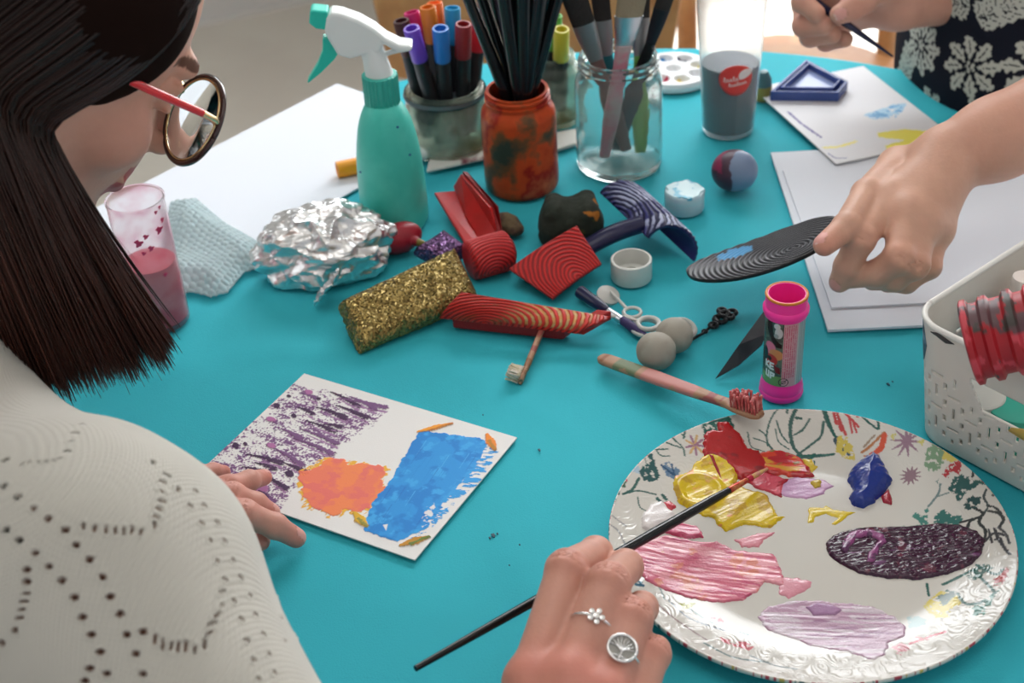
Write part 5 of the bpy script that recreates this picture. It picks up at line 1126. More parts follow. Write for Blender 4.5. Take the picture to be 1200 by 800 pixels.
# ---- bubble bottle
b = P(915, 459); b[2] = TZ + .0008; H = hgt(b, 343); rw = pxr(b, 49)
t = thing('bubble_bottle', 'open bright pink bubble bottle with a printed label, behind the plate', 'bottle', b)
pink = mat('hot_pink_plastic', L(250, 52, 160), .3, sss=0); ob = mat('orange_paint_rim', L(206, 120, 36), .35)
rl = rw * .90; prof = [(0, 0), (rw * 1.02, 0), (rw * 1.05, .002), (rw * 1.03, H * .05), (rw * 1.0, H * .055), (rw * 1.03, H * .075), (rw * 1.0, H * .10), (rw * .97, H * .13), (rl, H * .16), (rl, H * .80), (rl * 1.10, H * .805), (rl * 1.18, H * .84), (rl * 1.19, H * .87), (rl * 1.12, H * .885), (rl * 1.07, H * .89), (rl * 1.07, H * .985), (rl * 1.04, H),
        (rl * .93, H), (rl * .91, H * .9), (rl * .88, H * .88), (rl * .80, H * .70), (rl * .80, .004), (0, .004)]
lathe('bottle_body', b, prof, pink, t, n=64)
aa = np.arange(64) * 2 * math.pi / 64; V, Fq = tube_vf(np.array([b + [rl * 1.03 * math.cos(a_), rl * 1.03 * math.sin(a_), H - .0006] for a_ in np.append(aa, aa[:2])]), .0011 * 1.0, 8); mesh('painted_lip', V, Fq, ob, t)
# wrap-around label painted as vertex colours on its own sleeve
na_, nh_ = 700, 260; A2, Hh = np.meshgrid(np.linspace(-math.pi, math.pi, na_), np.linspace(H * .165, H * .795, nh_)); rr = rl + .0004
lc = np.tile(lin((170, 172, 172)), (nh_, na_, 1)); Xl = A2 * rl; Yl = Hh - H * .165; HL = H * .63; n_ = fbm(Xl * 150, Yl * 150, 3, 3)
front = (A2 < -.24) & (A2 > -2.6); lc[front] = lin((88, 112, 100)); lc[front & (n_ > .52)] = lin((70, 86, 80)); lc[front & (Yl < HL * .16)] = lin((110, 150, 90))
def lp(pts, c_): 
    global lc
    d_ = sdf_poly(Xl, Yl, np.array([(x * rl, y * HL) for x, y in pts])); a_ = np.clip(-d_ / .0003 + .5, 0, 1)[..., None]; lc = lc * (1 - a_) + lin(c_) * a_
def lel(x, y, rx, ry, c_):
    global lc
    a_ = np.clip((1 - np.hypot((Xl - x * rl) / rx, (Yl - y * HL) / ry)) * 6, 0, 1)[..., None]; lc = lc * (1 - a_) + lin(c_) * a_
lp([(-1.25, 1.0), (-.9, 1.0), (-.75, .78), (-.45, .70), (-.3, .68), (-.3, .62), (-.6, .62), (-.9, .72), (-1.2, .86)], (22, 22, 24)); lel(-.50, .85, .0032, .0048, (200, 204, 206)); lel(-.60, .95, .0026, .0026, (206, 206, 206)); lel(-.62, .80, .002, .002, (150, 160, 160))
lel(-.95, .58, .005, .006, (214, 120, 150)); lel(-.6, .5, .006, .005, (206, 140, 90)); lel(-.85, .4, .0055, .0055, (180, 50, 46)); lel(-.95, .42, .0022, .0022, (60, 20, 20)); lp([(-.7, .34), (-.36, .30), (-.3, .20), (-.55, .22)], (120, 30, 36)); lel(-1.25, .46, .003, .007, (40, 40, 40))
# white letters of the label's name, cut short by the turn of the bottle:  K E  /  U P
def lst(pts, w, c_):
    global lc
    for a_, b_ in zip(pts[:-1], pts[1:]):
        a_ = np.array([a_[0] * rl, a_[1] * HL]); b_ = np.array([b_[0] * rl, b_[1] * HL]); d_ = b_ - a_; t_ = np.clip(((Xl - a_[0]) * d_[0] + (Yl - a_[1]) * d_[1]) / (d_ @ d_), 0, 1); q_ = np.clip((w - np.hypot(Xl - a_[0] - t_ * d_[0], Yl - a_[1] - t_ * d_[1])) / .0003 + .5, 0, 1)[..., None]; lc = lc * (1 - q_) + lin(c_) * q_
W2 = (225, 228, 228)
for s_ in ([(-1.18, .27), (-1.18, .36)], [(-.98, .36), (-1.17, .31), (-.98, .27)], [(-.70, .35), (-.88, .35), (-.88, .26), (-.70, .26)], [(-.88, .305), (-.72, .305)], [(-1.12, .21), (-1.12, .13), (-.95, .12), (-.95, .21)], [(-.82, .11), (-.82, .20), (-.64, .19), (-.66, .155), (-.82, .15)]): lst(s_, .0007, W2)
pan = (A2 > -.24) & (A2 < .50); lc[pan] = lin((212, 160, 168)); txt = pan & (A2 > -.20) & (A2 < .46) & (np.sin(A2 * rl / .00075 * 3.1) > -.1) & (vnoise(A2 * 9, Yl * 2600, 4) > .32) & (Yl > HL * .14) & (Yl < HL * .985); lc[txt] = lin((196, 96, 120))
ctr = (.02, .075); q_ = np.hypot(Xl - ctr[0] * rl - -.002, Yl - ctr[1] * HL); lc[(q_ < .0036) & (q_ > .0030)] = lin((70, 60, 66)); lc[(np.abs(Xl + .002 - ctr[0] * rl - (Yl - ctr[1] * HL)) < .0004) & (q_ < .0033)] = lin((70, 60, 66)); lc[(q_ < .0016) & (q_ > .0011)] = lin((90, 70, 80))
lc[(np.abs(A2 - .55) < .04) & (Yl > 0)] = lin((196, 190, 186)); sv = (A2 > .6); lc[sv & (np.sin(A2 * rl / .0012 * 3) > .2)] = lin((150, 154, 156))
V = np.stack([b[0] + rr * np.sin(A2), b[1] - rr * np.cos(A2), b[2] + Hh], -1).reshape(-1, 3)
lb = mesh('label', V, grid_faces(na_, nh_), mat('printed_label', attr=True, rough=.25, metal=.15), t, col=lc.reshape(-1, 3)); so = lb.modifiers.new('s', 'SOLIDIFY'); so.thickness = .0002; so.offset = -1

# ---- two small grey balls stuck together
for (x, y, w, lab) in [(769, 411, 46, 'light grey clay ball at the tail of the red-bristled toothbrush'), (790, 393, 44, 'light grey clay ball touching the nearer one, beside the bubble wand')]:
    r_ = pxr(P(x, y), w); c = P(x, y + 3, 0) + [0, 0, r_]; c = P(x, y, r_); S_ = SDF(c - .03, c + .03, .0012); S_.ell(c, (r_, r_ * .97, r_ * .95)); V, Fc = S_.mesh(1); V = V + vnormals(V, Fc) * ((noise3(V, 90, x) - .5) * .0016)[:, None]; V[:, 2] += TZ + .0008 - V[:, 2].min()
    o = mesh('clay_ball', V, Fc, mat('grey_clay', L(158, 152, 140), .7, var=L(146, 138, 126), vscale=60, bump=.1, bscale=300)); tag(o, lab, 'ball', 'grey clay balls')
# ---- bubble wand
wc_ = mat('cream_plastic', L(196, 194, 188), .4)
t = thing('bubble_wand', 'off-white plastic bubble wand with rings, in front of the white cap', 'bubble wand', P(740, 360, .001))
def ring(name, c, r, w, n_=None, par=t, m_=wc_):
    n_ = np.array([0, 0, 1.0]) if n_ is None else norm(n_); x, y, _ = frame(n_); a_ = np.linspace(0, 2 * math.pi, 34); pts = c + np.outer(np.cos(a_) * r, x) + np.outer(np.sin(a_) * r, y); return tube(name, pts, w, m_, par, n=8)
lathe('disc_end', P(713, 345, .004), [(0, -.0025), (.0095, -.0022), (.0095, .0), (.004, .0015), (0, .002)], wc_, t, n=28, axis=norm((.25, -.3, .9)))
tube('stem', [P(716, 342, .007), P(735, 362, .006)], .0014, wc_, t); ring('ring', P(741, 366, .006), .0068, .0015); tube('cross_stem', [P(704, 371, .006), P(728, 371, .006), P(752, 377, .006)], .0014, wc_, t, k=8); ring('ring', P(760, 379, .007), .0082, .0020); ring('ring', P(757, 384, .004), .0108, .0016)
ring('ring', P(802, 384, .006), .0085, .0022, (.3, -.2, .9), t)
# navy stick brush under the wand
t = thing('paintbrush', 'navy-handled brush with silver ferrule lying under the bubble wand', 'paintbrush', P(715, 370, .001))
tube('handle', [P(680, 342, .006), P(700, 356, .006), P(712, 364, .005)], [.0055, .0048, .0034], mat('navy_plastic', L(26, 26, 66), .3), t, k=12); tube('ferrule', [P(710, 362, .005), P(730, 376, .0045)], [.0028, .0034], steel, t); tube('bristles', [P(729, 375, .0045), P(745, 386, .004), P(762, 397, .0035)], [.0036, .0042, .0014], mat('violet_bristle', L(56, 44, 92), .6), t, k=8)
# ---- black ornate clock hand
t = thing('clock_hand', 'thin black ornate clock hand beside the grey balls', 'clock hand', P(835, 380, .002)); mk_ = mat('black_metal', L(24, 26, 30), .35, metal=.5)
tube('shaft', [P(804, 402, .0022), P(826, 389, .0022), P(842, 374, .0022)], [.0008, .0013, .0016], mk_, t, n=8)
for (x, y, r, w) in [(826, 388, .0018, .001), (836, 381, .0030, .0016), (844, 374, .0046, .0020)]: ring('ring', P(x, y, .0024), r, w, None, t, mk_)
for (x, y, r) in [(849, 368, .0038), (858, 366, .0034), (846, 364, .0030), (855, 371, .003)]: ring('scroll', P(x, y, .003), r, .0017, None, t, mk_)
# ---- black scraper leaning on the bubble bottle
q = [P(838, 444, .0012), P(866, 404, .020), P(897, 362, .036), P(898, 392, .024), P(893, 404, .018), P(866, 428, .008)]
nq = norm(np.cross(q[2] - q[0], q[3] - q[0])); o = prism('scraper', q, -.0011, .0011, mat('dark_plastic', L(34, 40, 46), .28), bev=.0006, axes=nq); tag(o, 'dark flat plastic scraper leaning against the pink bubble bottle', 'scraper')
# ---- orange marker on the white sheet
a0 = P(395, 199, .010); a1 = P(455, 187, .010); t = thing('marker_pen', 'orange-capped marker lying on the white sheet behind the spray bottle', 'marker', (a0 + a1) / 2 - [0, 0, .0075]); dd = norm(a1 - a0)
lathe('cap', a0, [(0, .004), (.0055, .004), (.0058, 0), (.0078, 0), (.0078, .030), (0, .030)], mat('orange_cap', L(240, 158, 26), .35), t, n=28, axis=dd); lathe('barrel', a0, [(.0068, .029), (.0068, .085), (.005, .09), (0, .09)], mat('white_plastic', L(232, 236, 234), .35), t, n=24, axis=dd)

# ---- white perforated basket
zt = .097; d1 = norm((.62, -.78, 0)); d2 = np.array([-d1[1], d1[0], 0]); LX, LY, RC = .23, .17, .024; Cb = P(1090, 374, zt) + [RC, 0, 0] - RC * (d1 + d2)
Cb[2] = TZ + .0008
def rr_path(inset, n=900):
    segs = []; a_, b_ = LX - inset, LY - inset
    pts = []; r = RC
    cs = [(inset + r, inset + r, 180, 270), (a_ - r, inset + r, 270, 360), (a_ - r, b_ - r, 0, 90), (inset + r, b_ - r, 90, 180)]
    for cx, cy, s0, s1 in cs:
        for q_ in np.linspace(math.radians(s0), math.radians(s1), 18): pts.append((cx + r * math.cos(q_), cy + r * math.sin(q_)))
    pts = np.array(pts + [pts[0]]); L_ = np.append(0, np.cumsum(np.linalg.norm(np.diff(pts, axis=0), axis=1))); s = np.linspace(0, L_[-1], n, endpoint=False); return np.stack([np.interp(s, L_, pts[:, 0]), np.interp(s, L_, pts[:, 1])], 1), s, L_[-1]
nS = 1000; p0_, sS, Ltot = rr_path(.006, nS); p1_, _, _ = rr_path(-.002, nS); nH = 112
V = []
for i in range(nH):
    f = i / (nH - 1); xy = p0_ * (1 - f) + p1_ * f; xy = xy + 0 * f
    V.append(Cb + np.outer(xy[:, 0], d1) + np.outer(xy[:, 1], d2) + [0, 0, zt * f])
V = np.concatenate(V); qi = np.arange(nH - 1)[:, None] * nS; j = np.arange(nS)[None]; k = (j + 1) % nS; Fq = np.stack([qi + j, qi + k, qi + nS + k, qi + nS + j], -1).reshape(-1, 4)
sc_ = (np.tile(sS, nH - 1) + sS[1] / 2); hf = np.repeat((np.arange(nH - 1) + .5) / (nH - 1), nS) * zt
# slots: a lattice of little bars and windows; the front wall starts at s=0 and the handle hole is cut in it
pit = .0135; uu = sc_ / pit; vv = hf / pit; ju = uu - np.floor(uu); jv = vv - np.floor(vv); par_ = (np.floor(uu) + np.floor(vv)) % 2
hb = (abs(ju - .5) < .36) & (abs(jv - .5) < .07) & (par_ == 0); vb = (abs(jv - .5) < .36) & (abs(ju - .5) < .06) & (par_ == 1); wn_ = ((np.minimum(abs(ju), abs(1 - ju)) < .11) & (np.minimum(abs(jv), abs(1 - jv)) < .19))
topl = zt * .62 + 0 * sc_; s_f = sc_
# the solid upper part dips lower in the middle of each long wall
hole = (hb | vb | wn_) & (hf > .008) & (hf < np.where((sc_ > .05) & (sc_ < .40), zt * .50, zt * .66))
hx = (sc_ - .085) ; hand = (sc_ > .058 + np.clip((zt * .70 - hf) * .5, 0, 1)) & (sc_ < .165) & (hf > zt * .50 - 0 * hx) & (hf < zt * .74)
keep = ~(hole | hand); Fq = Fq[keep]
bk_ = thing('storage_basket', 'white perforated plastic basket of art supplies at the right edge', 'basket', Cb + d1 * LX / 2 + d2 * LY / 2)
bwm = mat('basket_plastic', L(220, 216, 208), .4, var=L(214, 208, 198), vscale=12)
o = mesh('basket_wall', V, Fq, bwm, bk_); so = o.modifiers.new('s', 'SOLIDIFY'); so.thickness = .0022; so.offset = 0
rp_ = [Cb + d1 * x + d2 * y + [0, 0, zt] for x, y in p1_[::5]]; V, Fq = tube_vf(np.array(rp_ + [rp_[0], rp_[1]]), .0021, 8); mesh('rim', V, Fq, mat('basket_rim', L(232, 230, 224), .35), bk_)
prism('basket_floor', [Cb + d1 * x + d2 * y for x, y in p0_[::10]], .0005, .003, bwm, bk_)
# blue-grey paint patches on the corner
def bwall(s, h, off=0.0012):
    f = h / zt; x = np.interp(s % Ltot, sS, p0_[:, 0]) * (1 - f) + np.interp(s % Ltot, sS, p1_[:, 0]) * f; y = np.interp(s % Ltot, sS, p0_[:, 1]) * (1 - f) + np.interp(s % Ltot, sS, p1_[:, 1]) * f
    c_ = np.array([LX / 2, LY / 2]); p = np.array([x, y]); s2 = .001; x2 = np.interp((s + s2) % Ltot, sS, p0_[:, 0]) * (1 - f) + np.interp((s + s2) % Ltot, sS, p1_[:, 0]) * f; y2 = np.interp((s + s2) % Ltot, sS, p0_[:, 1]) * (1 - f) + np.interp((s + s2) % Ltot, sS, p1_[:, 1]) * f
    t_ = np.array([x2 - x, y2 - y]); n_ = np.array([t_[1], -t_[0]]); n_ = n_ / np.linalg.norm(n_); p = p + n_ * off; return Cb + d1 * p[0] + d2 * p[1] + [0, 0, h]
def wpatch(name, outl, m_, par):
    q = [bwall(s, h) for s, h in outl]; c_ = bwall(np.mean([s for s, _ in outl]), np.mean([h for _, h in outl]), .0014); n = len(q); o = mesh(name, [c_] + q, [(0, 1 + i, 1 + (i + 1) % n) for i in range(n)], m_, par); so = o.modifiers.new('s', 'SOLIDIFY'); so.thickness = .0004; so.offset = 1; return o
blt = mat('dried_blue_paint', L(104, 140, 160), .45, var=L(60, 84, 100), vscale=120)
wpatch('paint_drip', [(.014, zt * .60), (.020, zt * .66), (.024, zt * .80), (.021, zt * .90), (.017, zt * .97), (.013, zt * .86), (.009, zt * .74)], blt, bk_)
wpatch('paint_smudge', [(.028, zt * .955), (.040, zt * .93), (.046, zt * .955), (.034, zt * .985)], mat('dried_dark_paint', L(70, 66, 66), .5), bk_)
wpatch('paint_smudge', [(.088, zt * .46), (.104, zt * .44), (.110, zt * .50), (.098, zt * .54), (.090, zt * .50)], mat('dried_yellow_paint', L(206, 176, 90), .5), bk_)
# ---- things in the basket
def stand(name, label, cat, px, h, r, H, prof_fn, group=None):
    b = P(px[0], px[1], h); b[2] = TZ + .0045; return b
def pot(label, px, top_h, r, col, lidc, lid=.7):
    q_ = P(px[0], px[1], top_h + .0036); b = np.array([q_[0], q_[1], TZ + .0045]); w_ = b - Cb; x_ = min(LX - .012 - r, max(.011 + r, w_ @ d1)); y_ = min(LY - .012 - r, max(.011 + r, w_ @ d2)); b = Cb + d1 * x_ + d2 * y_ + [0, 0, .0036]; H = top_h
    t = thing('paint_pot', label, 'paint pot', b)
    lathe('pot', b, [(0, 0), (r * .95, 0), (r, .002), (r, H * lid)], mat('pot_%d_%d_%d' % col, L(*col), .35, trans=.0), t, n=40); lathe('lid', b, [(r * 1.03, H * lid), (r * 1.05, H * (lid + .05)), (r * 1.05, H * .97), (r * .98, H), (0, H)], mat('lid_%d_%d_%d' % lidc, L(*lidc), .35), t, n=48, wob=lambda a, h: .012 * np.sin(a * 24)); return b
print('pots', [np.round([(q - Cb) @ d1, (q - Cb) @ d2], 3).tolist() for q in (
pot('teal paint pot behind the hole in the basket front', (1192, 474), .034, .019, (60, 170, 150), (60, 176, 156), .6),
pot('pale paint pot beside the teal one inside the basket', (1146, 462), .036, .017, (196, 200, 190), (206, 206, 200), .6),
pot('glitter pot with a green ring below its pale cap in the basket corner', (1144, 354), .078, .0125, (120, 160, 190), (150, 196, 196), .8),
pot('tall white tube with an orange lower half near the basket back wall', (1194, 322), .088, .0085, (224, 110, 60), (226, 214, 206), .82),
pot('short white tub behind the red ribbed tube in the basket', (1186, 352), .070, .016, (226, 226, 222), (216, 218, 220), .8))])
# ---- ribbed red roller resting on the basket rim
a0 = P(1134, 402, .124); a1 = PD(1262, 372, proj(a0)[2] * .975); rw = 51 / FPX * proj(a0)[2]
t = thing('ribbed_tube', 'thick red ribbed rubber tube smeared with grey, resting on the basket rim', 'rubber tube', (a0 + a1) / 2)
dx = norm(a1 - a0); Ln = np.linalg.norm(a1 - a0); s_ = np.linspace(0, 1, 200); rib = np.clip(np.sin(s_ * Ln / .0125 * 2 * math.pi + .6 * np.sin(s_ * 9)) * 1.6, -.35, 1) ; prof = [(0, .006), (rw * .80, .006), (rw * .84, .0005)] + [(rw * (.92 + .085 * r_), s * Ln) for s, r_ in zip(s_, rib)] + [(0, Ln)]
V, Fq = lathe_vf(a0, prof, 72, axis=dx); n_ = noise3(V, 70, 3, 4); n2 = noise3(V, 110, 12, 4); cc = np.tile(lin((168, 30, 40)), (len(V), 1)); cc[n_ > .57] = lin((96, 66, 70)); cc[(n2 > .60)] = lin((70, 64, 60)); cc[n2 < .40] = lin((200, 66, 78))
mesh('tube_body', V, Fq, mat('ribbed_rubber', attr=True, rough=.4, bump=.2, bscale=200), t, col=cc)
# ================================================================ PEOPLE
skin_m = mat('skin', attr=True, rough=.48, sss=.12, bump=.22, bscale=420, bdist=.0008, spec=.35)
def skin_cols(V, base, red, spots, nails=(), dark=()):
    c = np.tile(lin(base), (len(V), 1)); n = noise3(V, 55, 3); n2 = noise3(V, 260, 8)
    c = c * (1 + .22 * (n - .5) + .14 * (n2 - .5))[:, None]
    for p, r, s in spots:
        w = s * np.exp(-(np.linalg.norm(V - p, axis=1) / r) ** 2)[:, None]; c = c * (1 - w) + lin(red) * w
    for p, ax_, n_, l, w_, tip in nails:
        q = V - p; u = q @ ax_; v = q @ np.cross(n_, ax_); z = q @ n_
        m_ = (np.abs(u / l) ** 2.6 + np.abs(v / w_) ** 2.6 < 1) & (z > -.004); c[m_] = lin((218, 162, 152)); c[m_ & (u > l * .72)] = lin((226, 200, 190))
        e_ = (np.abs(u / l) ** 2.6 + np.abs(v / w_) ** 2.6); c[(z > -.004) & (e_ > 1) & (e_ < 1.35)] *= .82
    return c
def build_hand(fingers, palm, extra, vox, k=.0045, pad=.02, creases=(), nails=()):
    """fingers: list of (joints, radii); palm: list of (a, b, ra, rb)"""
    pts = np.vstack([np.array(j) for j, _ in fingers] + [np.array([a, b]) for a, b, _, _ in palm + extra])
    S_ = SDF(pts.min(0) - pad - .02, pts.max(0) + pad + .02, vox)
    for a, b, ra, rb in extra: S_.cone(a, b, ra, rb, k=.012)
    for a, b, ra, rb in palm: S_.cone(a, b, ra, rb, k=.010)
    for j, r in fingers:
        # each finger blends with the palm through its first bone only
        F_ = SDF(S_.lo, S_.lo + (S_.n - 1) * vox, vox) if False else None
        j = [np.array(q) for q in j]
        for i in range(len(j) - 1):
            S_.cone(j[i], j[i + 1], r[i], r[i + 1], k=.0062 if i == 0 else .0022)
        for i in range(1, len(j) - 1): S_.ell(j[i], r[i] * 1.04, k=.003)
    for a, b, r in creases: S_.cone(a, b, r, r, k=.0014, neg=True)
    return S_.mesh(2)
def crease_on(j0, j1, j2, r, n=3, sp=.0022, w=.0006):
    """fine skin folds across the back of a joint"""
    j0, j1, j2 = map(np.array, (j0, j1, j2)); d = norm(norm(j1 - j0) + norm(j2 - j1)); out = norm(norm(j1 - j0) - norm(j2 - j1)) if np.linalg.norm(norm(j1 - j0) - norm(j2 - j1)) > .15 else np.array([0, 0, 1.0]); out = norm(out - d * (out @ d)); sd = np.cross(d, out); res = []
    for i in range(n):
        o = (i - (n - 1) / 2) * sp
        for a in np.linspace(-.8, .6, 5):
            p = j1 + d * o + (out * math.cos(a) + sd * math.sin(a)) * (r * 1.03); q = j1 + d * o + (out * math.cos(a + .35) + sd * math.sin(a + .35)) * (r * 1.03); res.append((p, q, w))
    return res

# ---------------- woman: right hand holding the brush (foreground)
HD = .0
RHf = [([P(622, 800, .062), P(664, 668, .082), P(698, 648, .058), P(690, 668, .036)], [.0125, .0115, .0096, .0078]),
       ([P(668, 800, .068), P(713, 684, .084), P(733, 664, .056), P(722, 682, .036)], [.0125, .0118, .0098, .0080]),
       ([P(706, 822, .064), P(741, 724, .075), P(752, 712, .048), P(735, 725, .032)], [.0118, .0108, .0090, .0076]),
       ([P(735, 850, .052), P(765, 766, .060), P(768, 762, .038), P(748, 772, .026)], [.0106, .0094, .0080, .0068]),
       ([P(640, 905, .040), P(625, 790, .040), P(648, 728, .040), P(684, 690, .036)], [.0165, .0128, .0106, .0086])]
RW = P(690, 985, .055); REl = np.array([-.10, .33, TZ + .045])
palm = [(RW, RHf[i][0][0], .020, .0135) for i in range(4)] + [(RHf[0][0][0], RHf[1][0][0], .0125, .0125), (RHf[1][0][0], RHf[2][0][0], .0125, .012), (RHf[2][0][0], RHf[3][0][0], .012, .0108), (RHf[4][0][0], RHf[0][0][0] + [0, 0, -.012], .016, .011)]
cr = []
for j, r in RHf[:4]: cr += crease_on(j[0], j[1], j[2], r[1], 3, .0026, .00042)
V1, F1 = build_hand(RHf, palm, [(RW, RW + (REl - RW) * .35, .024, .028)], .0013, creases=cr)
sp = [(np.array(j[0]) + [0, 0, .010], .016, .55) for j, _ in RHf[:4]] + [(np.array(j[1]) + [0, 0, .006], .010, .35) for j, _ in RHf[:4]]
C1 = skin_cols(V1, (200, 146, 128), (196, 106, 92), sp)

# ---------------- woman: left hand resting on the card
LHf = [([P(232, 578, .026), P(268, 570, .030), P(292, 563, .024), P(309, 559, .014)], [.0088, .0076, .0068, .0060]),      # ring finger (far)
       ([P(236, 585, .032), P(272, 580, .036), P(300, 590, .026), P(318, 600, .016)], [.0092, .0084, .0072, .0062]),       # middle
       ([P(238, 602, .034), P(286, 602, .036), P(322, 616, .022), P(347, 630, .010)], [.0100, .0092, .0080, .0068]),       # index (near)
       ([P(205, 565, .020), P(232, 556, .020), P(250, 553, .014), P(262, 553, .009)], [.0078, .0068, .0060, .0052]),       # little
       ([P(215, 630, .020), P(255, 628, .018), P(285, 630, .013), P(305, 634, .009)], [.0110, .0092, .0080, .0066])]       # thumb under
LW = P(120, 600, .040); LEl = np.array([-.50, .66, TZ + .05])
palm = [(LW, LHf[i][0][0], .019, .0105) for i in range(4)] + [(LHf[3][0][0], LHf[0][0][0], .0085, .009), (LHf[0][0][0], LHf[1][0][0], .009, .0095), (LHf[1][0][0], LHf[2][0][0], .0095, .010), (LW, LHf[4][0][0], .016, .011)]
cr = []
for j, r in LHf[:3]: cr += crease_on(j[0], j[1], j[2], r[1], 3, .0022, .0005)
def nail_at(j, r, up_, l=.0052, w=.0042):
    a, b = np.array(j[-2]), np.array(j[-1]); ax_ = norm(b - a); n_ = norm(np.array(up_) - ax_ * (np.array(up_) @ ax_)); return (b + ax_ * r[-1] * .25 + n_ * r[-1] * .96, ax_, n_, l, w, 1)
nl = [nail_at(*LHf[0], (0, 0, 1)), nail_at(*LHf[2], (.5, .1, 1), .0062, .0046), nail_at(*LHf[1], (0, 0, 1))]
V2, F2 = build_hand(LHf, palm, [(LW, LW + (LEl - LW) * .5, .022, .026)], .0013, creases=cr, nails=nl)
C2_ = skin_cols(V2, (206, 150, 134), (204, 112, 104), [(np.array(j[-1]), .012, .5) for j, _ in LHf] + [(np.array(j[1]), .01, .35) for j, _ in LHf[:3]], nails=nl)

# ---------------- heads
def head_frame(yaw, pitch, roll=0):
    f = np.array([math.sin(yaw) * math.cos(pitch), math.cos(yaw) * math.cos(pitch), -math.sin(pitch)]); r = norm(np.cross(f, [0, 0, 1])); u = np.cross(r, f)
    c, s = math.cos(roll), math.sin(roll); r, u = r * c + u * s, u * c - r * s; return np.array([r, f, u])
def build_head(c, R, vox, neck_to, S=1.0):
    T = lambda x, y, z: c + (x * R[0] + y * R[1] + z * R[2]) * S
    S_ = SDF(np.minimum(c, neck_to) - .16, np.maximum(c, neck_to) + .16, vox); E = lambda p, r, **k: S_.ell(T(*p), np.array(r) * S, R, **k)
    E((0, -.012, .032), (.074, .092, .080), k=.01); E((0, .040, -.028), (.060, .052, .088), k=.02); E((0, .03, .035), (.066, .062, .060), k=.02)
    for s in (-1, 1):
        S_.cone(T(s * .052, -.004, -.045), T(s * .018, .072, -.092), .020 * S, .015 * S, k=.018); E((s * .040, .058, -.026), (.022, .024, .024), k=.014)
        E((s * .0305, .090, .004), (.0165, .014, .012), k=.007, neg=True)
    E((0, .080, -.094), (.020, .018, .015), k=.012)
    S_.cone(T(-.034, .087, .022), T(0, .096, .020), .0075 * S, .009 * S, k=.010); S_.cone(T(.034, .087, .022), T(0, .096, .020), .0075 * S, .009 * S, k=.010)
    S_.cone(T(0, .096, .014), T(0, .121, -.022), .0065 * S, .0085 * S, k=.008); E((0, .122, -.026), (.0110, .0110, .0100), k=.005)
    for s in (-1, 1):
        E((s * .0125, .108, -.029), (.0072, .0095, .0075), k=.004); E((s * .0065, .112, -.0365), (.0032, .005, .003), k=.0015, neg=True)
        E((s * .0305, .0795, .004), (.0125, .0125, .0125), k=.0012); S_.cone(T(s * .020, .0875, .010), T(s * .042, .0845, .010), .0030 * S, k=.0025); S_.cone(T(s * .020, .0885, -.004), T(s * .042, .0845, -.004), .0024 * S, k=.0025)
        E((s * .070, -.010, -.004), (.005, .015, .024), k=.004); E((s * .079, -.006, -.002), (.003, .008, .014), k=.003, neg=True)
    for s in (-1, 1):
        S_.cone(T(0, .103, -.054), T(s * .022, .092, -.056), .0050 * S, .0028 * S, k=.003); S_.cone(T(0, .102, -.064), T(s * .019, .092, -.059), .0058 * S, .0032 * S, k=.003)
    S_.cone(T(0, -.025, -.05), neck_to, .055 * S, .058, k=.02)
    return S_.mesh(2), T
DEPTH = .865
HR = head_frame(math.radians(54), math.radians(40), math.radians(-4)); HS = 1.05
# place the head so that the outer end of the right spectacle rim sits where the photo shows it
hinge_l = np.array([.067, .088, .012]); hinge_w = PD(241, 123, DEPTH); Hc = hinge_w - HS * (hinge_l @ HR)
NK = Hc + np.array([-.085, -.085, -.155])
(V3, F3), HT = build_head(Hc, HR, .0018, NK, HS)
loc = (V3 - Hc) @ HR.T / HS
C3 = skin_cols(V3, (206, 158, 138), (190, 100, 88), [(HT(.045, .06, -.03), .03, .35), (HT(-.045, .06, -.03), .03, .35), (HT(0, .118, -.026), .014, .35), (HT(.08, 0, 0), .03, .3)])
lips = (loc[:, 1] > .086) & (abs(loc[:, 0]) < .024) & (loc[:, 2] < -.047) & (loc[:, 2] > -.070); C3[lips] = lin((178, 88, 86))
br = (loc[:, 1] > .070) & (abs(abs(loc[:, 0]) - .032) < .020) & (abs(loc[:, 2] - .0265 + abs(abs(loc[:, 0]) - .03) * .15) < .0030); C3[br] = lin((104, 72, 58))
eye = (abs(abs(loc[:, 0]) - .0305) < .0105) & (abs(loc[:, 2] - .003) < .0042) & (loc[:, 1] > .084); C3[eye] = lin((225, 220, 216)); C3[eye & (abs(abs(loc[:, 0]) - .0315) < .0055)] = lin((70, 50, 36))

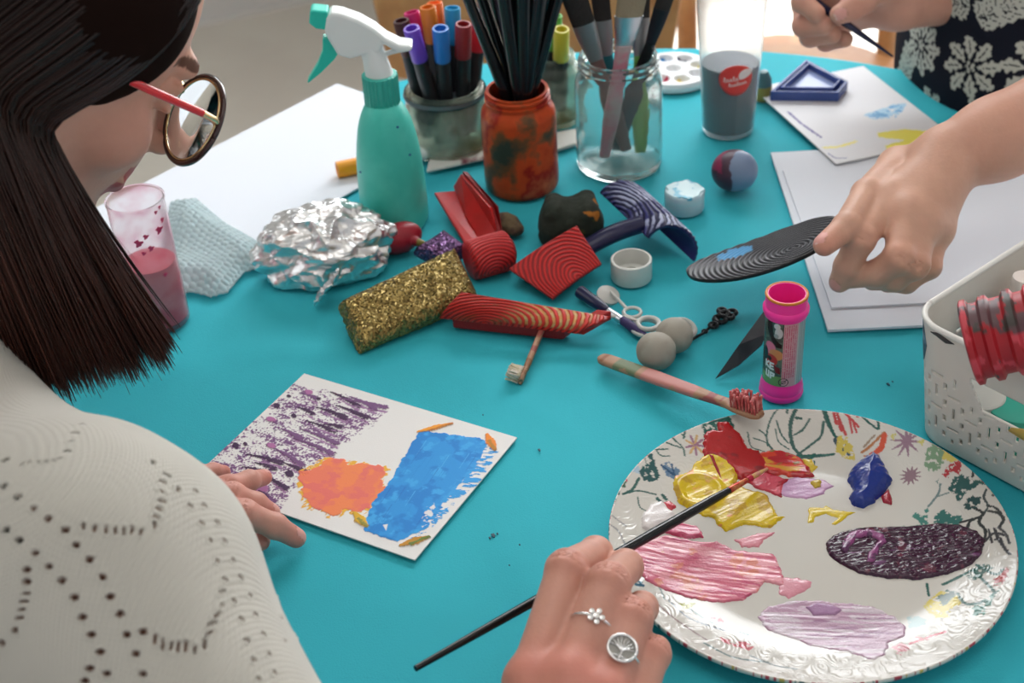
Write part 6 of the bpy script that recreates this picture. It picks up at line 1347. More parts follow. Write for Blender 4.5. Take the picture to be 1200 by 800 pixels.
# torso and arms under the clothes, one body
Rw = np.array([math.cos(math.radians(51)), -math.sin(math.radians(51)), 0]); Bk = -np.array([math.sin(math.radians(51)), math.cos(math.radians(51)), 0])
SHR = PD(120, 650, .80); SHR = PD(108, 680, .76); SHL = SHR - Rw * .33 - [0, 0, .05]; print('shoulder', SHR, 'head', Hc, 'neck', NK)
CH_ = (SHR + SHL) / 2 + Bk * .115 - [0, 0, .02]; PEL = CH_ + Bk * .16 + [0, 0, -.42]; PEL[2] = .42
ELR = np.array([-.108, .415, TZ + .052]); 
S_ = SDF(np.minimum.reduce([SHR, SHL, PEL, REl, LEl, NK]) - .17, np.maximum.reduce([SHR, SHL, PEL, REl, LW, NK]) + .17, .006)
def torso(S_, g=0.0, k=.03):
    S_.cone(NK + [0, 0, .02], CH_ + [0, 0, .02], .052 + g * .5, .08 + g, k=k); S_.ell(CH_ + [0, 0, -.08], (.145 + g, .085 + g, .17 + g), np.array([Rw, -Bk, [0, 0, 1]]), k=k); S_.ell((CH_ + PEL) / 2, (.14 + g, .095 + g, .17 + g), np.array([Rw, -Bk, [0, 0, 1]]), k=k); S_.ell(PEL, (.165 + g, .12 + g, .12 + g), np.array([Rw, -Bk, [0, 0, 1]]), k=k)
    S_.cone(SHR, CH_ + [0, 0, .0], .055 + g, .08 + g, k=k); S_.cone(SHL, CH_, .055 + g, .08 + g, k=k)
torso(S_); S_.cone(SHR, ELR, .046, .036, k=.02); S_.cone(ELR, RW, .034, .026, k=.02); S_.cone(SHL, LEl, .044, .035, k=.02); S_.cone(LEl, LW, .033, .024, k=.02)
hipR = PEL + Rw * .09; hipL = PEL - Rw * .09; fwd = -Bk
for h_ in (hipR, hipL):
    pass
V4, F4 = S_.mesh(1); C4 = skin_cols(V4, (206, 158, 138), (190, 110, 98), [])
Vs = [V4, V3, V1, V2]; Fs = []; o_ = 0
for v, f in zip(Vs, (F4, F3, F1, F2)): Fs.append(f + o_); o_ += len(v)
woman = thing('person', 'woman with long dark hair, red glasses and a white knitted jumper, painting at the left', 'person', (PEL[0], PEL[1], 0))
mesh('body', np.vstack(Vs), np.vstack(Fs), skin_m, woman, col=np.vstack([C4, C3, C1, C2_]))

# ---------------- knitted jumper
kn = bpy.data.materials.new('white_knit'); kn.use_nodes = True; nt = kn.node_tree; b_ = nt.nodes['Principled BSDF']; b_.inputs['Roughness'].default_value = .85; b_.inputs['Sheen Weight'].default_value = .2; b_.inputs['Specular IOR Level'].default_value = .2
a_ = nt.nodes.new('ShaderNodeVertexColor'); a_.layer_name = 'Col'; nt.links.new(a_.outputs['Color'], b_.inputs['Base Color'])
t_ = nt.nodes.new('ShaderNodeTexCoord'); mp_ = nt.nodes.new('ShaderNodeMapping'); mp_.inputs['Rotation'].default_value = (0, math.radians(18), math.radians(28)); wv = nt.nodes.new('ShaderNodeTexWave'); wv.bands_direction = 'Z'; wv.inputs['Scale'].default_value = 230; wv.inputs['Distortion'].default_value = 1.2; wv.inputs['Detail'].default_value = 1; wv.inputs['Detail Scale'].default_value = 3
w2 = nt.nodes.new('ShaderNodeTexWave'); w2.bands_direction = 'X'; w2.inputs['Scale'].default_value = 170; w2.inputs['Distortion'].default_value = 1.5; mx = nt.nodes.new('ShaderNodeMath'); mx.operation = 'MULTIPLY'
bp = nt.nodes.new('ShaderNodeBump'); bp.inputs['Strength'].default_value = .35; bp.inputs['Distance'].default_value = .0012
nt.links.new(t_.outputs['Object'], mp_.inputs['Vector']); nt.links.new(mp_.outputs[0], wv.inputs['Vector']); nt.links.new(mp_.outputs[0], w2.inputs['Vector']); nt.links.new(wv.outputs['Fac'], mx.inputs[0]); nt.links.new(w2.outputs['Fac'], mx.inputs[1]); nt.links.new(mx.outputs[0], bp.inputs['Height']); nt.links.new(bp.outputs[0], b_.inputs['Normal'])
S_ = SDF(np.minimum.reduce([SHR, SHL, PEL, ELR, LEl, NK]) - .17, np.maximum.reduce([SHR, SHL, PEL, ELR, LW, NK]) + .15, .005)
torso(S_, .012, .03); S_.ell(SHR + [.0, .0, -.0], (.066, .070, .062), k=.03); cuffR = ELR + (RW - ELR) * .55; cuffL = LW + (LHf[1][0][0] - LW) * .30
S_.cone(SHR, ELR, .072, .062, k=.03); S_.cone(ELR, cuffR, .056, .034, k=.03); S_.cone(SHL, LEl, .062, .05, k=.03); S_.cone(LEl, LW, .05, .032, k=.03); S_.cone(LW, cuffL, .032, .030, k=.01)
S_.cone(SHR + [0, 0, .006], NK + [0, 0, -.045], .052, .058, k=.03)
# open neck
S_.ell(NK + [0, 0, .035], (.066, .066, .035), k=.006, neg=True)
Vk, Fk = S_.mesh(2)
Vk = Vk + vnormals(Vk, Fk) * ((noise3(Vk, 14, 3, 2) - .5) * .016)[:, None]
def subdiv(V, F):
    """one split of every quad into four"""
    e = np.stack([F, np.roll(F, -1, 1)], -1).reshape(-1, 2); es = np.sort(e, 1); key = es[:, 0].astype(np.int64) * len(V) + es[:, 1]; uk, inv = np.unique(key, return_inverse=True); a, b2 = uk // len(V), uk % len(V)
    Ev = (V[a] + V[b2]) / 2; Fv = V[F].mean(1); n = len(V); m_ = len(uk); ei = inv.reshape(-1, 4) + n; fi = np.arange(len(F)) + n + m_; q = []
    for i in range(4): q.append(np.stack([F[:, i], ei[:, i], fi, ei[:, (i - 1) % 4]], 1))
    return np.vstack([V, Ev, Fv]), np.vstack(q)
Vk, Fk = subdiv(Vk, Fk); Vk = lap(Vk, Fk, .6); Vk, Fk = subdiv(Vk, Fk); Vk = lap(Vk, Fk, .6)
# refine only the shoulder that carries the visible lace pattern
near = np.linalg.norm(Vk[Fk].mean(1) - CAM, axis=1) < 10
N = vnormals(Vk, Fk)
Z3 = lambda x, y: (x / 3, 533 + y / 3)
Z2 = lambda x, y: (x / 3, 267 + y / 3)
H_ = []   # lace holes: (pixel, size, elongation)
for x, y in [(15, 110), (65, 150), (120, 185), (173, 222), (225, 265), (270, 315), (317, 367), (360, 428), (390, 495), (418, 560), (450, 628), (478, 697), (505, 768), (18, 262), (68, 300), (120, 345), (90, 402), (92, 445), (172, 392), (217, 440), (262, 500), (290, 568), (316, 630), (348, 694), (312, 750), (375, 765), (50, 615), (8, 658),
             (628, 120), (670, 178), (706, 238), (738, 302), (765, 370), (793, 440), (825, 512), (847, 578), (870, 648), (892, 716), (910, 785), (300, 795), (505, 622), (20, 20), (540, 25), (762, 236), (790, 300), (820, 365), (850, 430), (878, 495), (900, 560), (925, 630), (943, 700), (963, 765), (720, 180), (690, 125), (990, 570), (1018, 600), (1040, 635), (1000, 650), (980, 505)]: H_.append((Z3(x, y), 3.4, 0, 0) if x < 650 else (Z3(x, y), 2.4, 0, 0))
for x, y in [(290, 250), (335, 257), (375, 266), (405, 266), (435, 266), (465, 266), (497, 266), (542, 243)]: H_.append((Z3(x, y), 2.2, 5.5, -1.45))
for x, y in [(552, 215), (562, 190), (570, 160), (575, 125), (574, 92), (585, 70)]: H_.append((Z3(x, y), 1.9, 5.0, -.15))
for x, y in [(543, 642), (575, 665), (600, 672), (627, 674), (655, 676), (683, 678), (720, 660)]: H_.append((Z3(x, y), 2.2, 6.5, -1.5))
for x, y in [(735, 625), (748, 590), (762, 560), (775, 528), (778, 480)]: H_.append((Z3(x, y), 1.7, 6.0, -.7))
for x, y in [(70, 575), (76, 545), (84, 515), (95, 487)]: H_.append((Z3(x, y), 1.9, 5, -.1))
for x, y in [(75, 33), (100, 29), (130, 25), (158, 21), (185, 17), (205, 14)]: H_.append((Z3(x, y), 1.8, 4, -1.3))
for x, y in [(235, 785), (250, 750), (262, 720), (285, 690)]: H_.append((Z2(x, y), 1.8, 4.5, -.4))
q = Vk - CAM; dep = q @ FW; px_ = 600 + FPX * (q @ RT) / dep; py_ = 400 - FPX * (q @ UP) / dep; vis = (N * q).sum(1) < 0
kc = np.tile(lin((188, 184, 174)), (len(Vk), 1)); kc *= (1 + .08 * (noise3(Vk, 60, 5) - .5))[:, None]
inn = vis & (px_ > -60) & (px_ < 420) & (py_ > 400) & (py_ < 900); ids = np.nonzero(inn)[0]; dist_cam = np.linalg.norm(q[ids], axis=1)
# drop anything hidden behind nearer cloth
cell = (px_[ids] // 6).astype(int) * 1000 + (py_[ids] // 6).astype(int); order = np.argsort(dist_cam); first = {}
for o_i in order:
    c_ = cell[o_i]
    if c_ not in first: first[c_] = dist_cam[o_i]
okm = np.array([dist_cam[i] < first[cell[i]] + .03 for i in range(len(ids))]); ids = ids[okm]
hole_w = np.zeros(len(Vk)); rimw = np.zeros(len(Vk))
for (hx_, hy_), r, el_, ang_ in H_:
    j = np.argmin((px_[ids] - hx_) ** 2 + (py_[ids] - hy_) ** 2); p0 = Vk[ids[j]]; n0 = N[ids[j]]
    if (px_[ids[j]] - hx_) ** 2 + (py_[ids[j]] - hy_) ** 2 > 100: continue
    ra = r / FPX * .66; e1_ = RT * math.cos(ang_) - UP * math.sin(ang_) if False else RT * math.cos(ang_) + UP * math.sin(-ang_); e1_ = norm(e1_ - n0 * (e1_ @ n0)); e2_ = np.cross(n0, e1_)
    near_ = ids[np.linalg.norm(Vk[ids] - p0, axis=1) < max(ra * 2.4, el_ / FPX * .66 * 1.8)]
    dv_ = Vk[near_] - p0; u_ = dv_ @ e1_; v_ = dv_ @ e2_; la = (el_ / FPX * .66 if el_ else ra * 1.15); lb = ra if not el_ else ra * .62
    qd = np.sqrt((u_ / la) ** 2 + (v_ / lb) ** 2); hole_w[near_] = np.maximum(hole_w[near_], np.clip((1.15 - qd) / .3, 0, 1)); rimw[near_] = np.maximum(rimw[near_], np.exp(-((qd - 1.5) / .4) ** 2))
Vk = Vk - N * (.0035 * hole_w)[:, None] + N * (.0007 * rimw * (1 - hole_w))[:, None]
kc = kc * (1 - hole_w[:, None]) + lin((128, 84, 66)) * hole_w[:, None]
kc[(hole_w > .5) & (px_ < 30) & (py_ < 640)] = lin((40, 34, 32))
kc[(hole_w > .4) & (py_ < 560)] = lin((44, 38, 36))
mesh('jumper', Vk, Fk, kn, woman, col=kc)

# trousers and shoes so the figure is whole below the table
tr_m = mat('dark_denim', L(40, 46, 66), .8); fwd = -Bk; S_ = SDF(PEL + [-.35, -.3, -.5], PEL + [.75, .75, .2], .008)
for s in (-1, 1):
    hp = PEL + Rw * s * .09 + [0, 0, -.02]; kn_ = hp + fwd * .36 + Rw * s * .03; kn_[2] = .44; an = kn_ + fwd * .02; an[2] = .08; S_.cone(hp, kn_, .078, .056, k=.03); S_.cone(kn_, an, .054, .042, k=.02)
S_.ell(PEL + [0, 0, -.01], (.17, .13, .10), np.array([Rw, -Bk, [0, 0, 1]]), k=.04)
Vt, Ft = S_.mesh(1); mesh('trousers', Vt, Ft, tr_m, woman)
S2_ = None
for s in (-1, 1):
    hp = PEL + Rw * s * .09; an = hp + fwd * .38 + Rw * s * .03; an[2] = .04; tube('shoe', [an - fwd * .06, an, an + fwd * .09, an + fwd * .15], [.030, .038, .036, .022], mat('white_trainer', L(210, 208, 204), .6), woman, n=20, k=14)
# stool under her
st_ = thing('stool', 'plain round wooden stool under the woman in the white jumper', 'stool', (PEL[0], PEL[1], 0)); zs = PEL[2] - .135
lathe('seat', (PEL[0], PEL[1], zs - .03), [(0, 0), (.16, 0), (.165, .01), (.165, .025), (.155, .03), (0, .03)], wood_m, st_)
for a in range(4):
    a = a * math.pi / 2 + .6; tube('leg', [(PEL[0] + .10 * math.cos(a), PEL[1] + .10 * math.sin(a), zs - .03), (PEL[0] + .15 * math.cos(a), PEL[1] + .15 * math.sin(a), 0)], .014, wood_m, st_)

# ---------------- hair
hair_m = mat('dark_brown_hair', attr=True, rough=.38, spec=.4)
rs = np.random.RandomState(7); mbv = []; mbf = []; mbc = []; off = 0
gl = HR @ np.array([0, 0, -1.0])
def scalp(az, el, o=0.0):
    """az: 0 = face, positive to her right; el: elevation; head-local ellipsoid"""
    x = math.sin(az) * math.cos(el); y = math.cos(az) * math.cos(el); z = math.sin(el)
    p = np.array([x * (.078 + o), -.012 + y * (.098 + o), .034 + z * (.086 + o)]); return p
def strand(pts, w, tone):
    global off
    n = len(pts); T = np.gradient(pts, axis=0); T /= np.linalg.norm(T, axis=1)[:, None] + 1e-9; vw = norm(pts[n // 2] - Hc); s1 = np.cross(T, vw); s1 /= np.linalg.norm(s1, axis=1)[:, None] + 1e-9; s2 = np.cross(T, s1)
    wd = w * np.interp(np.linspace(0, 1, n), [0, .1, .8, 1], [.6, 1, .8, .12])[:, None]
    V = np.stack([pts + s1 * wd, pts - s1 * wd * .5 + s2 * wd * .7, pts - s1 * wd * .5 - s2 * wd * .7], 1).reshape(-1, 3)
    i = np.arange(n - 1)[:, None] * 3; j = np.arange(3)[None]; k = (j + 1) % 3; f = np.stack([i + j, i + k, i + 3 + k, i + 3 + j], -1).reshape(-1, 4) + off
    mbv.append(V); mbf.append(f); off += len(V); c = lin((34, 20, 17)) * tone; ctip = lin((80, 40, 29)) * tone; q_ = np.repeat(np.linspace(0, 1, n) ** 2, 3)[:, None]; mbc.append(c * (1 - q_) + ctip * q_)
FR_ = np.array([(4, 42), (44, 30), (60, 8), (68, -10), (75, -27), (76, -41)], float); BA_ = np.array([(150, 78), (165, 45), (176, 15), (182, 0), (185, -12), (188, -22)], float)
def hang(g, side, layer, zend, sway, n=30):
    """one strand from the parting (g = 0 at the forehead, 1 at the nape) down the side of the skull, then hanging"""
    A_ = FR_ * (1 - g) + BA_ * g; A_[0] = (6 + 60 * g ** 2, 42 + 46 * min(1, g * 1.6)); ctrl = []
    for az, el in A_:
        az, el = math.radians(az) * side, math.radians(el); k_ = layer + .006
        ctrl.append(HT(math.sin(az) * math.cos(el) * (.079 + k_), -.012 + math.cos(az) * math.cos(el) * (.099 + k_), .034 + math.sin(el) * (.087 + k_)))
    end = ctrl[-1]; L_ = max(.02, end[2] - zend)
    low = [end + sway * f ** 1.3 + np.array([0, 0, -L_ * f]) for f in np.linspace(.16, 1, 7)]
    pts = spline(np.vstack([ctrl, low]), n)
    for _ in range(2): pts[1:-1] = (pts[:-2] + 2 * pts[1:-1] + pts[2:]) / 4
    return pts + np.outer(np.sin(np.linspace(0, 5, n) + rs.uniform(0, 6)), rs.normal(0, .0009, 3))
ZE = PD(150, 488, .84)[2]
for i in range(8400):
    side = 1 if rs.uniform() < .74 else -1; g = rs.uniform() ** 1.25; layer = rs.uniform(-.004, .010)
    cr_ = np.random.RandomState(int(g * 34) + 50 + side); clump = cr_.normal(0, .003, 3) * [1, 1, 0]
    ze = ZE + rs.uniform(-.006, .016) + cr_.uniform(-.009, .009) - .006 * g - .008
    sway = HR[1] * [1, 1, 0] * (.046 * (1 - g) - .01 * g) + HR[0] * [1, 1, 0] * side * .012 * (1 - g) + clump + rs.normal(0, .004, 3) * [1, 1, 0]
    strand(hang(g, side, layer, ze, sway), rs.uniform(.0007, .0014), rs.uniform(.5, 1.3))
for i in range(34):   # stray hairs
    strand(hang(rs.uniform(0, .08), 1, .008, ZE + rs.uniform(-.012, .05), HR[1] * [1, 1, 0] * rs.uniform(.02, .05)), .00025, 1.5)
hair = mesh('hair', np.concatenate(mbv), np.concatenate(mbf), hair_m, woman, col=np.concatenate(mbc)); hair['kind'] = 'stuff'
# close-fitting dark layer over the scalp
S_ = SDF(Hc - .17, Hc + .17, .0025); S_.ell(HT(0, -.014, .036), np.array((.080, .100, .088)) * HS, HR, k=.005); S_.ell(HT(0, .105, -.04), np.array((.12, .105, .095)) * HS, HR, k=.006, neg=True)
Vc, Fc_ = S_.mesh(1); mesh('hair_cap', Vc, Fc_, mat('dull_hair', attr=True, rough=.95, spec=.05), woman, col=np.tile(lin((28, 17, 14)), (len(Vc), 1)))

# ---------------- glasses
gl_ = thing('glasses', 'round brown-rimmed glasses with red arms on the face of the woman', 'glasses', HT(0, .1, 0))
gl_.parent = woman; gl_.location = Vector(HT(0, .1, 0)) - Vector(woman['_o'])
del gl_['category']
brm = mat('brown_tortoise', L(58, 28, 26), .2, coat=.5); gold = mat('gold_metal', (.85, .66, .36, 1), .25, metal=1); redm = mat('red_temple', L(214, 32, 40), .2, coat=.5)
lensm = mat('lens_glass', (.98, 1, .99, 1), .0, trans=1, ior=1.06)
a_ = np.linspace(0, 2 * math.pi, 57)
for s in (-1, 1):
    cx, cy, cz_ = s * .036, .108, -.004; rx, rz = .0285, .0262
    pts = np.array([HT(cx + rx * math.cos(q_), cy - .003 * ((s * (cx + rx * math.cos(q_))) / .06) ** 2, cz_ + rz * math.sin(q_)) for q_ in a_])
    V, Fq = tube_vf(pts, .0019, 10); fr = mesh('lens_rim', V, Fq, brm, gl_)
    tube('rim_liner', np.array([HT(cx + (rx - .002) * math.cos(q_), cy - .0012 - .003 * ((s * (cx + rx * math.cos(q_))) / .06) ** 2, cz_ + (rz - .002) * math.sin(q_)) for q_ in a_]), .0007, gold, fr, n=6)
    V = [HT(cx, cy - .003, cz_)] + list(pts[:-1]); nb_ = len(V) - 1; ln = mesh('lens', V, [(0, 1 + i, 1 + (i + 1) % nb_) for i in range(nb_)], lensm, gl_); so = ln.modifiers.new('s', 'SOLIDIFY'); so.thickness = .0012
    hx_ = HT(s * .0655, .099, .006); tube('hinge', [HT(s * .061, .1035, .004), hx_, HT(s * .069, .086, .0075)], .0022, gold, gl_, k=8); tube('temple', [HT(s * .069, .087, .0075), HT(s * .0765, .05, .009), HT(s * .0795, .010, .010), HT(s * .079, -.012, .004), HT(s * .078, -.022, -.014)], [.0024, .0026, .0024, .002, .0016], redm, gl_, k=22, n=10)
tube('bridge', [HT(-.010, .1085, .004), HT(0, .111, .007), HT(.010, .1085, .004)], .0015, gold, gl_, k=8)

# ---------------- rings
silver = mat('silver', (.82, .81, .80, 1), .22, metal=1)
def finger_ring(name, j, r, f, w, par, m_=silver, top=None, label=None):
    a, b = np.array(j[0]), np.array(j[1]); c = a + (b - a) * f; d = norm(b - a); x, y, _ = frame(d); rr = r[0] + (r[1] - r[0]) * f + w * .35
    q_ = np.linspace(0, 2 * math.pi, 44); V, Fq = tube_vf(np.array([c + rr * (math.cos(t) * x + math.sin(t) * y) for t in q_]), w, 8); o = mesh(name, V, Fq, m_, par)
    if label: o['label'] = label
    n_ = norm(np.array(top if top is not None else [0, 0, 1]) - d * (np.array(top if top is not None else [0, 0, 1]) @ d)); return o, c + n_ * (rr + w * .4), n_, d
vcam = norm(CAM - np.array(RHf[1][0][1]))
o, tp, n_, d_ = finger_ring('ring', *RHf[1], .56, .0010, woman, top=vcam, label='silver ring with a little star-shaped flower')
for i in range(5):
    a = i * 2 * math.pi / 5; x, y, _ = frame(n_); lathe('petal', tp + (x * math.cos(a) + y * math.sin(a)) * .0034, [(0, -.001), (.0019, 0), (.0015, .0012), (0, .0018)], silver, o, n=12, axis=n_)
lathe('ring_centre', tp, [(0, -.001), (.0022, 0), (.0018, .0018), (0, .0026)], silver, o, n=14, axis=n_)
o, tp, n_, d_ = finger_ring('ring', *RHf[2], .50, .0009, woman, top=vcam, label='silver ring with a round openwork tree disc')
x, y, _ = frame(n_); x = norm(np.cross(d_, n_)); y = np.cross(n_, x)
y = y if y @ UP > 0 else -y; q_ = np.linspace(0, 2 * math.pi, 40); tp = tp + n_ * .0012; Rd = .0078
V, Fq = tube_vf(np.array([tp + Rd * (math.cos(t) * x + math.sin(t) * y) for t in q_]), .0009, 8); mesh('disc_rim', V, Fq, silver, o)
lathe('disc_back', tp - n_ * .0010, [(0, 0), (Rd, 0), (Rd, .0004), (0, .0004)], mat('dark_silver', (.30, .29, .27, 1), .4, metal=.9), o, n=36, axis=n_)
W2_ = lambda u, v: tp + (x * u + y * v) * Rd
mbt = MB(); mbt.tube([W2_(0, -.9), W2_(.05, -.4), W2_(0, 0)], [.0009, .0006], 6, 6)
for a in np.linspace(-1.5, 1.5, 9): mbt.tube([W2_(0, -.3 + .3 * (1 - abs(a) / 1.5)), W2_(.35 * math.sin(a), .15 * math.cos(a)), W2_(.9 * math.sin(a), .9 * math.cos(a) * (1 if abs(a) < 1.3 else .8))], .00032, 5, 7)
for a in (-.6, -.3, .3, .6): mbt.tube([W2_(0, -.6), W2_(a, -.72)], .0003, 5, 3)
mbt.build('tree_motif', silver, o)
o, tp, n_, d_ = finger_ring('ring', *LHf[0], .22, .0010, woman, m_=gold, label='thin gold ring'); lathe('ring_stone', tp, [(0, -.001), (.0024, 0), (.001, .0018), (0, .002)], gold, o, n=4, axis=n_)

# ---------------- paintbrush in the right hand
tipb = P(899, 549, .0125); fer = P(853, 575, .0165); tail = P(487, 783, .062)
mid = P(700, 662, .042)
pb = thing('paintbrush', 'long black paintbrush held over the plate, its red-stained tip in the paint', 'paintbrush', tipb)
fb = fer; dd = norm(tail - tipb); L_ = np.linalg.norm(tail - tipb); ff = np.linalg.norm(fer - tipb)
at_ = lambda s: tipb + dd * s
fs = ff; tube('handle', [at_(fs), at_(fs + .02), at_(fs + .07), at_(L_ * .75), at_(L_)], [.0022, .0031, .0034, .0028, .0018], blackp, pb, n=16, k=30)
tube('ferrule', [at_(fs * .48), at_(fs * .6), at_(fs + .002)], [.0016, .0019, .0025], mat('brass_ferrule', L(206, 140, 90), .25, metal=.6, var=L(190, 60, 50), vscale=200), pb, n=16, k=8)
tube('bristles', [at_(fs * .5), at_(fs * .3), at_(0)], [.0017, .0019, .0010], mat('painted_bristles', L(190, 120, 110), .5, var=L(196, 160, 90), vscale=300), pb, n=12, k=8)
tube('paint_ring', [at_(fs * .44), at_(fs * .56)], [.0023, .0023], mat('crimson_blob', L(176, 24, 56), .2), pb, n=14)
# ================================================================ HELPER ON THE RIGHT
skin2 = (206, 160, 138)
G = lambda x, y, h: P(x, y, h)
AHf = [([G(1040, 236, .088), G(1008, 280, .082), G(993, 312, .060), G(984, 330, .046)], [.0130, .0112, .0098, .0084]),                      # index
       ([G(1062, 252, .086), G(1054, 302, .072), G(1028, 320, .056), G(1000, 325, .050)], [.0128, .0116, .0100, .0084]),                     # middle
       ([G(1080, 262, .080), G(1072, 310, .064), G(1048, 326, .050), G(1022, 328, .046)], [.0122, .0108, .0094, .0080]),                     # ring
       ([G(1096, 268, .070), G(1088, 312, .052), G(1062, 330, .042), G(1040, 332, .040)], [.0110, .0094, .0084, .0072]),                     # little
       ([G(1052, 196, .084), G(1016, 228, .092), G(992, 266, .092), G(966, 287, .090)], [.0150, .0118, .0104, .0084])]                       # thumb
AW = G(1112, 186, .100); AE = P(1330, 92, .15)
palm = [(AW, AHf[i][0][0], .021, .0135) for i in range(4)] + [(AHf[i][0][0], AHf[i + 1][0][0], .0130, .0125) for i in range(3)] + [(AW, AHf[4][0][0], .019, .0150), (AHf[4][0][0], AHf[0][0][0], .012, .011)]
cr = []
for j, r in AHf[:3]: cr += crease_on(j[0], j[1], j[2], r[1], 3, .0024, .0005)
nl = [nail_at(*AHf[0], norm(UP * .3 - RT * .3 + np.array([0, -.6, .2])), .0055, .0052), nail_at(*AHf[4], (-.2, .5, 1), .0062, .0052)]
Va, Fa = build_hand(AHf, palm, [(AW, AW + (AE - AW) * .25, .0265, .031), (AW + (AE - AW) * .25, AE, .031, .042)], .0015, creases=cr, nails=nl)
Ca = skin_cols(Va, skin2, (214, 140, 120), [(np.array(j[1]), .012, .4) for j, _ in AHf[:4]] + [(np.array(AHf[4][0][3]), .014, .6), (AW + (AE - AW) * .35, .05, .35)], nails=nl)
Ca[np.linalg.norm(Va - PD(1190, 178, 1.0), axis=1) < 0] = 0
# right hand with a thin brush, near the window
YB = 1.33
def B(x, y, dy=0.0): return PY(x, y, YB + dy)
BHf = [([B(985, -28, 0), B(956, -22, -.01), B(940, 2, -.03), B(957, 16, -.045)], [.0130, .0110, .0096, .0084]),
       ([B(990, -12), B(944, 6, -.0), B(942, 30, -.03), B(965, 30, -.045)], [.0130, .0118, .0104, .009]),
       ([B(1000, 4), B(955, 22), B(950, 42, -.025), B(975, 40, -.04)], [.0125, .0112, .0102, .009]),
       ([B(1008, 16, .01), B(972, 36, .01), B(968, 48, -.01), B(990, 46, -.03)], [.0115, .010, .0094, .008]),
       ([B(1030, -18, -.03), B(1012, 0, -.045), B(998, 10, -.052), B(984, 17, -.056)], [.0150, .0125, .0110, .0092])]
BW = B(1052, 2, 0); BE = B(1200, -22, .06)
palm = [(BW, BHf[i][0][0], .022, .0135) for i in range(4)] + [(BHf[i][0][0], BHf[i + 1][0][0], .013, .0125) for i in range(3)] + [(BHf[i][0][0], BHf[i][0][1], .014, .012) for i in range(3)] + [(BW, BHf[4][0][0], .018, .015)]
nl = [nail_at(*BHf[4], norm(CAM - BHf[4][0][3]), .0058, .0052)]
Vb, Fb = build_hand(BHf, palm, [(BW, BE, .026, .036)], .0018, nails=nl); Cb_ = skin_cols(Vb, (206, 156, 136), (206, 128, 112), [(np.array(j[2]), .012, .4) for j, _ in BHf], nails=nl)
# body
ws_r = B(1190, -60, .10)
facing = norm(np.array([-.93, -.36, 0])); Rr = norm(np.cross(facing, [0, 0, 1])); Bk2 = -facing
CT = PY(1180, 55, 1.30); print('torso', CT); CT = np.array([CT[0] + .042, CT[1] + .11, 1.0]); PL = np.array([CT[0] + .06, CT[1] + .04, .50]); Rm = np.array([Rr, facing, [0, 0, 1]])
SR = CT + Rr * .17 + [0, 0, .16]; SL = CT - Rr * .17 + [0, 0, .16]; NK2 = CT + facing * .02 + [0, 0, .27]; print('arm', AE, BE, SL, SR)
S_ = SDF(np.minimum.reduce([PL, SL, SR, AE, BE, CT]) - .2, np.maximum.reduce([PL, SL, SR, AE, BE, NK2]) + .2, .007)
def torso2(S_, g=0.0):
    S_.ell(CT, (.165 + g, .115 + g, .20 + g), Rm, k=.05); S_.ell((CT + PL) / 2, (.165 + g, .12 + g, .20 + g), Rm, k=.05); S_.ell(PL, (.18 + g, .14 + g, .13 + g), Rm, k=.05); S_.cone(SL, SR, .06 + g, .06 + g, k=.05); S_.cone(CT, NK2, .06, .05, k=.04)
torso2(S_); S_.cone(SL, AE, .046, .040, k=.02); S_.cone(SR, BE, .046, .034, k=.02)
Vt, Ft = S_.mesh(1); Hc2 = NK2 + facing * .05 + [0, 0, .13]; R2 = head_frame(math.atan2(facing[0], facing[1]), math.radians(38)); (Vh, Fh), HT2 = build_head(Hc2, R2, .003, NK2, 1.0)
Vs = [Vt, Vh, Va, Vb]; Fs = []; o_ = 0
for v, f in zip(Vs, (Ft, Fh, Fa, Fb)): Fs.append(f + o_); o_ += len(v)
helper = thing('person', 'person in a black and white floral dress gripping the black pad, at the right', 'person', (PL[0], PL[1], 0))
mesh('body', np.vstack(Vs), np.vstack(Fs), skin_m, helper, col=np.vstack([skin_cols(Vt, skin2, skin2, []), skin_cols(Vh, skin2, (200, 120, 110), []), Ca, Cb_]))
# dress with cut-out style floral print
S_ = SDF(np.minimum.reduce([PL - [0, 0, .25], SL, SR, CT, BE]) - .2, np.maximum.reduce([PL, SL, SR, NK2, BE]) + .2, .006)
torso2(S_, .016); S_.cone(PL, PL + [0, 0, -.02], .16, .16, k=.05); S_.cone(SR, SR + (BE - SR) * .62, .062, .056, k=.03); S_.cone(SL, SL + (AE - SL) * .45, .062, .056, k=.03)
Vd, Fd = S_.mesh(2); Vd = Vd + vnormals(Vd, Fd) * ((noise3(Vd, 9, 3, 2) - .5) * .02)[:, None]
Vd, Fd = subdiv(Vd, Fd); Vd = lap(Vd, Fd, .5); Vd, Fd = subdiv(Vd, Fd)
tang = norm(np.cross([0, 0, 1], Bk2 * .35 + np.array([.2, -1, 0]))); u = Vd @ np.array([.50, -.86, 0]) * .85; w_ = Vd[:, 2] * .85
rp_ = random.Random(11); ink = np.zeros(len(Vd)); u0, w0 = u.min(), w_.min()
def petal(cx, cy, L_, wd, a):
    global ink
    m_ = np.nonzero((abs(u - cx) < L_ * 1.2) & (abs(w_ - cy) < L_ * 1.2))[0]
    if len(m_) == 0: return
    x = (u[m_] - cx) * math.cos(a) + (w_[m_] - cy) * math.sin(a); y = -(u[m_] - cx) * math.sin(a) + (w_[m_] - cy) * math.cos(a); y = y + .25 * np.sin(x / L_ * 3) * wd
    s = np.clip(x / L_, 0, 1); hw = wd * np.sin(np.clip(s, 0, 1) ** 1.4 * math.pi) ** .7 * (1 + .25 * np.sin(s * 22)); ink[m_[(abs(y) < hw) & (x > 0) & (x < L_) & ~((abs(y) < wd * .10) & (s > .25) & (s < .8))]] = 1
cx_ = u0
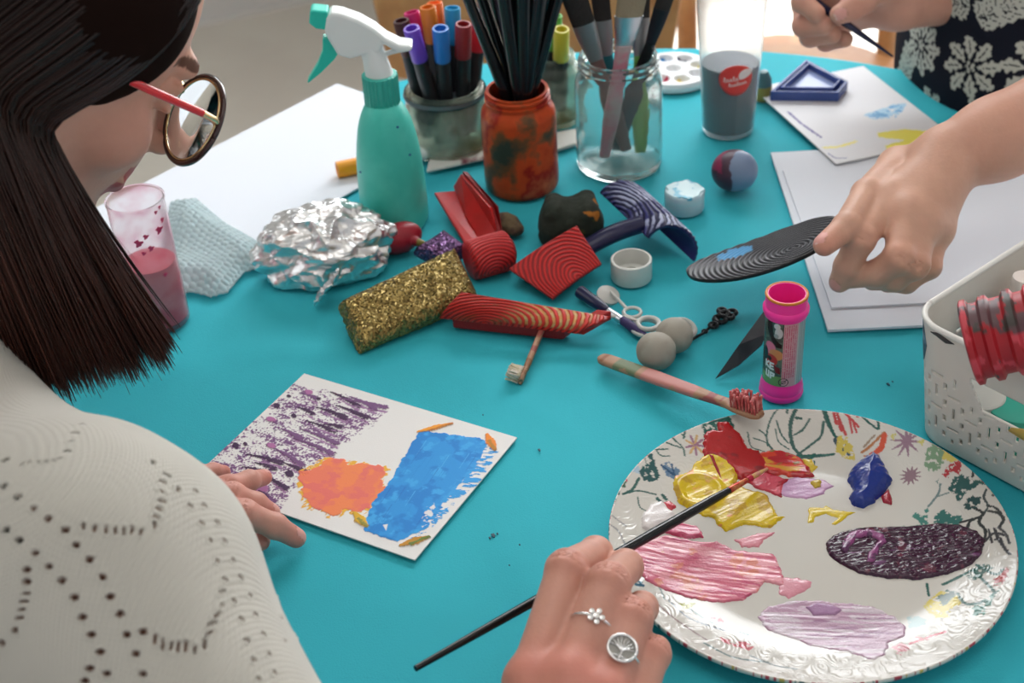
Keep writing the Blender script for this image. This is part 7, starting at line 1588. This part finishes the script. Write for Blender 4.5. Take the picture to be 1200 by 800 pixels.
while cx_ < u.max():
    cy_ = w0
    while cy_ < w_.max():
        X0 = cx_ + rp_.uniform(-.008, .008) + (.03 if int((cy_ - w0) / .052) % 2 else 0); Y0 = cy_ + rp_.uniform(-.008, .008); kind = rp_.random(); a0 = rp_.uniform(0, 6.28)
        if kind < .5:
            n_ = rp_.randint(7, 9)
            for i in range(n_):
                a = a0 + i * 2 * math.pi / n_; petal(X0 + .006 * math.cos(a), Y0 + .006 * math.sin(a), .020, .0052, a)
            for i in range(5): a = a0 + i * 1.256; petal(X0 + .0005 * math.cos(a), Y0 + .0005 * math.sin(a), .0045, .0016, a)
        elif kind < .85:
            for i in range(6):
                bx = X0 + (i - 3) * .008 * math.cos(a0); by = Y0 + (i - 3) * .008 * math.sin(a0)
                for s in (-1, 1): petal(bx, by, .016, .0042, a0 + s * .9)
            petal(X0 - .022 * math.cos(a0), Y0 - .022 * math.sin(a0), .05, .0016, a0)
        else:
            for i in range(4): a = a0 + i * 1.57; petal(X0, Y0, .014, .0045, a)
        cy_ += .050
    cx_ += .056
cd_ = np.where(ink[:, None] > 0, lin((196, 196, 184)), lin((24, 26, 38)))
mesh('dress', Vd, Fd, mat('printed_cotton', attr=True, rough=.8, bump=.1, bscale=500, spec=.2), helper, col=cd_)
S_ = SDF(Hc2 - .18, Hc2 + .18, .004); S_.ell(HT2(0, -.016, .038), (.084, .104, .090), R2, k=.005); S_.ell(HT2(0, -.06, -.04), (.07, .06, .08), R2, k=.02); S_.ell(HT2(0, .105, -.035), (.085, .080, .085), R2, k=.006, neg=True)
Vc, Fc_ = S_.mesh(1); mesh('hair', Vc, Fc_, mat('brown_hair', L(90, 64, 46), .5, bump=.5, bscale=160), helper)
for s in (-1, 1):
    hp = PL + Rr * s * .09; k_ = hp + facing * .30 + [0, 0, -.04]; an = k_ + facing * .02; an[2] = .08; V_, F_ = tube_vf(spline([hp, k_, an], 24), [.07, .055, .04], 16); mesh('trouser_leg', V_, F_, tr_m, helper)
    tube('shoe', [an - facing * .05 + [0, 0, -.04], an + facing * .03 + [0, 0, -.045], an + facing * .16 + [0, 0, -.05]], [.032, .036, .022], mat('black_shoe', L(30, 30, 32), .5), helper, n=16, k=10)
st_ = thing('stool', 'plain round wooden stool under the person in the floral dress', 'stool', (PL[0], PL[1], 0)); zs = PL[2] - .15
lathe('seat', (PL[0], PL[1], zs - .03), [(0, 0), (.16, 0), (.165, .01), (.165, .025), (.155, .03), (0, .03)], wood_m, st_)
for a in range(4):
    a = a * math.pi / 2 + .6; tube('leg', [(PL[0] + .10 * math.cos(a), PL[1] + .10 * math.sin(a), zs - .03), (PL[0] + .15 * math.cos(a), PL[1] + .15 * math.sin(a), 0)], .014, wood_m, st_)
# thin brush in that hand
p0 = B(932, -14, -.03); p1 = B(1046, 66, -.03); t = thing('paintbrush', 'thin dark blue brush in the far hand of the person in the floral dress', 'paintbrush', (p0 + p1) / 2)
tube('handle', [p0, p0 * .4 + p1 * .6, p1], [.0048, .0032, .0010], mat('dark_blue_lacquer', L(28, 34, 66), .25), t, n=12, k=16); d_ = norm(p0 - p1); tube('ferrule', [p0, p0 + d_ * .018], [.0046, .004], steel, t); tube('bristles', [p0 + d_ * .017, p0 + d_ * .04], [.004, .002], bk, t)
